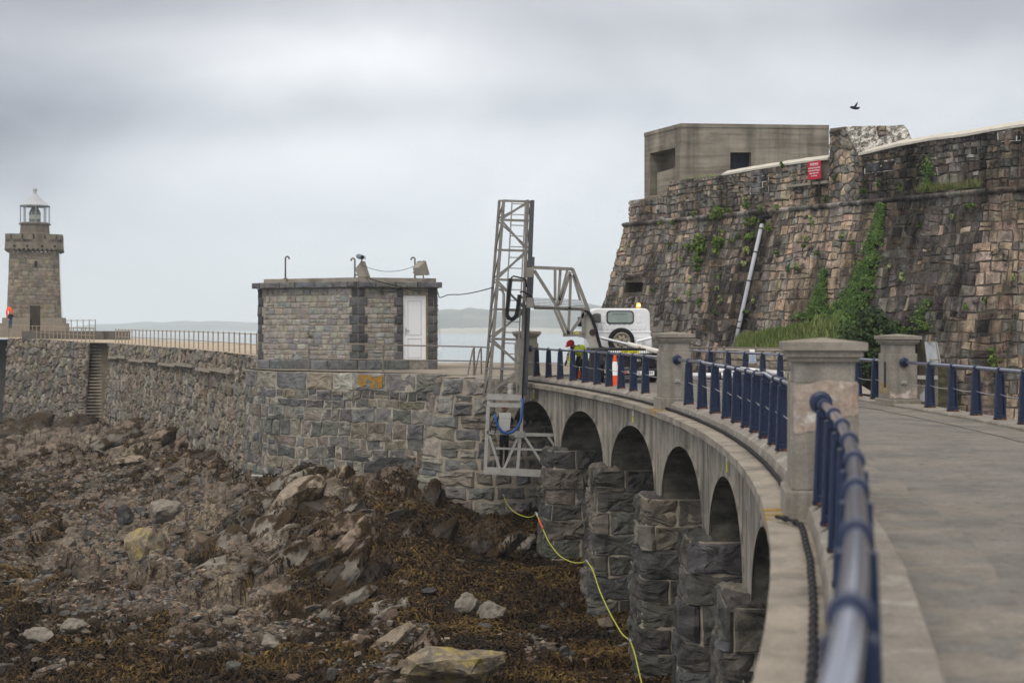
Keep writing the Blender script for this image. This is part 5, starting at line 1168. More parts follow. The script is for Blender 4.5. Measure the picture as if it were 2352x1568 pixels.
mb = MB(); mb.lathe((lc.x, lc.y, zg1 + .04), [(34 * px_m, 0), (33 * px_m, .05), (20 * px_m, .42), (6 * px_m, .98), (5 * px_m, 1.06), (4 * px_m, 1.08), (4 * px_m, 1.3)], 16); mb.obj('lantern_roof', M('lantern_roof_grey', (.40, .415, .43), .05, 3), lh, smooth=False)
mb = MB(); cz_ = zl(430); mb.lathe((lc.x, lc.y, cz_), [(max(.01, 5.6 * px_m * math.sin(t)), -5.6 * px_m * math.cos(t)) for t in np.linspace(0.01, PI - .01, 10)], 14); mb.obj('ball_finial', M('grey_ball', (.42, .42, .43), .05), lh, smooth=True)
# lifebuoy on its post and the visitor beside it
lb = thing('lifebuoy', 'orange lifebuoy housing on a short pole beside the lighthouse', 'lifebuoy', PX(18, 112.5, 1.05))
c_ = P(22, 718, 112.3); mb = MB(); mb.lathe(c_, [(.05, -.01), (.42, -.02), (.46, .06), (.40, .16), (.1, .20)], 20, axis=Matrix.Rotation(PI / 2, 3, 'X'), sx=.62); mb.obj('housing', m_orange, lb, smooth=True)
mb = MB(); mb.tube([PX(20, 112.5, 1.05), P(20, 722, 112.5)], .04, 6); mb.obj('pole', m_iron, lb)
mb = MB(); mb.bar(c_ + Vector((-.02, -.26, .16)), c_ + Vector((.0, -.26, -.18)), .07, .01); mb.bar(c_ + Vector((-.06, -.26, -.18)), c_ + Vector((.06, -.26, -.18)), .06, .01); mb.obj('white_marking', m_whitep, lb)
# ---------------------------------------------------------------- sailing boat on the water
bt = thing('sailing_boat', 'small white sailing boat at anchor beyond the hut', 'boat', P(1012, 802, 520))
mb = MB(); o = P(1012, 802, 520); k = 520 / F
mb.add([o + Vector((x * k, y, z * k)) for x, y, z in ((-9, 0, 9), (6, -1.2, 9), (8, 0, 9), (6, 1.2, 9), (-6, 0, -1), (5, -.8, -1), (6, 0, -1), (5, .8, -1))], [(0, 1, 5, 4), (1, 2, 6, 5), (2, 3, 7, 6), (3, 0, 4, 7), (0, 1, 2, 3), (4, 5, 6, 7)]); mb.obj('hull', m_white, bt)
mb = MB(); mb.tube([o + Vector((-1 * k, 0, 8 * k)), o + Vector((-3 * k, 0, 82 * k))], .14, 6); mb.tube([o + Vector((-1 * k, 0, 14 * k)), o + Vector((7 * k, 0, 13 * k))], .09, 5); mb.obj('mast', M('mast_alloy', (.35, .36, .37), .1), bt)
# ---------------------------------------------------------------- castle wall
C0, C1, C2 = PX(1437, 62, 6.34), PX(2272, 46.6, 6.34), PX(2760, 43.5, 6.34)
n1 = Vector((-.827, -.564, 0)); BATT = .275; VH = 10.2
castle = thing('castle_wall', 'massive battered granite castle wall with a moulded string course', 'castle', PX(1800, 52, -2))
TL, TR = C0, C1; BL = C0 + Vector((-.298, -.05, -1)) * VH; d12 = (C2 - C1).normalized(); n2 = Vector((d12.y, -d12.x, 0)); n2 = n2 if n2.y < 0 else -n2
bis = (n1 + n2).normalized() / max(.5, (n1 + n2).normalized().dot(n1)) * BATT
BR = C1 + (bis + Vector((0, 0, -1))) * VH; BE = C2 + (n2 * BATT + Vector((0, 0, -1))) * VH
L0 = C0 + Vector((.31, .95, 0)) * 9
def near_(a, b, d): return a + (b - a).normalized() * d
cpath = [L0, near_(C0, L0, .25), C0, near_(C0, C1, .25), near_(C1, C0, .5), C1, near_(C1, C2, .5), C2]
cS, US = polysurf([(p.x, p.y) for p in cpath], BATT, 6.34, 1)
if (cS(US / 2, 0, 1) - cS(US / 2, 0, 0)).dot(n1) < 0: cS, US = polysurf([(p.x, p.y) for p in cpath], BATT, 6.34, -1)
uC0 = (C0 - L0).length; UA_ = (C1 - C0).length; VA_ = VH
cA = lambda u, v, d: cS(u + uC0, v, d)
PB = palette([(.36, .275, .205), (.325, .255, .195), (.385, .295, .22), (.30, .245, .195), (.285, .245, .21), (.34, .28, .215), (.40, .32, .245)], .13)
PG = palette([(.18, .17, .156), (.205, .193, .176), (.16, .15, .138), (.225, .208, .186), (.20, .175, .15)], .12)
PD = palette([(.088, .078, .074), (.105, .09, .082), (.075, .07, .069), (.13, .108, .09), (.11, .102, .098)], .14)
def pal_c(u, v, r):
    px = 1176 + F * cA(u, v, 0).x / cA(u, v, 0).y; w = noise.noise(Vector(((px - v * -6) * .009, v * .10, 2)))
    py = 752 - F * (cA(u, v, 0).z - CZ) / cA(u, v, 0).y
    dark = 0
    x_top = px + (py - 480) * .28          # streaks lean with the batter
    if 2065 < x_top < 2330 and r.random() < .92: dark = 1
    if 1700 < x_top < 1775 and r.random() < .5: dark = 1
    if 1770 < x_top < 1830 and v < 2.6 and r.random() < .55: dark = 1
    if py > 690 and px < 1720 and r.random() < .3: dark = 1
    if px > 2130 and v > 3.6 and r.random() < .65: dark = 0
    if dark: return PD(u, v, r)
    warm = .45 + .5 * w + (.25 if 1790 < px < 2010 else 0) + (.3 if px > 2120 else 0)
    if px < 1680: warm -= .12
    c = PB(u, v, r) if r.random() < warm else PG(u, v, r)
    if r.random() < .012: c = (.33, .315, .29)
    return c
holeC = []
gu = next(u for u in np.arange(0, UA_, .05) if 1176 + F * cA(u, 2.6, 0).x / cA(u, 2.6, 0).y > 1440); holeC.append((gu - .1, gu + 1.05, 2.35, 3.0))
inC = lambda u, v: any(a < u < b and c < v < d for a, b, c, d in holeC)
inS = lambda u, v: inC(u - uC0, v)
def pal_cb(u, v, r):
    if u < .9 and v < 4: return PB(u, v, r)
    x = noise.noise(Vector((u * .7, v * .06, 4)))
    return PD(u, v, r) if r.random() < .28 + x * .8 - v * .03 else (PB(u, v, r) if r.random() < .8 else PG(u, v, r))
def pal_s(u, v, r):
    if u < uC0 + .3: return PG(u, v, r) if r.random() < .5 else PB(u, v, r)
    if u < uC0 + UA_ - .1: return pal_c(u - uC0, v, r)
    return pal_cb(u - uC0 - UA_, v, r)
mb = MB()
cl = coursed(US, VA_, (.22, .50), (.18, .50), 101, .16, .13, .8, .22)
# quoins wrap round both corners
cl = [[(x - .10 * y + .10 * VA_ * .5 if False else x, y) for x, y in p] for p in cl]
stones(mb, cS, cl, .05, .014, pal_s, .8, .13, 21, hole=inS, bev=.08)
mb.obj('stone_facing', m_castle, castle)
mb = MB(); sheet(mb, cS, US, VA_, 110, 24, .022, inS); mb.obj('mortar_core', M('castle_mortar', (.075, .064, .052), .4, 3, col2=(.06, .055, .05), c2s=.5, c2t=.55, bump=.4), castle)
# small gun loop low on the corner
a, b, c_, d_ = holeC[0]; mb = MB(); q = [cA(a, c_, 0), cA(b, c_, 0), cA(b, d_, 0), cA(a, d_, 0)]; inn = Vector((.6, .8, 0))
for i in range(4): mb.add([q[i], q[(i + 1) % 4], q[(i + 1) % 4] + inn, q[i] + inn], [(0, 1, 2, 3)], (.17, .14, .11))
mb.add([p + inn for p in q], [(0, 1, 2, 3)], (.16, .125, .09)); mb.obj('gun_loop', m_stone, castle)
mb = MB(); mb.bar(cA(b - .28, c_, -.2) + inn * .3, cA(b - .28, d_, -.2) + inn * .3, .22, .1); mb.obj('loop_slot', m_black, castle)
mb = MB(); stones(mb, cA, [[(a - .1, c_ - .14), (b + .1, c_ - .16), (b + .1, c_), (a - .1, c_)]], .10, .01, PD, .5, .2, 2); mb.obj('loop_lintel', m_castle, castle)
# string course
mb = MB(); path = [L0, C0, C1, C2]; r = random.Random(4)
for (p, q, nn) in ((L0, C0, Vector((-.95, .31, 0))), (C0, C1, n1), (C1, C2, n2)):
    Lh = (q - p).length; s = 0
    while s < Lh - .05:
        e = min(Lh, s + r.uniform(.45, .95)); prof = [(-.05, -.13), (.08, -.11), (.17, -.04), (.19, .02), (.15, .07), (.0, .11), (-.15, .11)]
        o_ = r.uniform(-.02, .02); A = p.lerp(q, (s + .008) / Lh); B = p.lerp(q, (e - .008) / Lh); kk = len(prof)
        c = (PD if r.random() < .6 else PG)(0, 0, r); c = tuple(x * 1.5 for x in c)
        mb.add([A + nn * (x + o_) + Vector((0, 0, z)) for x, z in prof] + [B + nn * (x + o_) + Vector((0, 0, z)) for x, z in prof], [(i, (i + 1) % kk, kk + (i + 1) % kk, kk + i) for i in range(kk)] + [tuple(range(kk))[::-1], tuple(range(kk, 2 * kk))], c)
        s = e
mb.obj('string_course', m_castle, castle)
# parapet above the string course; profile read along the wall
def along(px, off=0.0):       # point on the parapet face (set back behind the cordon) seen at px
    sb = -.22
    for (p, q, nn, u0) in ((C0, C1, n1, 0), (C1, C2, n2, (C1 - C0).length)):
        p_, q_ = p + nn * sb, q + nn * sb; k = (px - 1176) / F; d = q_ - p_
        t = (k * p_.y - p_.x) / (d.x - k * d.y)
        if t <= 1.0001: return p_ + d * t, u0 + t * d.length, nn
    return q_, u0 + d.length, nn
prof = [(1438, 461), (1536, 447), (1537, 416), (1600, 409), (1667, 402), (1755, 387), (1830, 376), (1906, 366), (1975, 357), (2063, 336), (2140, 322), (2223, 312), (2287, 300), (2352, 290), (2500, 272), (2700, 262)]
prow = []
for px, py in prof:
    p, u, nn = along(px); prow.append((u, CZ - (py - 752) / F * p.y, nn, p))
pu_ = [q[0] for q in prow]; pz_ = [q[1] for q in prow]
ztop = lambda u: float(np.interp(u, pu_, pz_))
Lc = (C1 - C0).length
def psurf(u, v, d):        # v up from the cordon
    if u <= Lc: p = (C0 + n1 * -.22).lerp(C1 + n1 * -.22, u / Lc); n_ = n1
    else: p = (C1 + n2 * -.22).lerp(C2 + n2 * -.22, (u - Lc) / (C2 - C1).length); n_ = n2
    return p + n_ * d + Vector((0, 0, min(v, ztop(u) - 6.34) if True else v))
Ut = pu_[-1]; cells = []
p17, uG0, _ = along(1868); _, uG1, _ = along(1907)
for p in coursed(Ut, 4.6, (.2, .38), (.18, .42), 110, .18, .07, 1.1, .15):
    cu, cv = sum(a[0] for a in p) / len(p), sum(a[1] for a in p) / len(p)
    if cv > ztop(cu) - 6.34: continue
    if uG0 < cu < uG1 and cv > .95 and cv < 2.1: continue
    cells.append(p)
u20, u21 = along(1988)[1], along(2062)[1]
def pal_p(u, v, r):
    px = 1437 + 835 * u / Lc
    if u > along(2070)[1] and u < along(2270)[1]:
        c = PD(u, v, r) if r.random() < .62 else PG(u, v, r)
    else: c = PB(u, v, r) if r.random() < .42 else PG(u, v, r)
    if r.random() < .03: c = (.38, .36, .33)
    return tuple(x * .92 for x in c)
mb = MB(); stones(mb, psurf, cells, .06, .014, pal_p, .8, .15, 31, bev=.16)
mb.obj('parapet', m_castle, castle)
# repaired blocks with white pointing set into the parapet
def block_patch(px0, px1, v0, v1, nr, seed, surf=psurf, lim=True):
    u0, u1 = along(px0)[1], along(px1)[1]; r = random.Random(seed); cells = []; h = (v1 - v0) / nr
    for j in range(nr):
        x = u0
        while x < u1 - .05:
            w = min(r.uniform(.45, .95), u1 - x); cells.append([(x, v0 + j * h), (x + w, v0 + j * h), (x + w, v0 + (j + 1) * h), (x, v0 + (j + 1) * h)]); x += w
    cells = [p for p in cells if all(q[1] < ztop(q[0]) - 6.34 - .02 for q in p)]
    a = MB(); stones(a, lambda u, v, d: surf(u, v, d + .05), cells, .06, .03, palette([(.13, .125, .12), (.19, .165, .13), (.16, .16, .165)], .15), .5, .15, seed)
    a.obj('repaired_stones', m_castle, castle)
    b = MB()
    for p in cells: b.add([surf(u, v, .055) for u, v in p], [tuple(range(4))])
    b.obj('white_pointing', M('white_pointing', (.55, .53, .49), .15, 6), castle)
block_patch(1988, 2060, 1.05, 2.6, 4, 5); block_patch(1725, 1768, .75, 1.65, 4, 6); block_patch(2292, 2345, 1.6, 4.0, 7, 7)
core = MB(); nU = 120; vs = []
for i in range(nU + 1):
    u = Ut * i / nU; n_ = n1 if u <= Lc else n2; b0 = psurf(u, -.1, -.02); t0 = Vector((b0.x, b0.y, ztop(u) - .02)); t1 = t0 - n_ * .9 + Vector((0, 0, .0)); b1 = Vector((t1.x, t1.y, 5.2))
    vs += [b0, t0, t1, b1]
core.add(vs, [(i * 4 + j, i * 4 + j + 1, i * 4 + 5 + j, i * 4 + 4 + j) for i in range(nU) for j in range(3)])
core.obj('parapet_core', M('parapet_mortar', (.15, .125, .10), .4, 3, col2=(.07, .065, .06), c2s=.6, c2t=.55, bump=.5), castle)
def coping(px0, px1, h=.09, nseg=30):
    a = MB(); u0, u1 = along(px0)[1], along(px1)[1]; vs = []
    for i in range(nseg + 1):
        u = u0 + (u1 - u0) * i / nseg; n_ = n1 if u <= Lc else n2; b = psurf(u, 9, .10); z = ztop(u); w = .02 * noise.noise(Vector((u * 2, 3, 1)))
        for d, dz in ((0, -.02), (.01, h * .45 + w), (-.35, h + .10 + w), (-1.05, h + .12), (-1.05, -.1)): vs.append(Vector((b.x, b.y, z + dz)) + n_ * d)
    a.add(vs, [(i * 5 + j, i * 5 + (j + 1) % 5, i * 5 + 5 + (j + 1) % 5, i * 5 + 5 + j) for i in range(nseg) for j in range(5)] + [(0, 1, 2, 3, 4), tuple(nseg * 5 + k for k in range(5))])
    a.obj('coping', m_plaster, castle)
coping(1662, 1905, .11); coping(1976, 2640, .13)
# recess behind the warning sign
mb = MB(); v0, v1 = .95, 2.1
q = [psurf(uG0, v0, -.4), psurf(uG1, v0, -.4), psurf(uG1, v1, -.4), psurf(uG0, v1, -.4)]; f_ = [psurf(uG0, v0, .05), psurf(uG1, v0, .05), psurf(uG1, v1, .05), psurf(uG0, v1, .05)]
mb.hexa([psurf(uG0 - 1.2, v0 - .1, .0), psurf(uG1, v0 - .1, .0), psurf(uG1, v0 - .1, .2), psurf(uG0 - 1.2, v0 - .1, .2)], [psurf(uG0 - 1.2, v0 - .02, .0), psurf(uG1, v0 + .0, .0), psurf(uG1, v0 + .0, .22), psurf(uG0 - 1.2, v0 - .02, .22)]); mb.obj('ledge', M('ledge_slab', (.30, .265, .21), .2, 3), castle)
# turret block with steep weathered back slope
pT, uT0, _ = along(1909); _, uT1, _ = along(1976); _, uT2, _ = along(2064)
tz = lambda py, px: CZ - (py - 752) / F * along(px)[0].y
dep = -n1 * 1.7; W0 = psurf(uT0, .0, .10); W1 = psurf(uT1, 0, .10)
zt0, zt1 = tz(296, 1909), tz(291, 1946); uM = along(1944)[1]
front = [psurf(uT0, .1, .12), psurf(uT1, .1, .12), Vector((*psurf(uT1, 0, .12).xy, tz(357, 1976))), Vector((*psurf(uM, 0, .12).xy, zt1)), Vector((*psurf(uT0, 0, .12).xy, zt0))]
mb = MB(); mb.prism([p - n1 * .05 for p in front], dep); mb.obj('turret_core', MATS['parapet_mortar'], castle)
mb = MB(); hT = zt1 - 6.34
def tsurf(u, v, d): p = psurf(min(u, Ut), 0, .12 + d - .05); return Vector((p.x, p.y, 6.34 + v))
tl = lambda u: hT - .05 if u < uM else np.interp(u, [uM, uT1], [hT, tz(357, 1976) - 6.34])
tc_ = [[(uT0 + x, y) for x, y in p] for p in rubble(uT1 - uT0, hT - .02, .30, .28, 120, .32, .05, .15)]
tc_ = [[(x, min(y, float(tl(x)))) for x, y in p] for p in tc_ if sum(q[1] for q in p) / len(p) < tl(sum(q[0] for q in p) / len(p))]
stones(mb, tsurf, tc_, .05, .015, lambda u, v, r: (PB if r.random() < .5 else PG)(u, v, r), .7, .14, 33)
mb.obj('turret_stones', m_castle, castle)
rp = [Vector((*psurf(uM, 0, .10).xy, zt1)), Vector((*psurf(uT1, 0, .10).xy, tz(357, 1976)))]
far = [Vector((*(psurf(along(2024)[1], 0, 0) - n1 * 1.2).xy, tz(297, 2024) + .25)), Vector((*(psurf(uT2, 0, 0) - n1 * .9).xy, tz(338, 2064)))]
mb = MB(); pts = []
NN = 16
for i in range(NN + 1):
    for j in range(NN + 1):
        a, b = i / NN, j / NN; p = rp[0].lerp(far[0], b) * (1 - a) + rp[1].lerp(far[1], b) * a; p = p + Vector((0, 0, .10 * math.sin(PI * a) * b + .05 * noise.noise(p * 2.3))); pts.append(p)
mb.add(pts, [(i * (NN + 1) + j, i * (NN + 1) + j + 1, (i + 1) * (NN + 1) + j + 1, (i + 1) * (NN + 1) + j) for i in range(NN) for j in range(NN)])
mb.add([pts[j] for j in range(NN + 1)] + [pts[j] + Vector((0, 0, -2.2)) - n1 * .1 for j in range(NN + 1)], [(j, j + 1, NN + 2 + j, NN + 1 + j) for j in range(NN)])
mb.obj('turret_slope', M('lichened_render', (.10, .095, .085), .4, 6, col2=(.52, .49, .44), c2s=7, c2t=.53, c2w=.05, col3=(.30, .28, .25), c3s=14, c3t=.55, bump=.9, bscale=14, fine=.4), castle)
mb = MB(); mb.cur = (.2, .15, .11); c = P(2026, 303, far[0].y); stones(mb, quadsurf(c + Vector((-.14, 0, .22)), c + Vector((.16, -.05, .22)), c + Vector((.16, -.05, -.15)), c + Vector((-.14, 0, -.15)))[0], [[(0, 0), (.3, 0), (.3, .2), (0, .2)], [(0, .2), (.3, .2), (.3, .37), (0, .37)]], .1, .01, PB, .5, .1, 3); mb.box(c + Vector((0, .2, .03)), (.3, .4, .36)); mb.obj('turret_stub', m_castle, castle)
# bunker on the top
bk = thing('concrete_bunker', 'board-marked concrete wartime bunker on top of the castle wall', 'bunker', PX(1600, 67, 6.8))
K0, K1, K2 = PX(1480, 69.3, 0), PX(1565, 66, 0), PX(1904, 66.6, 0); kz0, kz1 = 6.2, CZ + (752 - 284) / F * 66
def panel(mb, A, B, z0, z1, holes, nrm, depth):
    us = sorted(set([0, 1] + [h[0] for h in holes] + [h[1] for h in holes])); zs = sorted(set([z0, z1] + [h[2] for h in holes] + [h[3] for h in holes]))
    for i in range(len(us) - 1):
        for j in range(len(zs) - 1):
            uc, zc = (us[i] + us[i + 1]) / 2, (zs[j] + zs[j + 1]) / 2
            if any(h[0] < uc < h[1] and h[2] < zc < h[3] for h in holes): continue
            mb.add([A.lerp(B, us[i]) + Vector((0, 0, zs[j])), A.lerp(B, us[i + 1]) + Vector((0, 0, zs[j])), A.lerp(B, us[i + 1]) + Vector((0, 0, zs[j + 1])), A.lerp(B, us[i]) + Vector((0, 0, zs[j + 1]))], [(0, 1, 2, 3)])
    for h in holes:
        q = [A.lerp(B, u) + Vector((0, 0, z)) for u, z in ((h[0], h[2]), (h[1], h[2]), (h[1], h[3]), (h[0], h[3]))]; off = -nrm * depth
        for i in range(4): mb.add([q[i], q[(i + 1) % 4], q[(i + 1) % 4] + off, q[i] + off], [(0, 1, 2, 3)])
def uat(A, B, px): k = (px - 1176) / F; d = B - A; return (k * A.y - A.x) / (d.x - k * d.y)
zk = lambda py, D: CZ - (py - 752) / F * D
nF = (K2 - K1).cross(Vector((0, 0, 1))).normalized(); nL = (K1 - K0).cross(Vector((0, 0, 1))).normalized()
dh_ = (uat(K1, K2, 1677), uat(K1, K2, 1725), zk(389, 66.2), zk(350, 66.2)); rc = (uat(K0, K1, 1493), uat(K0, K1, 1551), zk(445, 67.5), zk(345, 67.5))
mb = MB(); panel(mb, K1, K2, kz0, kz1, [dh_], nF, .5); panel(mb, K0, K1, kz0, kz1 - .02, [rc], nL, .9)
B0, B1 = K0 + Vector((1.5, 6, 0)), K2 + Vector((.4, 6, 0))
for a, b in ((K2, B1), (B1, B0), (B0, K0)): mb.add([a + Vector((0, 0, kz0)), b + Vector((0, 0, kz0)), b + Vector((0, 0, kz1)), a + Vector((0, 0, kz1))], [(0, 1, 2, 3)])
mb.add([p + Vector((0, 0, kz1)) for p in (K0, K1, K2, B1, B0)], [(0, 1, 2, 3, 4)])
mb.obj('wall', m_bunk, bk)
mb = MB()
for q in ((K0, K1, nL), (K1, K2, nF)):
    a, b, n_ = q; z = kz1 - .16; mb.hexa([a + n_ * .03 + Vector((0, 0, z)), b + n_ * .03 + Vector((0, 0, z)), b - n_ * .1 + Vector((0, 0, z)), a - n_ * .1 + Vector((0, 0, z))], [a + n_ * .02 + Vector((0, 0, z + .175)), b + n_ * .02 + Vector((0, 0, z + .175)), b - n_ * .1 + Vector((0, 0, z + .175)), a - n_ * .1 + Vector((0, 0, z + .175))])
mb.obj('roof_edge', m_bunk, bk)
mb = MB(); q = [K1.lerp(K2, u) - nF * .45 + Vector((0, 0, z)) for u, z in ((dh_[0], dh_[2]), (dh_[1], dh_[2]), (dh_[1], dh_[3]), (dh_[0], dh_[3]))]; mb.prism(q, nF * .06); mb.obj('shutter', M('blue_grey_shutter', (.03, .035, .05), .3, 8, streak=.5, stks=14), bk)
mb = MB()
for u0, u1, z0, z1 in ((dh_[0] - .012, dh_[0], dh_[2], dh_[3] + .1), (dh_[1], dh_[1] + .012, dh_[2], dh_[3] + .1), (dh_[0], dh_[1], dh_[3], dh_[3] + .1)):
    q = [K1.lerp(K2, u) + nF * .035 + Vector((0, 0, z)) for u, z in ((u0, z0), (u1, z0), (u1, z1), (u0, z1))]; mb.prism(q, -nF * .05)
mb.obj('opening_frame', m_bunk, bk)
mb = MB(); q = [K0.lerp(K1, u) - nL * .85 + Vector((0, 0, z)) for u, z in ((rc[0], rc[2]), (rc[1], rc[2]), (rc[1], rc[3]), (rc[0], rc[3]))]; mb.prism(q, nL * .05); mb.obj('recess_back', M('recess_concrete', (.14, .115, .085), .3, 3, streak=.5), bk)
mb = MB(); q = [K0.lerp(K1, u) - nL * .75 + Vector((0, 0, z)) for u, z in ((rc[0] + .35, zk(386, 67)), (rc[1] - .03, zk(386, 67)), (rc[1] - .03, zk(350, 67)), (rc[0] + .35, zk(350, 67)))]; mb.prism(q, nL * .05); mb.obj('slit', M('slit_dark', (.03, .03, .035), .2), bk)
mb = MB(); q = [K0.lerp(K1, u) - nL * .2 + Vector((0, 0, z)) for u, z in ((rc[0] + .1, rc[2]), (rc[1], rc[2]), (rc[1], zk(388, 67.5)), (rc[0] + .1, zk(392, 67.5)))]; mb.prism(q, -nL * .5); mb.obj('recess_sill', m_bunk, bk)
# grass on the wall top in front of the bunker is planted below; warning sign
sg = thing('warning_sign', 'red warning sign with white lettering on the castle parapet', 'sign', psurf(along(1884)[1], 1.0, .0))
sc = psurf(along(1884)[1], 0, .32); sc.z = CZ - (391 - 752) / F * sc.y; sx = (along(1900)[0] - along(1870)[0]).normalized(); Mz = frame(sc, sx)
w_, h_ = .62, .76
def splate(mb, M4, x0, x1, y0, y1, z0, z1):
    q = [M4 @ Vector((x, y, z)) for z in (z0, z1) for x, y in ((x0, y0), (x1, y0), (x1, y1), (x0, y1))]; mb.hexa(q[:4], q[4:])
w_ = 23.5 / F * sc.y / abs(sx.x) * .98 if abs(sx.x) > .2 else .8; h_ = 41.5 / F * sc.y
Mz = frame(sc, sx)
mb = MB(); splate(mb, Mz, -w_ / 2, w_ / 2, -h_ / 2, h_ / 2, -.02, 0); mb.obj('board', m_redsign, sg)
mb = MB(); text_mb(mb, 'WARNING', Mz @ Matrix.Translation((0, h_ * .34, .004)), h_ * .155, .003, sx=w_ / .80 * 1.02)
mb.obj('lettering', m_whitep, sg)
mb = MB()
for i, s in enumerate(('A CANNON WILL BE FIRED', 'FROM THE BATTLEMENTS', 'ABOVE THIS NOTICE', 'AT 12 NOON')): text_mb(mb, s, Mz @ Matrix.Translation((0, h_ * (.12 - .145 * i), .004)), h_ * .098, .003, sx=w_ / .80 * .92)
splate(mb, Mz, -w_ * .33, w_ * .33, h_ * .245, h_ * .255, 0, .006)
mb.obj('small_lettering', m_whitep, sg)
mb = MB(); 
for x in (-.3, .3): mb.tube([Mz @ Vector((x * w_, -h_ / 2 - .3, -.05)), Mz @ Vector((x * w_, h_ / 2, -.05))], .025, 6)
mb.obj('posts', m_dsteel, sg)
# drainpipe
def on_wall(px, py, d=.1):
    k = (px - 1176) / F; m_ = -(py - 752) / F; o = Vector((0, 0, CZ)); dr = Vector((k, 1, m_))
    A, B, D_ = TL, TR, BL; nn = (B - A).cross(D_ - A).normalized()
    if nn.y > 0: nn = -nn
    if k > C1.x / C1.y - .0:     # beyond the bend
        A, B, D_ = C1, C2, BR; nn = (B - A).cross(D_ - A).normalized(); nn = nn if nn.y < 0 else -nn
    t = (A - o).dot(nn) / dr.dot(nn); return o + dr * t + nn * d, nn
dp = thing('drainpipe', 'long pale grey drainpipe running down the castle wall', 'pipe', on_wall(1697, 788)[0])
mb = MB(); pts = [on_wall(x, y, .16)[0] for x, y in ((1757, 517), (1727, 648), (1706, 744), (1696, 790))]; mb.tube(pts, .078, 14); mb.obj('pipe', m_pipe, dp, smooth=True)
mb = MB(); pts = [on_wall(1757, 517, .16)[0], on_wall(1759, 503, .17)[0], on_wall(1763, 498, .16)[0], on_wall(1771, 500, -.05)[0]]; mb.tube(pts, .095, 12); mb.obj('elbow', m_black, dp, smooth=True)
for x, y in ((1754.5, 528), (1742, 582), (1727.5, 648), (1706, 742), (1703, 756)):
    p, nn = on_wall(x, y, .16); d = (on_wall(1697, 785, .16)[0] - on_wall(1757, 517, .16)[0]).normalized(); mb = MB(); mb.tube([p - d * .025, p + d * .025], .088, 14); mb.obj('bracket', m_dsteel, dp)
# ---------------------------------------------------------------- plants
GREENS = [(.06, .10, .022), (.09, .14, .032), (.13, .18, .04), (.045, .075, .022), (.17, .20, .055)]
IVY = [(.035, .065, .018), (.055, .10, .026), (.085, .14, .036), (.12, .17, .05)]
BUSH = [(.018, .032, .014), (.028, .05, .019), (.045, .072, .026), (.075, .105, .034)]
GRASS = [(.15, .225, .07), (.22, .28, .10), (.31, .335, .14), (.11, .18, .05), (.40, .37, .19)]
def leaf(mb, p, n_, size, col, asp=.55):
    n_ = n_.normalized(); t = Vector((rnd.gauss(0, 1), rnd.gauss(0, 1), rnd.gauss(0, 1))).cross(n_)
    if t.length < 1e-3: return
    t.normalize(); b = n_.cross(t); s = size
    mb.add([p - t * s, p + b * s * asp, p + t * s, p - b * s * asp], [(0, 1, 2, 3)], col)
def clump(mb, c, rad, n_, size, cols, tone=0, shell=.55, bias=Vector((0, -.5, .6))):
    for _ in range(n_):
        v = Vector((rnd.gauss(0, 1), rnd.gauss(0, 1), rnd.gauss(0, 1))).normalized(); r_ = shell + (1 - shell) * rnd.random()
        p = c + Vector((v.x * rad[0], v.y * rad[1], v.z * rad[2])) * r_
        k = int(min(len(cols) - 1, max(0, rnd.gauss(len(cols) / 2 - .5 + tone, .8))))
        q = rnd.uniform(.8, 1.25); leaf(mb, p, v + bias * .6 + Vector((rnd.gauss(0, .5), rnd.gauss(0, .5), rnd.gauss(0, .5))), size * rnd.uniform(.6, 1.3), tuple(x * q for x in cols[k]))
def shrub(px, py, wpx, hpx, label, n_=1, cols=GREENS, sz=.072, group=None, surf=None, lv=60):
    p, nn = surf(px, py) if surf else on_wall(px, py, .12); k = p.y / F; T = thing('wall_shrub', label, 'shrub', p, group); mb = MB(); sm_ = MB()
    for i in range(n_):
        for _ in range(max(3, int(lv / 9))):
            ox, oz = rnd.gauss(0, .26) * wpx * k, rnd.gauss(0, .26) * hpx * k; rr = min(wpx, hpx) * k * rnd.uniform(.16, .3)
            c = p + Vector((ox, -abs(rnd.gauss(.10, .08)), oz)) - Vector((oz * -.1, 0, 0)); t = noise.noise(c * 2.5) * 1.6
            clump(mb, c, (rr, rr * .8, rr), 16, sz, cols, t)
    mb.obj('leaves', m_leaf, T); sm_.tube([p + nn * -.25, p + nn * .02, p + Vector((0, -.1, .12))], [.03, .025, .012], 5); sm_.obj('stem', M('twig_bark', (.09, .065, .045), .3, 10), T)
def on_par(px, py):
    p, u, nn = along(px); q = Vector((p.x, p.y, CZ - (py - 752) / F * p.y)); return q + nn * .12, nn
def on_cord(px, py):
    p, u, nn = along(px); q = Vector((p.x, p.y, CZ - (py - 752) / F * p.y)); return q + nn * .38, nn
shrub(1611, 575, 42, 56, 'biggest yellow-green shrub rooted in the castle wall', 1, lv=330); shrub(1589, 570, 26, 22, 'rounded yellow-green shrub touching the biggest wall shrub', lv=110)
shrub(1607, 610, 20, 26, 'dark green shrub hanging below the biggest wall shrub', cols=IVY, lv=110); shrub(1653, 562, 32, 36, 'bushy green shrub just right of the biggest wall shrub', lv=190)
shrub(1664, 488, 30, 24, 'bright green shrub sitting on the string course over the two wall shrubs', surf=on_cord, lv=150); shrub(1729, 473, 22, 18, 'small green shrub on the string course near the top of the drainpipe', surf=on_cord, lv=100)
shrub(1734, 512, 34, 18, 'leafy tuft beside the drainpipe elbow', lv=110); shrub(1773, 524, 16, 22, 'dark tuft to the right of the drainpipe elbow', lv=80)
shrub(2282, 825, 24, 36, 'lone green shrub on the castle wall above the right-hand railing', lv=150); shrub(1728, 545, 24, 20, 'green tuft on the wall left of the drainpipe', lv=80)
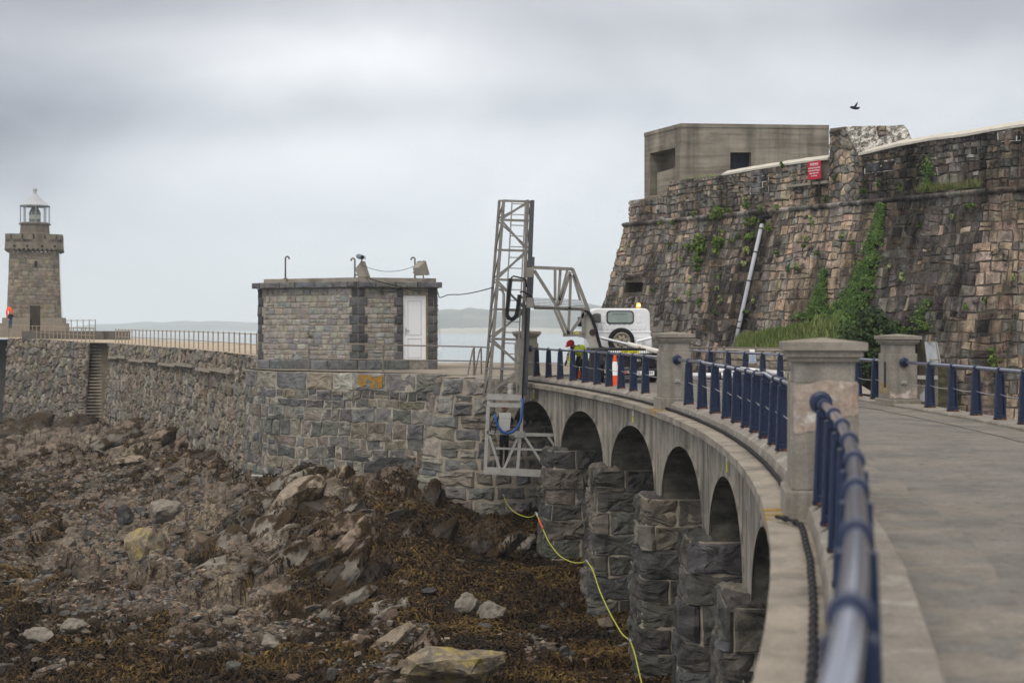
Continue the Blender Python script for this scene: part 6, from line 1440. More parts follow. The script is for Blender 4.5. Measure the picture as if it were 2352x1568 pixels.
tuft_spots = [(1648, 490), (1690, 478), (1765, 475), (1800, 472), (1560, 505), (1530, 508), (1610, 485), (1900, 450), (2000, 425), (2025, 420), (2060, 430)]
T_G = 'small plants growing from the castle wall'; T_L = 'small green tuft growing from a joint in the castle wall'
for x, y in tuft_spots[:7]: shrub(x, y + 6, rnd.uniform(9, 18), rnd.uniform(8, 14), T_L, surf=on_cord, group=T_G, lv=42)
for x, y in ((1900, 455), (1985, 440), (2022, 425), (2068, 432), (1977, 462), (1920, 410), (1860, 390), (1800, 384)): shrub(x, y, rnd.uniform(7, 12), rnd.uniform(10, 20), T_L, surf=on_par, group=T_G, cols=IVY, lv=36)
for x, y in ((1540, 560), (1566, 596), (1681, 553), (1697, 548), (1717, 574), (1722, 578), (1714, 610), (1591, 643), (1503, 668), (1585, 675), (1606, 700), (1612, 690), (1649, 665), (1646, 720), (1657, 690), (1790, 580), (1852, 546), (1868, 510), (1850, 568), (1960, 560), (2110, 520), (2221, 480), (2238, 475), (2043, 617), (1936, 545), (1829, 615), (1735, 692), (1716, 720), (1655, 635), (2190, 500), (2262, 690), (2220, 706), (2130, 750), (2075, 640), (2080, 760), (1560, 690), (1812, 620), (2330, 640), (1880, 585)):
    shrub(x, y, rnd.uniform(8, 15), rnd.uniform(9, 17), T_L, group=T_G, cols=rnd.choice([GREENS, IVY, GRASS]), lv=34)
def ivy(poly_pts, label, n_, wfun):
    p0, nn = on_wall(*poly_pts[0][:2]); T = thing('ivy', label, 'ivy', on_wall(*poly_pts[-1][:2])[0]); mb = MB()
    for _ in range(n_):
        t = rnd.random() * (len(poly_pts) - 1); i = int(t); f = t - i; a, b = poly_pts[i], poly_pts[i + 1]
        x, y, w = (a[k] + (b[k] - a[k]) * f for k in range(3)); dx = rnd.gauss(0, .42); x += dx * w; 
        if noise.noise(Vector((x * .05, y * .05, 9))) < -.28 and abs(dx) > .2: continue
        p, nn = on_wall(x, y, .10 + rnd.random() * .16); tn = noise.noise(Vector((x * .06, y * .06, 3))) * 1.8
        c = IVY[int(min(3, max(0, rnd.gauss(1.5 + tn, .8))))]; q = rnd.uniform(.8, 1.3); leaf(mb, p, nn + Vector((rnd.gauss(0, .5), 0, .4 + rnd.gauss(0, .4))), rnd.uniform(.036, .062), tuple(v * q for v in c), .8)
    mb.obj('leaves', m_leaf, T)
    mb = MB()
    for k in range(5): mb.tube([on_wall(x + rnd.uniform(-.3, .3) * w, y, .10)[0] for x, y, w in poly_pts], .02, 4)
    mb.obj('stem', MATS['twig_bark'], T)
ivy([(2031, 470, 8), (2024, 520, 13), (2012, 570, 19), (1998, 610, 24), (1984, 660, 30), (1962, 700, 42), (1925, 735, 60)], 'long strip of ivy climbing the castle wall up to the string course', 9500, None)
ivy([(1900, 622, 4), (1895, 660, 9), (1886, 700, 22), (1868, 735, 50)], 'short ivy strip climbing the castle wall left of the long one', 4200, None)
ivy([(2140, 690, 14), (2120, 730, 24), (2125, 760, 30)], 'sparse yellow-green creeper on the dark stones above the slotted pillar', 260, None)
ivy([(2140, 345, 16), (2138, 400, 20), (2136, 440, 10)], 'thin dark ivy trail on the upper parapet', 300, None)
# vegetated bank against the wall
bank = MB(); nb_ = 60; pts = []
def bank_h(px): return np.interp(px, [1640, 1690, 1730, 1800, 1880, 1960, 2060, 2120, 2200], [826, 806, 790, 768, 735, 722, 745, 790, 860])
for i in range(nb_ + 1):
    px = 1640 + 560 * i / nb_; top, nn = on_wall(px, bank_h(px), .0); foot = PX(px, min(top.y - 1.0, np.interp(px, [1640, 1800, 1950, 2200], [52.6, 50.4, 47.0, 42.5])), np.interp(px, [1640, 1700, 1950, 2000, 2200], [.15, .75, .7, -1.2, -1.5]))
    for j in range(9):
        t = j / 8; p = top.lerp(foot, t); p.z += .5 * math.sin(PI * t) * (.5 + .5 * noise.noise(Vector((px * .02, t * 2, 4)))); pts.append(p)
bank.add(pts, [(i * 9 + j, i * 9 + j + 1, (i + 1) * 9 + j + 1, (i + 1) * 9 + j) for i in range(nb_) for j in range(8)])
tag(bank.obj('ground', M('bank_earth', (.03, .027, .018), .4, 4, col2=(.06, .055, .03), c2s=3, c2t=.5, bump=.8)), 'earth bank at the foot of the castle wall', None, None, 'structure')
def bank_pt(px, t):
    i = min(nb_ - 1, max(0, int((px - 1640) / 560 * nb_))); f = (px - 1640) / 560 * nb_ - i; j = min(7, int(t * 8)); g_ = t * 8 - j
    q = lambda a, b: pts[a * 9 + b]
    return (q(i, j) * (1 - f) + q(i + 1, j) * f) * (1 - g_) + (q(i, j + 1) * (1 - f) + q(i + 1, j + 1) * f) * g_
gc = MB()
for _ in range(9000):
    px = rnd.uniform(1725, 2110); t = rnd.random(); p = bank_pt(px, t); tn = noise.noise(p * 1.1) * 1.7 + noise.noise(p * 3.1)
    cols = IVY if px > 1790 + 60 * t else GRASS
    clump(gc, p + Vector((0, -.05, .06)), (.12, .1, .12), 1, rnd.uniform(.06, .11), cols, tn)
tag(gc.obj('undergrowth', m_leaf), 'bramble and ivy undergrowth covering the bank', None, None, 'stuff')
gr = MB()
for _ in range(9000):
    px = rnd.uniform(1690, 1925); t = rnd.uniform(.25, 1.0); p = bank_pt(px, t)
    if px > 1800 + 100 * t and rnd.random() < .75: continue
    h = rnd.uniform(.22, .55); a = rnd.uniform(0, 6.28); tip = p + Vector((math.cos(a) * .15 + .08, math.sin(a) * .1 - .1, h)); md = p.lerp(tip, .5) + Vector((0, 0, .08)); s = Vector((.012, .004, 0))
    tn = noise.noise(p * .9) * 2; c = GRASS[int(min(4, max(0, rnd.gauss(1.6 + tn, .8))))]; q = rnd.uniform(.75, 1.3); gr.add([p - s, p + s, md + s, md - s, tip], [(0, 1, 2, 3), (3, 2, 4)], tuple(x * q for x in c))
def par_top(px): p, u, nn = along(px); return Vector((p.x, p.y, ztop(u))) - nn * .3
for x0, x1, n_, h0 in ((1560, 1690, 900, .2), ):
    for _ in range(n_):
        px = rnd.uniform(x0, x1); p = par_top(px) + Vector((rnd.gauss(0, .1), rnd.uniform(-.1, .7), -.03)); h = rnd.uniform(.4, 1.3) * h0 * (1 - abs(px - 1610) / 110); tip = p + Vector((rnd.gauss(0, .1), rnd.gauss(0, .06), max(.04, h))); s = Vector((.012, 0, 0)); c = GRASS[rnd.randrange(5)]
        gr.add([p - s, p + s, tip], [(0, 1, 2)], c)
for _ in range(900):
    px = rnd.uniform(2120, 2262); u = along(px)[1]; p = psurf(u, .15, .25 + .1 * rnd.random()); tip = p + Vector((rnd.gauss(0, .12), -.1, rnd.uniform(.08, .36))); s = Vector((.012, .004, 0)); gr.add([p - s, p + s, tip], [(0, 1, 2)], rnd.choice(GRASS + [(.20, .13, .06)]))
tag(gr.obj('grass', m_leaf), 'long tufted grass on the bank and wall tops', None, None, 'stuff')
bs = thing('bush', 'large dark green bush at the foot of the castle wall behind the pillars', 'bush', PX(1990, 46.5, -.8)); mb = MB()
for _ in range(150):
    px, py = rnd.gauss(1995, 34), rnd.gauss(795, 48)
    if py < 712 or py > 905 or abs(px - 1995) > 82: continue
    if py < 760 and abs(px - 1998) > 50: continue
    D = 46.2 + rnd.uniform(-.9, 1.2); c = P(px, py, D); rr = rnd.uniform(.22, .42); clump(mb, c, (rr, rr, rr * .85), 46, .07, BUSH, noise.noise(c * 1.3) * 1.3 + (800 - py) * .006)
mb.obj('leaves', m_leaf, bs); mb = MB()
for k in range(7): mb.tube([PX(1990 + k * 3, 46.6, -1.4), P(1975 + k * 9, 850 - k * 6, 46.5), P(1950 + k * 14, 770 - (k % 3) * 18, 46.4)], [.06, .04, .015], 5)
mb.obj('stem', MATS['twig_bark'], bs)
# low retaining wall, kerb, rail and pipes on the quay below the bank
rw = thing('retaining_wall', 'low rounded stone retaining wall at the foot of the grassy bank', 'wall', PX(1730, 51, .1))
pts_ = [PX(1648, 53.2, 0), PX(1662, 51.9, 0), PX(1700, 51.2, 0), PX(1800, 49.9, 0), PX(1960, 47.6, 0)]
rsf, rU = polysurf([(p.x, p.y) for p in pts_], .08, 1.05, -1)
if (rsf(1, 0, 1) - rsf(1, 0, 0)).y > 0: rsf, rU = polysurf([(p.x, p.y) for p in pts_], .08, 1.05, 1)
mb = MB(); stones(mb, rsf, ashlar(rU, .95, (.28, .4), (.5, 1.1), 5), .07, .012, palette([(.24, .22, .18), (.20, .19, .165), (.27, .25, .2)], .15), .6, .2, 9); mb.obj('stone_facing', m_stone, rw)
mb = MB(); sheet(mb, rsf, rU, 1.0, 20, 2, 0); vs = []
for i in range(21): a = rsf(rU * i / 20, 0, .06); vs += [a, Vector((a.x + .2, a.y + .55, a.z + .08)), Vector((a.x + .2, a.y + .55, 0))]
mb.add(vs, [(i * 3 + j, i * 3 + j + 1, i * 3 + 4 + j, i * 3 + 3 + j) for i in range(20) for j in range(2)]); mb.obj('wall_core', m_cornice, rw)
fence([PX(1590, 49.2, .1), PX(1700, 48.3, .1), PX(1810, 47.3, .1)], 3, 1.1, 'thin weathered pipe rail on the quay in front of the retaining wall', (1.0, .45), .03, m_iron)
pz = thing('quay_pipes', 'white plastic pipes lying on the quay behind the far railing', 'pipe', PX(1700, 45.8, .12)); 
for k, (x0, y0, x1, y1) in enumerate(((1592, 862, 1690, 862), (1650, 851, 1795, 856), (1700, 848, 1800, 858))):
    mb = MB(); mb.tube([P(x0, y0, 46.6 - k * .2), P(x1, y1, 45.6 - k * .2)], .085, 10); mb.obj('pipe', m_white, pz, smooth=True)
mb = MB()
for x, y in ((1654, 862), (1682, 862)): mb.tube([P(x - 1.5, y, 45.85), P(x + 1.5, y, 45.85)], .11, 10)
mb.obj('collar', m_black, pz)
ns = thing('notice_board', 'white notice leaning on the thin rail asking for the area to be kept clear', 'sign', PX(1729, 47.9, .1))
c = P(1729, 817.5, 47.95); Mz = frame(c, Vector((1, -.1, 0)), Vector((.14, .18, 1))); w_, h_ = 15 / F * 48, 31 / F * 48
mb = MB(); splate(mb, Mz, -w_ / 2, w_ / 2, -h_ / 2, h_ / 2, -.015, 0); mb.obj('board', m_white, ns)
mb = MB(); splate(mb, Mz, -w_ * .46, w_ * .46, -h_ * .47, h_ * .12, .001, .004); mb.obj('blue_panel', M('notice_blue', (.20, .28, .42), .1, 8), ns)
mb = MB()
for i, s in enumerate(('THIS AREA', 'CLEAR AT', 'ALL TIMES')): text_mb(mb, s, Mz @ Matrix.Translation((0, h_ * (.03 - .17 * i), .008)), h_ * .13, .002, sx=w_ / .225 * .75)
mb.obj('lettering', m_whitep, ns)
ib = thing('display_cabinet', 'weathered display cabinet with a glazed sloping front beside the slotted pillar', 'cabinet', PX(2132, 34.6, -.2))
mb = MB(); D = 34.4; mb.prism([P(2106, 785, D), P(2125, 787, D), P(2126, 864, D), P(2106, 862, D)], (0, .5, 0)); mb.obj('side_panel', M('dark_timber', (.075, .065, .05), .3, 6, streak=.4, stks=10), ib)
mb = MB(); mb.prism([P(2124, 785, D - .3), P(2150, 785, D - .1), P(2158, 834, D - .1), P(2130, 834, D - .3)], (.05, .06, -.0)); mb.obj('glazed_front', M('frosted_pane', (.42, .44, .46), .25, 5, rough=.25, spec=.5), ib)
mb = MB()
for a, b in (((2124, 785), (2150, 785)), ((2150, 785), (2158, 834)), ((2158, 834), (2130, 834)), ((2130, 834), (2124, 785)), ((2128, 826), (2157, 826))): mb.bar(P(*a, D - .25), P(*b, D - .25), .03)
mb.obj('frame', M('beige_frame', (.27, .245, .19), .2, 6), ib)
mb = MB(); mb.bar(P(2105, 866, D - .1), P(2153, 867, D - .1), .09); mb.obj('shelf', M('pale_shelf', (.38, .36, .31), .15, 6), ib)
mb = MB(); mb.bar(P(2150, 835, D), P(2150, 930, D), .08); mb.bar(P(2108, 862, D), P(2108, 930, D), .08); mb.bar(P(2112, 900, D), P(2124, 882, D), .07); mb.obj('legs', m_iron, ib)
mb = MB(); mb.prism([P(2109, 888, D), P(2124, 890, D), P(2124, 922, D), P(2109, 920, D)], (0, .3, 0)); mb.obj('lower_box', M('grey_box', (.36, .37, .38), .1), ib)
# ---------------------------------------------------------------- under-bridge access truck
tk = thing('access_truck', 'white truck with a lattice tower and work platform reaching under the bridge', 'truck', PX(1445, 47.2, 0))
tk_o = Vector(tk.location); hd = math.radians(6)
tx = Vector((math.cos(hd), math.sin(hd), 0)); ty = Vector((-math.sin(hd), math.cos(hd), 0))
def TP(x, y, z): return tk_o + tx * x + ty * y + Vector((0, 0, z + .02))
def tbox(mb, x0, x1, y0, y1, z0, z1, tap=0):
    mb.hexa([TP(x0, y0, z0), TP(x1, y0, z0), TP(x1, y1, z0), TP(x0, y1, z0)], [TP(x0 + tap, y0 + tap * .6, z1), TP(x1 - tap, y0 + tap * .6, z1), TP(x1 - tap, y1 - tap * 2, z1), TP(x0 + tap, y1 - tap * 2, z1)])
YB = 2.5                      # back of the cab
def xl(px, y): D = tk_o.y + y; return ((px - 1176) / F * D - tk_o.x + math.sin(hd) * y) / math.cos(hd)
def zl_(py, y): D = tk_o.y + y; return CZ - (py - 752) / F * D - .02
cb = MB()
x0, x1 = xl(1357, YB), xl(1494, YB); zt_, zb_ = zl_(708, YB), .95
# cab shell: rounded section swept along the truck
prof = []
for (cx_, cz_), a0 in (((x1 - .22, zt_ - .22), 0), ((x0 + .22, zt_ - .22), PI / 2)):
    for k in range(6): a = a0 + PI / 2 * k / 5; prof.append((cx_ + .22 * math.cos(a), cz_ + .22 * math.sin(a)))
prof += [(x0 - .02, zb_), (x1 + .05, zb_)]
rings = []
for y, sx_, sz_ in ((YB - .02, .965, .985), (YB, .985, .992), (YB + .05, 1, 1), (YB + .9, 1, 1), (YB + 1.3, .99, .97), (YB + 1.75, .97, .62), (YB + 1.85, .96, .45)):
    xm = (x0 + x1) / 2; rings.append([TP(xm + (x - xm) * sx_, y, zb_ + (z - zb_) * sz_) for x, z in prof])
n = len(prof); vs = sum(rings, []); fs = [(i * n + k, i * n + (k + 1) % n, (i + 1) * n + (k + 1) % n, (i + 1) * n + k) for i in range(len(rings) - 1) for k in range(n)] + [tuple(range(n))[::-1], tuple(range((len(rings) - 1) * n, len(rings) * n))]
cb.add(vs, fs)
xw0, xw1, zw0, zw1 = xl(1395, YB), xl(1453, YB), zl_(741, YB), zl_(716, YB)
def rrect(x0, x1, z0, z1, r, y, k=5):
    q = []
    for (cx_, cz_), a0 in (((x1 - r, z1 - r), 0), ((x0 + r, z1 - r), PI / 2), ((x0 + r, z0 + r), PI), ((x1 - r, z0 + r), 1.5 * PI)):
        for i in range(k): a = a0 + PI / 2 * i / (k - 1); q.append(TP(cx_ + r * math.cos(a), y, cz_ + r * math.sin(a)))
    return q
for px0, px1, py0, py1 in ((1379, 1389, 722, 742), (1462, 1472, 722, 742)):      # pressed panels
    cb.prism(rrect(xl(px0, YB), xl(px1, YB), zl_(py1, YB), zl_(py0, YB), .06, YB - .035), ty * .03)
for px in (1374, 1383, 1395, 1406, 1417, 1428, 1440, 1451, 1461, 1470, 1480):
    cb.prism(rrect(xl(px - 2.6, YB), xl(px + 2.6, YB), zl_(757, YB), zl_(745, YB), .02, YB - .04), ty * .03)
tbox(cb, x0 - .01, x1 + .04, YB - .035, YB, zl_(764, YB), zl_(761, YB)); tbox(cb, x0 - .02, x1 + .05, YB - .03, YB, zb_, zl_(772, YB))
cabo = cb.obj('cab', m_white, tk, bevel=.012)
mb = MB(); mb.prism(rrect(xw0 - .04, xw1 + .04, zw0 - .04, zw1 + .04, .12, YB - .05), ty * .04); mb.obj('window_seal', m_black, tk)
mb = MB(); mb.prism(rrect(xw0, xw1, zw0, zw1, .10, YB - .058), ty * .02); wn = mb.obj('rear_window', M('green_tint_glass', (.26, .31, .28), .18, 3, rough=.12, spec=.6), tk)
mb = MB(); Mx = frame(TP((xw0 + xw1) / 2 - .02, YB - .062, zw1 - .075), -tx); Mm = Mx.copy()
text_mb(mb, 'www.manlift.ie', Mx, .085, .001, sx=1.0); mb.obj('mirrored_lettering', M('dark_lettering', (.05, .05, .06), 0), wn)
mb = MB(); c = TP(xl(1479, YB), YB + .4, zt_ - .02)
mb = MB(); mb.lathe(TP(xl(1471, YB), YB + .35, zt_ - .03), [(.075, 0), (.075, .06)], 16); mb.obj('beacon_base', m_black, tk)
mb = MB(); mb.lathe(TP(xl(1471, YB), YB + .35, zt_ + .03), [(.072, 0), (.078, .05), (.072, .14), (.03, .17)], 16); mb.obj('beacon', M('amber_beacon', (.9, .32, .02), 0, rough=.2, emit=((1, .33, .03), 1.6)), tk)
mb = MB(); mb.lathe(TP(xl(1471, YB), YB + .25, zt_ + .07), [(.035, 0), (.05, .04), (.035, .08)], 12); mb.obj('beacon_bulb', M('lit_bulb', (1, .85, .4), 0, emit=((1, .62, .15), 9)), tk)
for px in (1372, 1378): pass
mb = MB(); a = TP(xl(1368, YB), YB - .22, zl_(730.5, YB)); mb.box(a, (.29, .12, .32)); mb.obj('wing_mirror', M('grey_plastic', (.10, .105, .11), .1, rough=.5), tk, bevel=.05)
mb = MB(); mb.bar(a + Vector((.05, 0, .15)), TP(x0 + .1, YB + .5, zl_(718, YB)), .03); mb.obj('mirror_arm', m_black, tk)
# spare wheel
sw = P(1427, 783, tk_o.y + YB - .3); ax = Matrix.Rotation(PI / 2, 3, 'X')
ax = Matrix.Rotation(hd, 3, 'Z') @ ax
Rw = 30.5 / F * sw.y
def wheel(c, R, name, label=None, axm=ax, w=.2):
    mb = MB(); prof = [(R * .60, -w * .5), (R * .92, -w * .5), (R, -w * .34), (R, w * .34), (R * .92, w * .5), (R * .62, w * .5), (R * .58, w * .2), (R * .05, w * .15)]
    mb.lathe(c, prof, 36, axis=axm); t = mb.obj(name, m_black, tk, smooth=False)
    mb = MB(); mb.lathe(c, [(R * .66, w * .51), (R * .60, w * .56), (R * .54, w * .40), (R * .48, w * .28), (R * .30, w * .44), (R * .05, w * .44)], 30, axis=axm, cap=False)
    mb.obj('rim', M('cream_rim', (.34, .30, .235), .3, 8, col2=(.16, .12, .09), c2s=9, c2t=.62, rough=.5), t)
    mb = MB()
    for k in range(8):
        a = 2 * PI * k / 8; mb.lathe(c + axm @ Vector((R * .40 * math.cos(a), R * .40 * math.sin(a), w * .34)), [(R * .07, 0), (R * .07, w * .07)], 8, axis=axm)
    for k in range(5):
        a = 2 * PI * k / 5; mb.lathe(c + axm @ Vector((R * .2 * math.cos(a), R * .2 * math.sin(a), w * .44)), [(R * .035, 0), (R * .03, w * .08)], 6, axis=axm)
    mb.lathe(c + axm @ Vector((0, 0, w * .40)), [(R * .12, 0), (R * .1, w * .1)], 12, axis=axm); mb.obj('wheel_holes', m_dsteel, t); return t
wheel(sw, Rw, 'spare_wheel')
axl = Matrix.Rotation(hd, 3, 'Z') @ Matrix.Rotation(PI / 2, 3, 'Y')
for x in (-.88, .92):
    for y in (.75, 3.9): wheel(TP(x, y, .36), .36, 'wheel', axm=axl @ Matrix.Rotation(PI if x < 0 else 0, 3, 'X'), w=.24)
# chassis, deck, rear beam, plates
dk_ = MB(); xr0, xr1 = xl(1372, .0), 1.02; tbox(dk_, xr0, xr1, 0, YB - .15, 1.0, 1.16); tbox(dk_, -.45, .5, .3, 5.2, .55, .9); tbox(dk_, -.95, 1.0, .35, .5, .62, .75); dk_.obj('chassis_deck', m_dsteel, tk)
mb = MB(); tbox(mb, xl(1390, 0), 1.0, -.06, 0, zl_(816, 0), zl_(800, 0)); mb.obj('rear_beam', m_black, tk)
mb = MB()
for k in range(6): tbox(mb, xl(1396 + k * 5, 0), xl(1399.5 + k * 5, 0), -.075, -.06, zl_(811, 0), zl_(805, 0)); tbox(mb, xl(1467 + k * 5.2, 0), xl(1471 + k * 5.2, 0), -.075, -.06, zl_(811, 0), zl_(805, 0))
mb.obj('white_chequers', m_whitep, tk)
mb = MB(); tbox(mb, xl(1425, 0), xl(1466, 0), -.082, -.06, zl_(812, 0), zl_(805.5, 0)); kc = mb.obj('keep_clear_sign', m_yel, tk)
mb = MB(); text_mb(mb, 'KEEP  CLEAR', frame(TP(xl(1445.5, 0), -.088, (zl_(812, 0) + zl_(805.5, 0)) / 2), tx), .088, .002, sx=1.02); mb.obj('lettering', M('black_lettering', (.01, .01, .01), 0), kc)
mb = MB(); tbox(mb, xl(1433, 0), xl(1505, 0), .02, .16, zl_(842, 0), zl_(817, 0)); bp2 = mb.obj('rear_panel', m_black, tk)
mb = MB(); text_mb(mb, '01', frame(TP(xl(1468, 0), .014, zl_(827.5, 0)), tx), .12, .002, sx=1.15); mb.obj('lettering', m_whitep, bp2)
mb = MB(); tbox(mb, xl(1437, 0), 1.0, .0, .12, zl_(850, 0), zl_(846, 0)); tbox(mb, xl(1434, 0), .95, .05, .14, zl_(867, 0), zl_(864, 0)); mb.tube([TP(xl(1434, 0), 0, zl_(849, 0)), TP(1.0, 0, zl_(849, 0))], .03, 8); mb.obj('bumper', m_dsteel, tk)
mb = MB(); tbox(mb, xl(1460, 0), xl(1503, 0), -.03, 0, zl_(861.5, 0), zl_(852, 0)); npz = mb.obj('number_plate', m_whitep, tk)
mb = MB(); zc_ = zl_(856.7, 0)
text_mb(mb, '05-', frame(TP(xl(1467.5, 0), -.034, zc_), tx), .14, .001, sx=.92); text_mb(mb, '894', frame(TP(xl(1494, 0), -.034, zc_), tx), .14, .001, sx=.86); mb.obj('lettering', MATS['black_lettering'], npz)
mb = MB(); tbox(mb, xl(1434, 0), xl(1440, 0), -.03, 0, zl_(859, 0), zl_(852, 0)); mb.obj('tail_lamp', M('red_lens', (.35, .03, .03), .1, rough=.25), tk)
mb = MB(); tbox(mb, xl(1393, 0), xl(1431, 0), .2, .8, zl_(849, 0), zl_(818, 0)); mb.obj('tool_box', M('grey_locker', (.20, .205, .215), .15, 5, rough=.5), tk, bevel=.04)
mb = MB(); tbox(mb, xl(1395, 0), xl(1425, 0), .3, .35, zl_(878, 0), zl_(852, 0)); mb.obj('mudflap', m_black, tk)
mb = MB()
for x in (xl(1367, YB), xl(1476, YB)): mb.tube([TP(x, YB - .12, 1.2), TP(x, YB - .12, zl_(775, YB))], .03, 6)
mb.tube([TP(xl(1459, YB), YB - .25, zl_(784, YB)), TP(xl(1493, YB), YB - .25, zl_(776, YB))], .05, 8); mb.tube([TP(xl(1459, YB), YB - .25, zl_(784, YB)), TP(xl(1459, YB), YB - .3, 1.15)], .04, 6); mb.obj('rear_frame_tube', m_white, tk)
# turret column, gooseneck arm and cylinder
DA = 48.6
mb = MB(); mb.lathe(PX(1366, DA, 1.0), [(.26, 0), (.26, .12), (.2, .16)], 18); mb.box(PX(1366, DA, .70), (.34, .5, .9)); mb.box(PX(1366, DA, .25), (.5, .6, .5)); mb.obj('turret', m_dsteel, tk)
gp = [(1350, 700), (1356, 722), (1364, 746), (1371, 765), (1377, 784), (1379, 806), (1356, 806), (1353, 790), (1348, 780), (1338, 775), (1306, 769), (1306, 763), (1336, 760), (1338, 735), (1338, 715)]
mb = MB()
for dy in (-.2, .14): mb.prism([P(x, y, DA + dy) for x, y in gp], (0, .035, 0))
edge = [P(x, y, DA) for x, y in gp[:6]]
for a, b in zip(edge, edge[1:]): mb.hexa([a + Vector((-.05, -.2, 0)), a + Vector((0, -.2, 0)), a + Vector((0, .16, 0)), a + Vector((-.05, .16, 0))], [b + Vector((-.05, -.2, 0)), b + Vector((0, -.2, 0)), b + Vector((0, .16, 0)), b + Vector((-.05, .16, 0))])
m_arm = M('pale_arm_paint', (.36, .345, .305), .16, 4, col2=(.24, .225, .19), c2s=4, c2t=.64, rough=.5)
ga = mb.obj('gooseneck_arm', m_arm, tk)
mb = MB(); mb.lathe(P(1361, 763, DA - .2), [(.11, -.02), (.11, .03), (.05, .035)], 16, axis=Matrix.Rotation(PI / 2, 3, 'X')); mb.obj('pivot_pin', M('oily_brown', (.05, .035, .03), .3), ga)
mb = MB(); a, b = P(1381, 776, DA - .4), P(1516, 808, DA - 1.6); m_ = a.lerp(b, .46); mb.tube([m_, b], .085, 12); cyl = mb.obj('hydraulic_cylinder', M('stained_white', (.60, .58, .53), .15, 6, col2=(.3, .17, .09), c2s=7, c2t=.66), tk)
mb = MB(); mb.tube([a, m_], .05, 12); mb.tube([m_, m_ + (b - m_) * .03], .10, 12); mb.obj('piston_rod', M('chrome', (.6, .61, .63), .05, rough=.2, metal=.8), cyl)
for pts in (((1349, 712), (1358, 726), (1367, 750), (1374, 778), (1380, 798), (1400, 803), (1500, 802)), ((1226, 706), (1260, 707), (1300, 709), (1335, 710), (1350, 716))):
    mb = MB(); mb.tube([P(x, y, DA - .30) for x, y in pts], .055, 8); mb.obj('hydraulic_hose', m_black, tk, smooth=True)
# cantilever truss
def truss(name, segs, mat, D, gap, w=.085, tie=()):
    mb = MB()
    for dy in (-gap / 2, gap / 2):
        for (x0, y0, x1, y1, *k) in segs: mb.bar(P(x0, y0, D + dy), P(x1, y1, D + dy), w * (k[0] if k else 1), w * .8, up=(0, 1, 0))
    for x, y in tie: mb.bar(P(x, y, D - gap / 2), P(x, y, D + gap / 2), w * .8)
    return mb.obj(name, mat, tk)
truss('cantilever_truss', [(1224, 614, 1315, 618, 1.15), (1315, 618, 1352, 714, 1.25), (1227, 621, 1279, 703, 1.2), (1275, 620, 1275, 690), (1287, 620, 1282, 703), (1303, 621, 1285, 690, .9), (1310, 624, 1286, 700, 1.1), (1311, 630, 1308.5, 708), (1316, 632, 1333, 690, .9), (1226, 704, 1346, 710, 1.1), (1274, 711, 1298, 769), (1282, 711, 1306, 769), (1308, 711, 1305.5, 766), (1344, 717, 1308.6, 766, 1.1), (1293, 770, 1340, 769), (1338, 712, 1340, 768)], m_grey, DA, .62, .095, ((1224, 614), (1315, 618), (1275, 700), (1346, 711), (1298, 768), (1250, 705), (1300, 707)))
gm = MB(); D = DA - .28
for i in range(44): x = 1226 + i * 2.75; gm.bar(P(x, 684.5 + i * .10, D), P(x, 705 + i * .11, D), .012)
for j in range(7): gm.bar(P(1226, 684.5 + j * 3.4, D), P(1345, 689 + j * 3.5, D), .012)
gm.obj('mesh_guard', M('mesh_steel', (.13, .12, .105), .2, 8, rough=.6), tk)
gk = MB(); gk.hexa([P(1226, 704, DA - .3), P(1344, 709, DA - .3), P(1344, 709, DA + .3), P(1226, 704, DA + .3)], [P(1226, 703, DA - .3), P(1344, 708, DA - .3), P(1344, 708, DA + .3), P(1226, 703, DA + .3)]); gk.obj('walkway_deck', m_dsteel, tk)
mb = MB()
for y0, y1 in ((615, 637), (684, 707)): mb.hexa([P(1209, y1, DA - .45), P(1226, y1, DA - .45), P(1226, y1, DA + .35), P(1209, y1, DA + .35)], [P(1210, y0, DA - .45), P(1227, y0, DA - .45), P(1227, y0, DA + .35), P(1210, y0, DA + .35)])
mb.obj('mast_sleeve', m_grey, tk, bevel=.02)
mb = MB(); mb.hexa([P(1327, 728, DA + .3), P(1344, 728, DA + .3), P(1344, 750, DA + .3), P(1327, 750, DA + .3)], [P(1327, 728, DA + .5), P(1344, 728, DA + .5), P(1344, 750, DA + .5), P(1327, 750, DA + .5)]); mb.obj('valve_block', m_dsteel, tk)
mb = MB(); mb.prism([P(1316, 763, DA - .25), P(1330, 763, DA - .25), P(1330, 768, DA - .25), P(1316, 768, DA - .25)], (0, .1, 0)); mb.obj('yellow_tag', m_yel, tk)
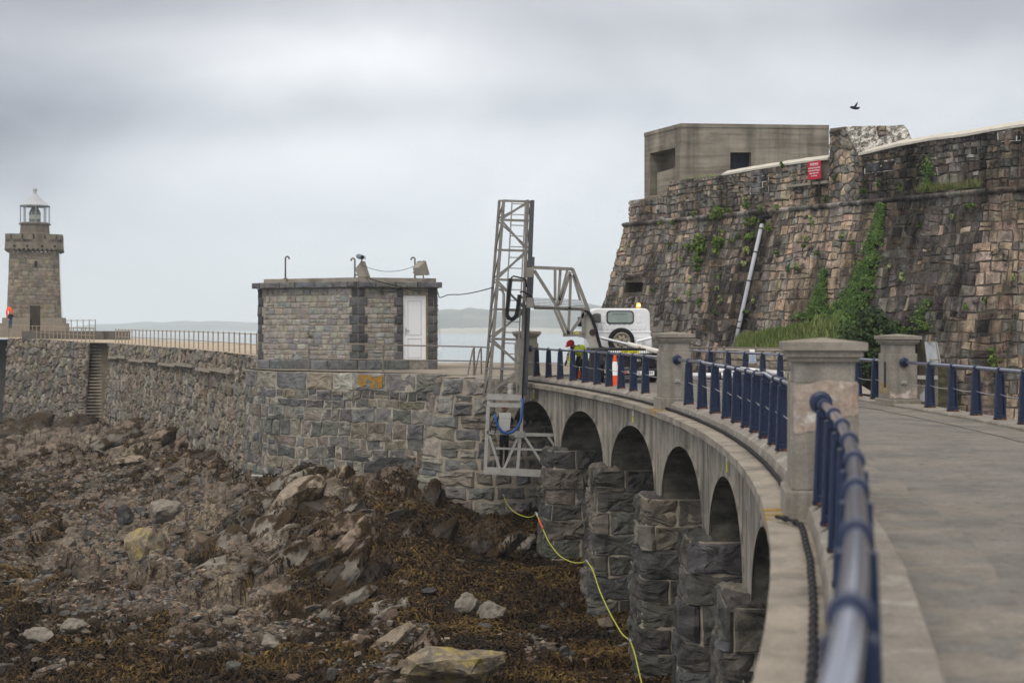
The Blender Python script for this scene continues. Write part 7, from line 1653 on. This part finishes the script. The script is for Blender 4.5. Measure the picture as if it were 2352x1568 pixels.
# lattice tower (leans a few degrees)
DT = 49.6; lt = MB()
def tx_(y, k): # left & right leg pixel at height y (front frame)
    xl_ = 1157 + (1123 - 1157) * (y - 460) / (906 - 460); xr_ = 1212 + (1196 - 1212) * (y - 460) / (906 - 460); return xl_ if k == 0 else xr_
ft = lambda k, y: P(tx_(y, k), y, DT); bk_ = lambda k, y: P(tx_(y, k) - (10 if k == 0 else -8), y, DT + .85)
for k in (0, 1):
    lt.bar(ft(k, 459), ft(k, 908), .115, .09, up=(0, 1, 0)); lt.bar(bk_(k, 461), bk_(k, 908), .10, .09, up=(0, 1, 0))
ys_ = [461, 505, 574, 642, 710, 778, 846, 905]
for i, y in enumerate(ys_):
    lt.bar(ft(0, y), ft(1, y + 2), .08, .06, up=(0, 1, 0)); lt.bar(bk_(0, y), bk_(1, y + 2), .06, .05, up=(0, 1, 0)); lt.bar(ft(0, y), bk_(0, y), .05); lt.bar(ft(1, y + 2), bk_(1, y + 2), .05)
    if i + 1 < len(ys_):
        y2 = ys_[i + 1]; k = 0 if i % 2 == 0 else 1
        lt.bar(ft(1 - k, y + 3), ft(k, y2 - 3), .075, .05, up=(0, 1, 0)); lt.bar(bk_(1 - k, y + 3), bk_(k, y2 - 3), .055, .05, up=(0, 1, 0)); lt.bar(ft(k * 0, y), bk_(0, y2), .045, .04)
        lt.bar(ft(1, y), bk_(1, y2), .045, .04)
lt.obj('lattice_tower', m_grey, tk)
mb = MB(); mb.bar(P(1223, 460, DT - .1), P(1206, 906, DT - .1), .14, .12, up=(0, 1, 0)); mb.bar(P(1218, 560, DT - .2), P(1209, 880, DT - .2), .10, .1, up=(0, 1, 0)); mb.bar(P(1224, 590, DT - .2), P(1219, 690, DT - .2), .13, .05, up=(0, 1, 0)); mb.obj('guide_rail', M('blued_steel_rail', (.085, .087, .095), .2, 5, rough=.45, metal=.4), tk)
mb = MB()
for k, x0, x1 in ((0, 1176, 1152), (1, 1207, 1186)): mb.bar(P(x0, 464, DT + .5), P(x1, 905, DT + .5), .05, .04, up=(0, 1, 0))
y = 468
while y < 905:
    t = (y - 464) / 441; mb.bar(P(1176 - 24 * t, y, DT + .5), P(1207 - 21 * t, y + 1, DT + .5), .035); y += 24.6
mb.obj('ladder', m_alu, tk)
mb = MB(); mb.tube([P(1146, 664, DT + .2), P(1154, 666, DT + .2), P(1157, 676, DT + .2), P(1156, 760, DT + .2), P(1150, 900, DT + .2)], .05, 8); mb.obj('guard_pipe', m_alu, tk, smooth=True)
def chainy(pts, name):
    mb = MB(); q = []
    pts = [P(x, y, DT - .3) for x, y in pts]
    for i in range(len(pts) - 1):
        n_ = max(1, int((pts[i + 1] - pts[i]).length / .07))
        for k in range(n_): q.append(pts[i].lerp(pts[i + 1], k / n_))
    for a, b in zip(q, q[1:]): mb.bar(a, a.lerp(b, .8), .15, .12, up=(0, 1, 0))
    mb.tube(q, .05, 6); mb.obj(name, m_black, tk)
chainy([(1173, 640), (1170, 665), (1167, 700), (1164, 718), (1166, 728), (1172, 733), (1178, 733), (1184, 728), (1188, 718), (1191, 695), (1194, 672)], 'cable_chain')
mb = MB(); mb.bar(P(1174, 643, DT - .3), P(1208, 645, DT - .25), .09, .06, up=(0, 1, 0)); mb.bar(P(1193, 678, DT - .3), P(1208, 690, DT - .25), .07, .06); mb.obj('chain_bracket', m_grey, tk)
mb = MB()
for pts in (((1173, 639), (1180, 634), (1192, 637), (1202, 639), (1208, 645), (1209, 660)), ((1194, 671), (1200, 669), (1212, 675), (1222, 681), (1226, 700), (1222, 707)), ((1208, 700), (1206, 780), (1202, 860), (1200, 905), (1201, 925))): mb.tube([P(x, y, DT - .32) for x, y in pts], .03, 6)
mb.obj('loose_hose', m_black, tk, smooth=True)
# work platform slung under the arch
wp = MB(); D0, D1 = DT - .15, DT + .85
def pb(x0, y0, x1, y1, w=.085, both=True, h=None):
    for D in ((D0, D1) if both else (D0,)): wp.bar(P(x0, y0, D), P(x1, y1, D), w, h or w * .8, up=(0, 1, 0))
pb(1119, 911, 1201, 913, .19); pb(1121, 929, 1199, 931, .15); pb(1122, 906, 1122, 936, .1); pb(1197, 908, 1197, 936, .1)
pb(1121, 935, 1114, 1087, .12); pb(1199, 935, 1197, 998, .1); pb(1195, 997, 1188, 1088, .11)
pb(1119, 992, 1195, 996, .12); pb(1195, 997, 1290, 999, .11); pb(1140, 1029, 1290, 1034, .07); pb(1114, 1080, 1290, 1089, .24)
pb(1124, 1000, 1151, 1086, .085); pb(1191, 1000, 1153, 1086, .085); pb(1203, 999, 1255, 1078, .085); pb(1258, 1000, 1290, 1050, .08)
for x, y in ((1119, 911), (1199, 912), (1114, 1084), (1188, 1086), (1250, 1088), (1290, 1089), (1195, 997), (1120, 994)): wp.bar(P(x, y, D0), P(x, y, D1), .09)
plat = wp.obj('work_platform', m_alu, tk)
mb = MB(); mb.hexa([P(1114, 1086, D0), P(1290, 1091, D0), P(1290, 1091, D1), P(1114, 1086, D1)], [P(1114, 1083, D0), P(1290, 1088, D0), P(1290, 1088, D1), P(1114, 1083, D1)]); mb.obj('platform_floor', m_dsteel, plat)
mb = MB(); mb.box(P(1193, 997, D0 - .05), (.34, .05, .22)); mb.obj('gusset_plate', m_alu, plat)
mb = MB(); D = D0 - .25; mb.hexa([P(1146, 948, D), P(1174, 948, D), P(1174, 961, D), P(1146, 961, D)], [P(1146, 948, D + .3), P(1174, 948, D + .3), P(1174, 961, D + .3), P(1146, 961, D + .3)]); mb.hexa([P(1145, 962, D - .03), P(1173.5, 962, D - .03), P(1171, 987, D), P(1160, 991, D), P(1146, 989, D)], [P(1145, 962, D + .3), P(1173.5, 962, D + .3), P(1171, 987, D + .3), P(1160, 991, D + .3), P(1146, 989, D + .3)])
mb.obj('control_box', M('control_grey', (.42, .42, .41), .1, 5), plat, bevel=.015)
mb = MB(); mb.tube([P(x, y, D0 - .34) for x, y in ((1137, 950), (1139, 965), (1145, 981), (1154, 991), (1166, 995), (1178, 991), (1189, 981), (1196, 967), (1199, 950), (1201, 930), (1200, 915))], .045, 8); mb.obj('blue_hose', M('blue_hose', (.03, .09, .28), .15, 8, rough=.4), plat, smooth=True)
mb = MB()
for pts in (((1125, 960), (1128, 948), (1134, 945), (1139, 950), (1134, 962), (1127, 975), (1130, 985), (1138, 982), (1142, 976)), ((1126, 992), (1126, 982), (1133, 978), (1139, 985), (1136, 996))): mb.tube([P(x, y, D0 - .2) for x, y in pts], .018, 5)
mb.obj('looped_cable', m_black, plat, smooth=True)
mb = MB(); mb.lathe(P(1173, 905, D0 + .2), [(.12, 0), (.12, .10), (.10, .12), (.10, .2), (.12, .22), (.12, .36), (.05, .38)], 14); mb.obj('winch_motor', m_alu, plat)
# ---------------------------------------------------------------- people
def skin_body(joints, bones, radii, parent, name, cols, mat=m_body, sub=2, root='pelvis'):
    keys = list(joints); idx = {k: i for i, k in enumerate(keys)}; org = root_loc(parent)
    me = bpy.data.meshes.new('tmp'); me.from_pydata([tuple(Vector(joints[k]) - org) for k in keys], [(idx[a], idx[b]) for a, b in bones], [])
    o = bpy.data.objects.new('tmp', me); COL.objects.link(o); sk = o.modifiers.new('s', 'SKIN')
    for k in keys:
        r = radii[k]; r = r if isinstance(r, tuple) else (r, r); sv = me.skin_vertices[0].data[idx[k]]; sv.radius = r; sv.use_root = (k == root)
    ss = o.modifiers.new('ss', 'SUBSURF'); ss.levels = ss.render_levels = sub
    me2 = bpy.data.meshes.new_from_object(o.evaluated_get(bpy.context.evaluated_depsgraph_get())); bpy.data.objects.remove(o)
    mb = MB(); segs = [(Vector(joints[a]) - org, Vector(joints[b]) - org, cols(a, b)) for a, b in bones]
    me2.name = name; ca = me2.color_attributes.new('Col', 'FLOAT_COLOR', 'POINT')
    for i, v in enumerate(me2.vertices):
        best = None
        for a, b, c in segs:
            ab = b - a; t = max(0, min(1, (v.co - a).dot(ab) / max(ab.length_squared, 1e-9))); d = (v.co - a - ab * t).length
            if best is None or d < best[0]: best = (d, c)
        ca.data[i].color = (*best[1], 1)
    me2.materials.clear(); me2.materials.append(mat)
    for p in me2.polygons: p.use_smooth = True
    o = bpy.data.objects.new(name, me2); COL.objects.link(o); o.parent = parent; return o
SKIN, BLK, NAVY, GLV = (.42, .25, .18), (.012, .012, .014), (.02, .025, .045), (.02, .02, .022)
def person(label, J, parent_loc, face, cols, gloves=False, fing=True):
    T = thing('person', label, 'person', parent_loc); f_ = Vector(face).normalized()
    J = {k: Vector(v) for k, v in J.items()}
    bones = [('pelvis', 'waist'), ('waist', 'chest'), ('chest', 'neck'), ('neck', 'skull'), ('skull', 'crown')]; R = {'pelvis': (.155, .12), 'waist': (.145, .11), 'chest': (.17, .125), 'neck': .062, 'skull': (.078, .095), 'crown': (.065, .08)}
    J['nose'] = J['skull'] + f_ * .115 + (J['neck'] - J['skull']).normalized() * .01; R['nose'] = .016; bones.append(('skull', 'nose'))
    for s in ('l', 'r'):
        bones += [('chest', 'sh' + s), ('sh' + s, 'el' + s), ('el' + s, 'wr' + s), ('wr' + s, 'palm' + s), ('pelvis', 'hip' + s), ('hip' + s, 'kn' + s), ('kn' + s, 'an' + s), ('an' + s, 'toe' + s)]
        R.update({'sh' + s: .075, 'el' + s: .05, 'wr' + s: .034, 'palm' + s: (.042, .022), 'hip' + s: .10, 'kn' + s: .068, 'an' + s: .05, 'toe' + s: (.045, .03)})
        w, e = J['wr' + s], J['el' + s]; d = (w - e).normalized(); J['palm' + s] = w + d * .085
        if fing:
            sd = d.cross(f_); sd = sd.normalized() if sd.length > .01 else Vector((1, 0, 0)); bend = f_
            for k, (off, ln) in enumerate(((-.03, .075), (-.01, .085), (.01, .08), (.03, .062))):
                a = f'f{k}{s}'; J[a] = J['palm' + s] + d * ln * .55 + sd * off + bend * .01; J[a + 't'] = J[a] + d * ln * .4 + bend * .03; R[a] = .010; R[a + 't'] = .008; bones += [('palm' + s, a), (a, a + 't')]
            J['th' + s] = w + d * .05 + sd * -.05 + bend * .03; R['th' + s] = .011; bones.append(('wr' + s, 'th' + s))
    b = skin_body(J, bones, R, T, 'body', cols); return T, J, R
def wcols(a, b):
    if a in ('skull', 'neck') : return SKIN
    if a.startswith('el'): return SKIN
    if a.startswith('wr') or a.startswith('palm') or a.startswith('f') or b.startswith('th'): return GLV
    return BLK
DWK = 49.4
W_ = lambda px, py, dy=0: P(px, py, DWK + dy)
hips = W_(1336, 824); J = dict(pelvis=hips, waist=W_(1335, 811, -.06), chest=W_(1329, 801, -.18), neck=W_(1320, 797, -.27), skull=W_(1314.5, 795, -.37), crown=W_(1311, 789, -.37),
    shl=W_(1315, 801, -.27), shr=W_(1340, 797, -.08), ell=W_(1304.5, 815, -.36), wrl=W_(1301, 829, -.40), elr=W_(1342, 813, -.30), wrr=W_(1335, 824, -.42),
    hipl=W_(1328, 827, -.02), hipr=W_(1336, 827, .02), knl=W_(1325, 851, -.10), knr=W_(1337, 851, -.02), anl=W_(1323.5, 874, .0), anr=W_(1337, 874, .06), toel=W_(1319.5, 876, -.14), toer=W_(1333.5, 876, -.1))
for k in ('anl', 'anr'): J[k].z = .09
for k in ('toel', 'toer'): J[k].z = .045
wk, J, R = person('bearded worker in a red hard hat and hi-vis vest bending over behind the railing', J, Vector((J['anl'].x, J['anl'].y, .01)), (-.35, -.8, -.5), wcols)
Vk = {k: J[k] for k in ('pelvis', 'waist', 'chest', 'shl', 'shr')}; Vk['hem'] = W_(1313, 842, -.36); Vk['mid'] = W_(1310, 823, -.36); Vk['front'] = W_(1314, 806, -.32)
skin_body({**Vk, 'pelvis': J['pelvis'].lerp(J['waist'], .5)}, [('pelvis', 'waist'), ('waist', 'chest'), ('chest', 'shl'), ('chest', 'shr'), ('chest', 'front'), ('front', 'mid'), ('mid', 'hem')], {'pelvis': (.185, .15), 'waist': (.19, .16), 'chest': (.21, .17), 'shl': .10, 'shr': .11, 'front': (.15, .10), 'mid': (.13, .08), 'hem': (.09, .05)}, wk, 'vest', lambda a, b: (1, 1, 1), m_hv, 2)
mb = MB()
for pts in (((1329, 791, -.26), (1331, 797, -.29), (1330, 806, -.28), (1328, 812, -.26)), ((1310, 800, -.48), (1308, 808, -.50), (1309, 820, -.46))): mb.tube([W_(*p) for p in pts], .032, 6)
mb.obj('reflective_strip', m_ref, wk)
def helmet(c, up, fwd, mat, parent, r=.135):
    up, fwd = Vector(up).normalized(), Vector(fwd); fwd = (fwd - up * fwd.dot(up)).normalized(); sd = fwd.cross(up); Mx = Matrix((sd, fwd, up)).transposed()
    mb = MB(); mb.lathe(c, [(r, -.01), (r * .99, .03), (r * .88, .085), (r * .62, .125), (r * .25, .145), (.01, .148)], 18, axis=Mx, sy=1.18)
    pk = [c + Mx @ Vector((math.cos(a) * r * 1.02, math.sin(a) * r * 1.2 + (.07 if math.sin(a) > .2 else 0), -.012)) for a in np.linspace(0, 2 * PI, 20, endpoint=False)]
    mb.prism(pk, Mx @ Vector((0, 0, .014))); mb.bar(c + Mx @ Vector((0, -r * 1.0, .09)), c + Mx @ Vector((0, r * 1.0, .09)), .03, .02)
    o = mb.obj('hard_hat', mat, parent, smooth=True); return o
helmet(W_(1310.5, 790, -.37), (-.28, -.30, .9), (-.5, -.6, -.5), m_redp, wk)
mb = MB(); c = J['skull'] + Vector((-.01, -.07, -.075)); mb.lathe(c, [(.02, -.05), (.06, -.03), (.075, .02), (.06, .05)], 12, sy=.8); mb.obj('beard', M('dark_beard', (.035, .025, .02), .3), wk, smooth=True)
mb = MB()
for s in (-1, 1): mb.box(J['skull'] + Vector((s * .032 - .02, -.105, .005)), (.022, .02, .014))
mb.obj('eyes', m_black, wk)
# second worker standing in the platform cage
DP = DT + .3; Q_ = lambda px, py, dy=0: P(px, py, DP + dy)
J2 = dict(pelvis=Q_(1158, 1000), waist=Q_(1158, 985), chest=Q_(1158, 965), neck=Q_(1158, 949), skull=Q_(1158, 938, -.04), crown=Q_(1158, 931, -.04), shl=Q_(1146, 955), shr=Q_(1171, 955), ell=Q_(1143, 973, -.12), wrl=Q_(1150, 982, -.28), elr=Q_(1177, 966, -.1), wrr=Q_(1170, 978, -.28), hipl=Q_(1153, 1004), hipr=Q_(1163, 1004), knl=Q_(1151, 1040, -.05), knr=Q_(1163, 1040), anl=Q_(1150, 1077), anr=Q_(1161, 1078), toel=Q_(1148, 1081, -.2), toer=Q_(1160, 1081, -.18))
wk2, J2, _ = person('worker in dark trousers standing inside the platform cage behind the control box', J2, Q_(1156, 1083), (0, -1, -.2), lambda a, b: SKIN if a in ('skull', 'neck') else (GLV if a.startswith(('wr', 'palm', 'f')) else BLK))
V2 = {k: J2[k] for k in ('waist', 'chest', 'shl', 'shr')}; V2['pelvis'] = J2['pelvis'].lerp(J2['waist'], .5)
skin_body(V2, [('pelvis', 'waist'), ('waist', 'chest'), ('chest', 'shl'), ('chest', 'shr')], {'pelvis': (.165, .13), 'waist': (.165, .13), 'chest': (.185, .14), 'shl': .085, 'shr': .085}, wk2, 'vest', lambda a, b: (1, 1, 1), m_hv, 2)
helmet(Q_(1158, 934, -.04), (0, -.1, 1), (0, -1, 0), m_redp, wk2)
# visitor by the lighthouse
DV = 112.0; V_ = lambda px, py, dy=0: P(px, py, DV + dy); k3 = DV / F
J3 = dict(pelvis=V_(24, 735), waist=V_(24, 731), chest=V_(24, 726), neck=V_(24, 721), skull=V_(24.5, 717.5), crown=V_(24.5, 715.5), shl=V_(20, 723), shr=V_(28, 723), ell=V_(18.5, 729, -.05), wrl=V_(20, 733, -.2), elr=V_(31, 727, -.1), wrr=V_(28, 722, -.25), hipl=V_(22.5, 736), hipr=V_(25.5, 736), knl=V_(22, 744, -.03), knr=V_(26, 744), anl=V_(22, 752), anr=V_(26, 752), toel=V_(21.5, 753, -.18), toer=V_(26.5, 753, -.18))
vz = J3['anl'].z; person('visitor in a dark jacket and jeans standing by the orange lifebuoy', J3, V_(24, 754.5), (.1, -1, 0), lambda a, b: SKIN if a in ('skull', 'neck') or a.startswith(('wr', 'palm', 'f')) else ((.05, .08, .16) if a[:3] in ('hip', 'knl', 'knr') or a == 'pelvis' and b.startswith('hip') else (.02, .022, .035)))
# ---------------------------------------------------------------- cones
def cone(px, D, h, r, label, base=True, z=.012):
    o = PX(px, D, z); T = thing('traffic_cone', label, 'traffic cone', o, 'traffic cones on the bridge'); z0 = .04 if base else 0
    mb = MB(); rr = lambda t: r * (1 - t) + .035 * t
    def band(mb, t0, t1, e=0): mb.lathe(o + Vector((0, 0, z0)), [(rr(t0) + e, h * t0), (rr(t1) + e, h * t1)], 20)
    band(mb, 0, 1); mb.obj('cone_body', m_orange, T)
    mb = MB(); band(mb, .34 if not base else .45, .76 if not base else .75, .006); mb.obj('reflective_sleeve', m_whitep, T)
    if base:
        mb = MB(); mb.box(o + Vector((0, 0, .02)), (r * 3, r * 3, .04)); mb.obj('base', m_black, T, bevel=.01)
    return T
cone(1412.5, 44.9, 1.03, .165, 'tall slim orange and white cone standing between the railing and the truck', False)
cone(1327, 51.6, .62, .16, 'small orange cone on a black base behind the bending worker')
# ---------------------------------------------------------------- yellow air line looped along the piers
hp = [((1157, 1137, 51.0), (1164, 1155, 50.6), (1180, 1174, 49.6), (1205, 1186, 48.2), (1222, 1186, 47.0), (1232, 1178, 46.2)), ((1232, 1178, 46.2), (1250, 1221, 45.4), (1262, 1246, 44.6), (1285, 1275, 43), (1310, 1289, 41.6), (1330, 1292, 40.6), (1348, 1288, 39.9)), ((1348, 1288, 39.9), (1362, 1310, 39.5), (1376, 1352, 38.4), (1395, 1395, 37), (1415, 1432, 35.4), (1430, 1456, 34.3), (1447, 1469, 33.5)), ((1447, 1469, 33.5), (1458, 1500, 33.1), (1466, 1535, 32.6), (1472, 1560, 32.2), (1479, 1590, 31.8))]
T = thing('air_hose', 'yellow hose looped from pier to pier under the bridge', 'hose', P(1232, 1178, 46.2)); m_hose = M('yellow_hose', (.42, .43, .07), .15, 6, rough=.5)
for seg in hp:
    pts = [P(*q) for q in seg]; q = []
    for i in range(len(pts) - 1):
        p0, p1, p2, p3 = pts[max(i - 1, 0)], pts[i], pts[i + 1], pts[min(i + 2, len(pts) - 1)]
        for k in range(5): t = k / 5; q.append(.5 * ((2 * p1) + (p2 - p0) * t + (2 * p0 - 5 * p1 + 4 * p2 - p3) * t * t + (3 * p1 - p0 - 3 * p2 + p3) * t ** 3))
    q.append(pts[-1]); mb = MB(); mb.tube(q, .018, 8); mb.obj('hose_length', m_hose, T, smooth=True)
    mb = MB(); mb.tube([q[0] - Vector((.05, 0, -.03)), q[0], q[0] + (q[2] - q[0]) * .5], .035, 8); mb.obj('coupling', m_alu, T)
mb = MB(); mb.tube([P(1238, 1193, 45.9), P(1247, 1213, 45.5)], .03, 8); mb.obj('orange_tape', M('orange_red_tape', (.6, .12, .05), .2, 9), T)
# ---------------------------------------------------------------- pigeon
bd = thing('pigeon', 'dark pigeon flying above the castle wall', 'bird', P(1963, 248, 48)); c = P(1963, 248, 48); k = 48 / F
me = MB(); Wp = lambda x, y, d=0: c + Vector((x * k, d, -y * k))
J4 = {'root': Wp(0, 0), 'chest': Wp(-5, -1), 'head': Wp(-9, -1.5), 'beak': Wp(-11.5, -.8), 'rump': Wp(5, 1.5), 'tail': Wp(10, 3.0)}
skin_body(J4, [('root', 'chest'), ('chest', 'head'), ('head', 'beak'), ('root', 'rump'), ('rump', 'tail')], {'root': .055, 'chest': .06, 'head': .032, 'beak': .008, 'rump': .038, 'tail': (.045, .012)}, bd, 'body', lambda a, b: (.03, .03, .038), m_body, 2, root='root')
for nm, pts, th in (('wing', ((-3, -2), (0, -7), (3, -11), (4, -12), (4.5, -8), (4, -4), (2, -1)), -.05), ('wing', ((0, -1), (6, -3), (12, -3.5), (15, -2), (12, .5), (7, 1.5), (2, 1)), .06)):
    mb = MB(); mb.prism([Wp(x, y, th + abs(y) * .012 * (1 if th > 0 else -1)) for x, y in pts], (0, .012, 0)); mb.obj(nm, M('slate_feather', (.07, .07, .085), .3, 20), bd)
# ---------------------------------------------------------------- sea air
hz = MB(); hz.box((0, 2650, 80), (14000, 5500, 180)); 
hm = bpy.data.materials.new('sea_haze'); hm.use_nodes = True; t_ = hm.node_tree; t_.nodes.clear(); o_ = N(t_, 'ShaderNodeOutputMaterial'); v_ = N(t_, 'ShaderNodeVolumePrincipled'); v_.inputs['Color'].default_value = (.90, .955, 1, 1); v_.inputs['Density'].default_value = .00031; L(t_, v_.outputs[0], o_.inputs['Volume'])
HAZE = True
if HAZE:
    tag(hz.obj('haze', hm), 'thin sea haze over the whole bay', None, None, 'stuff')
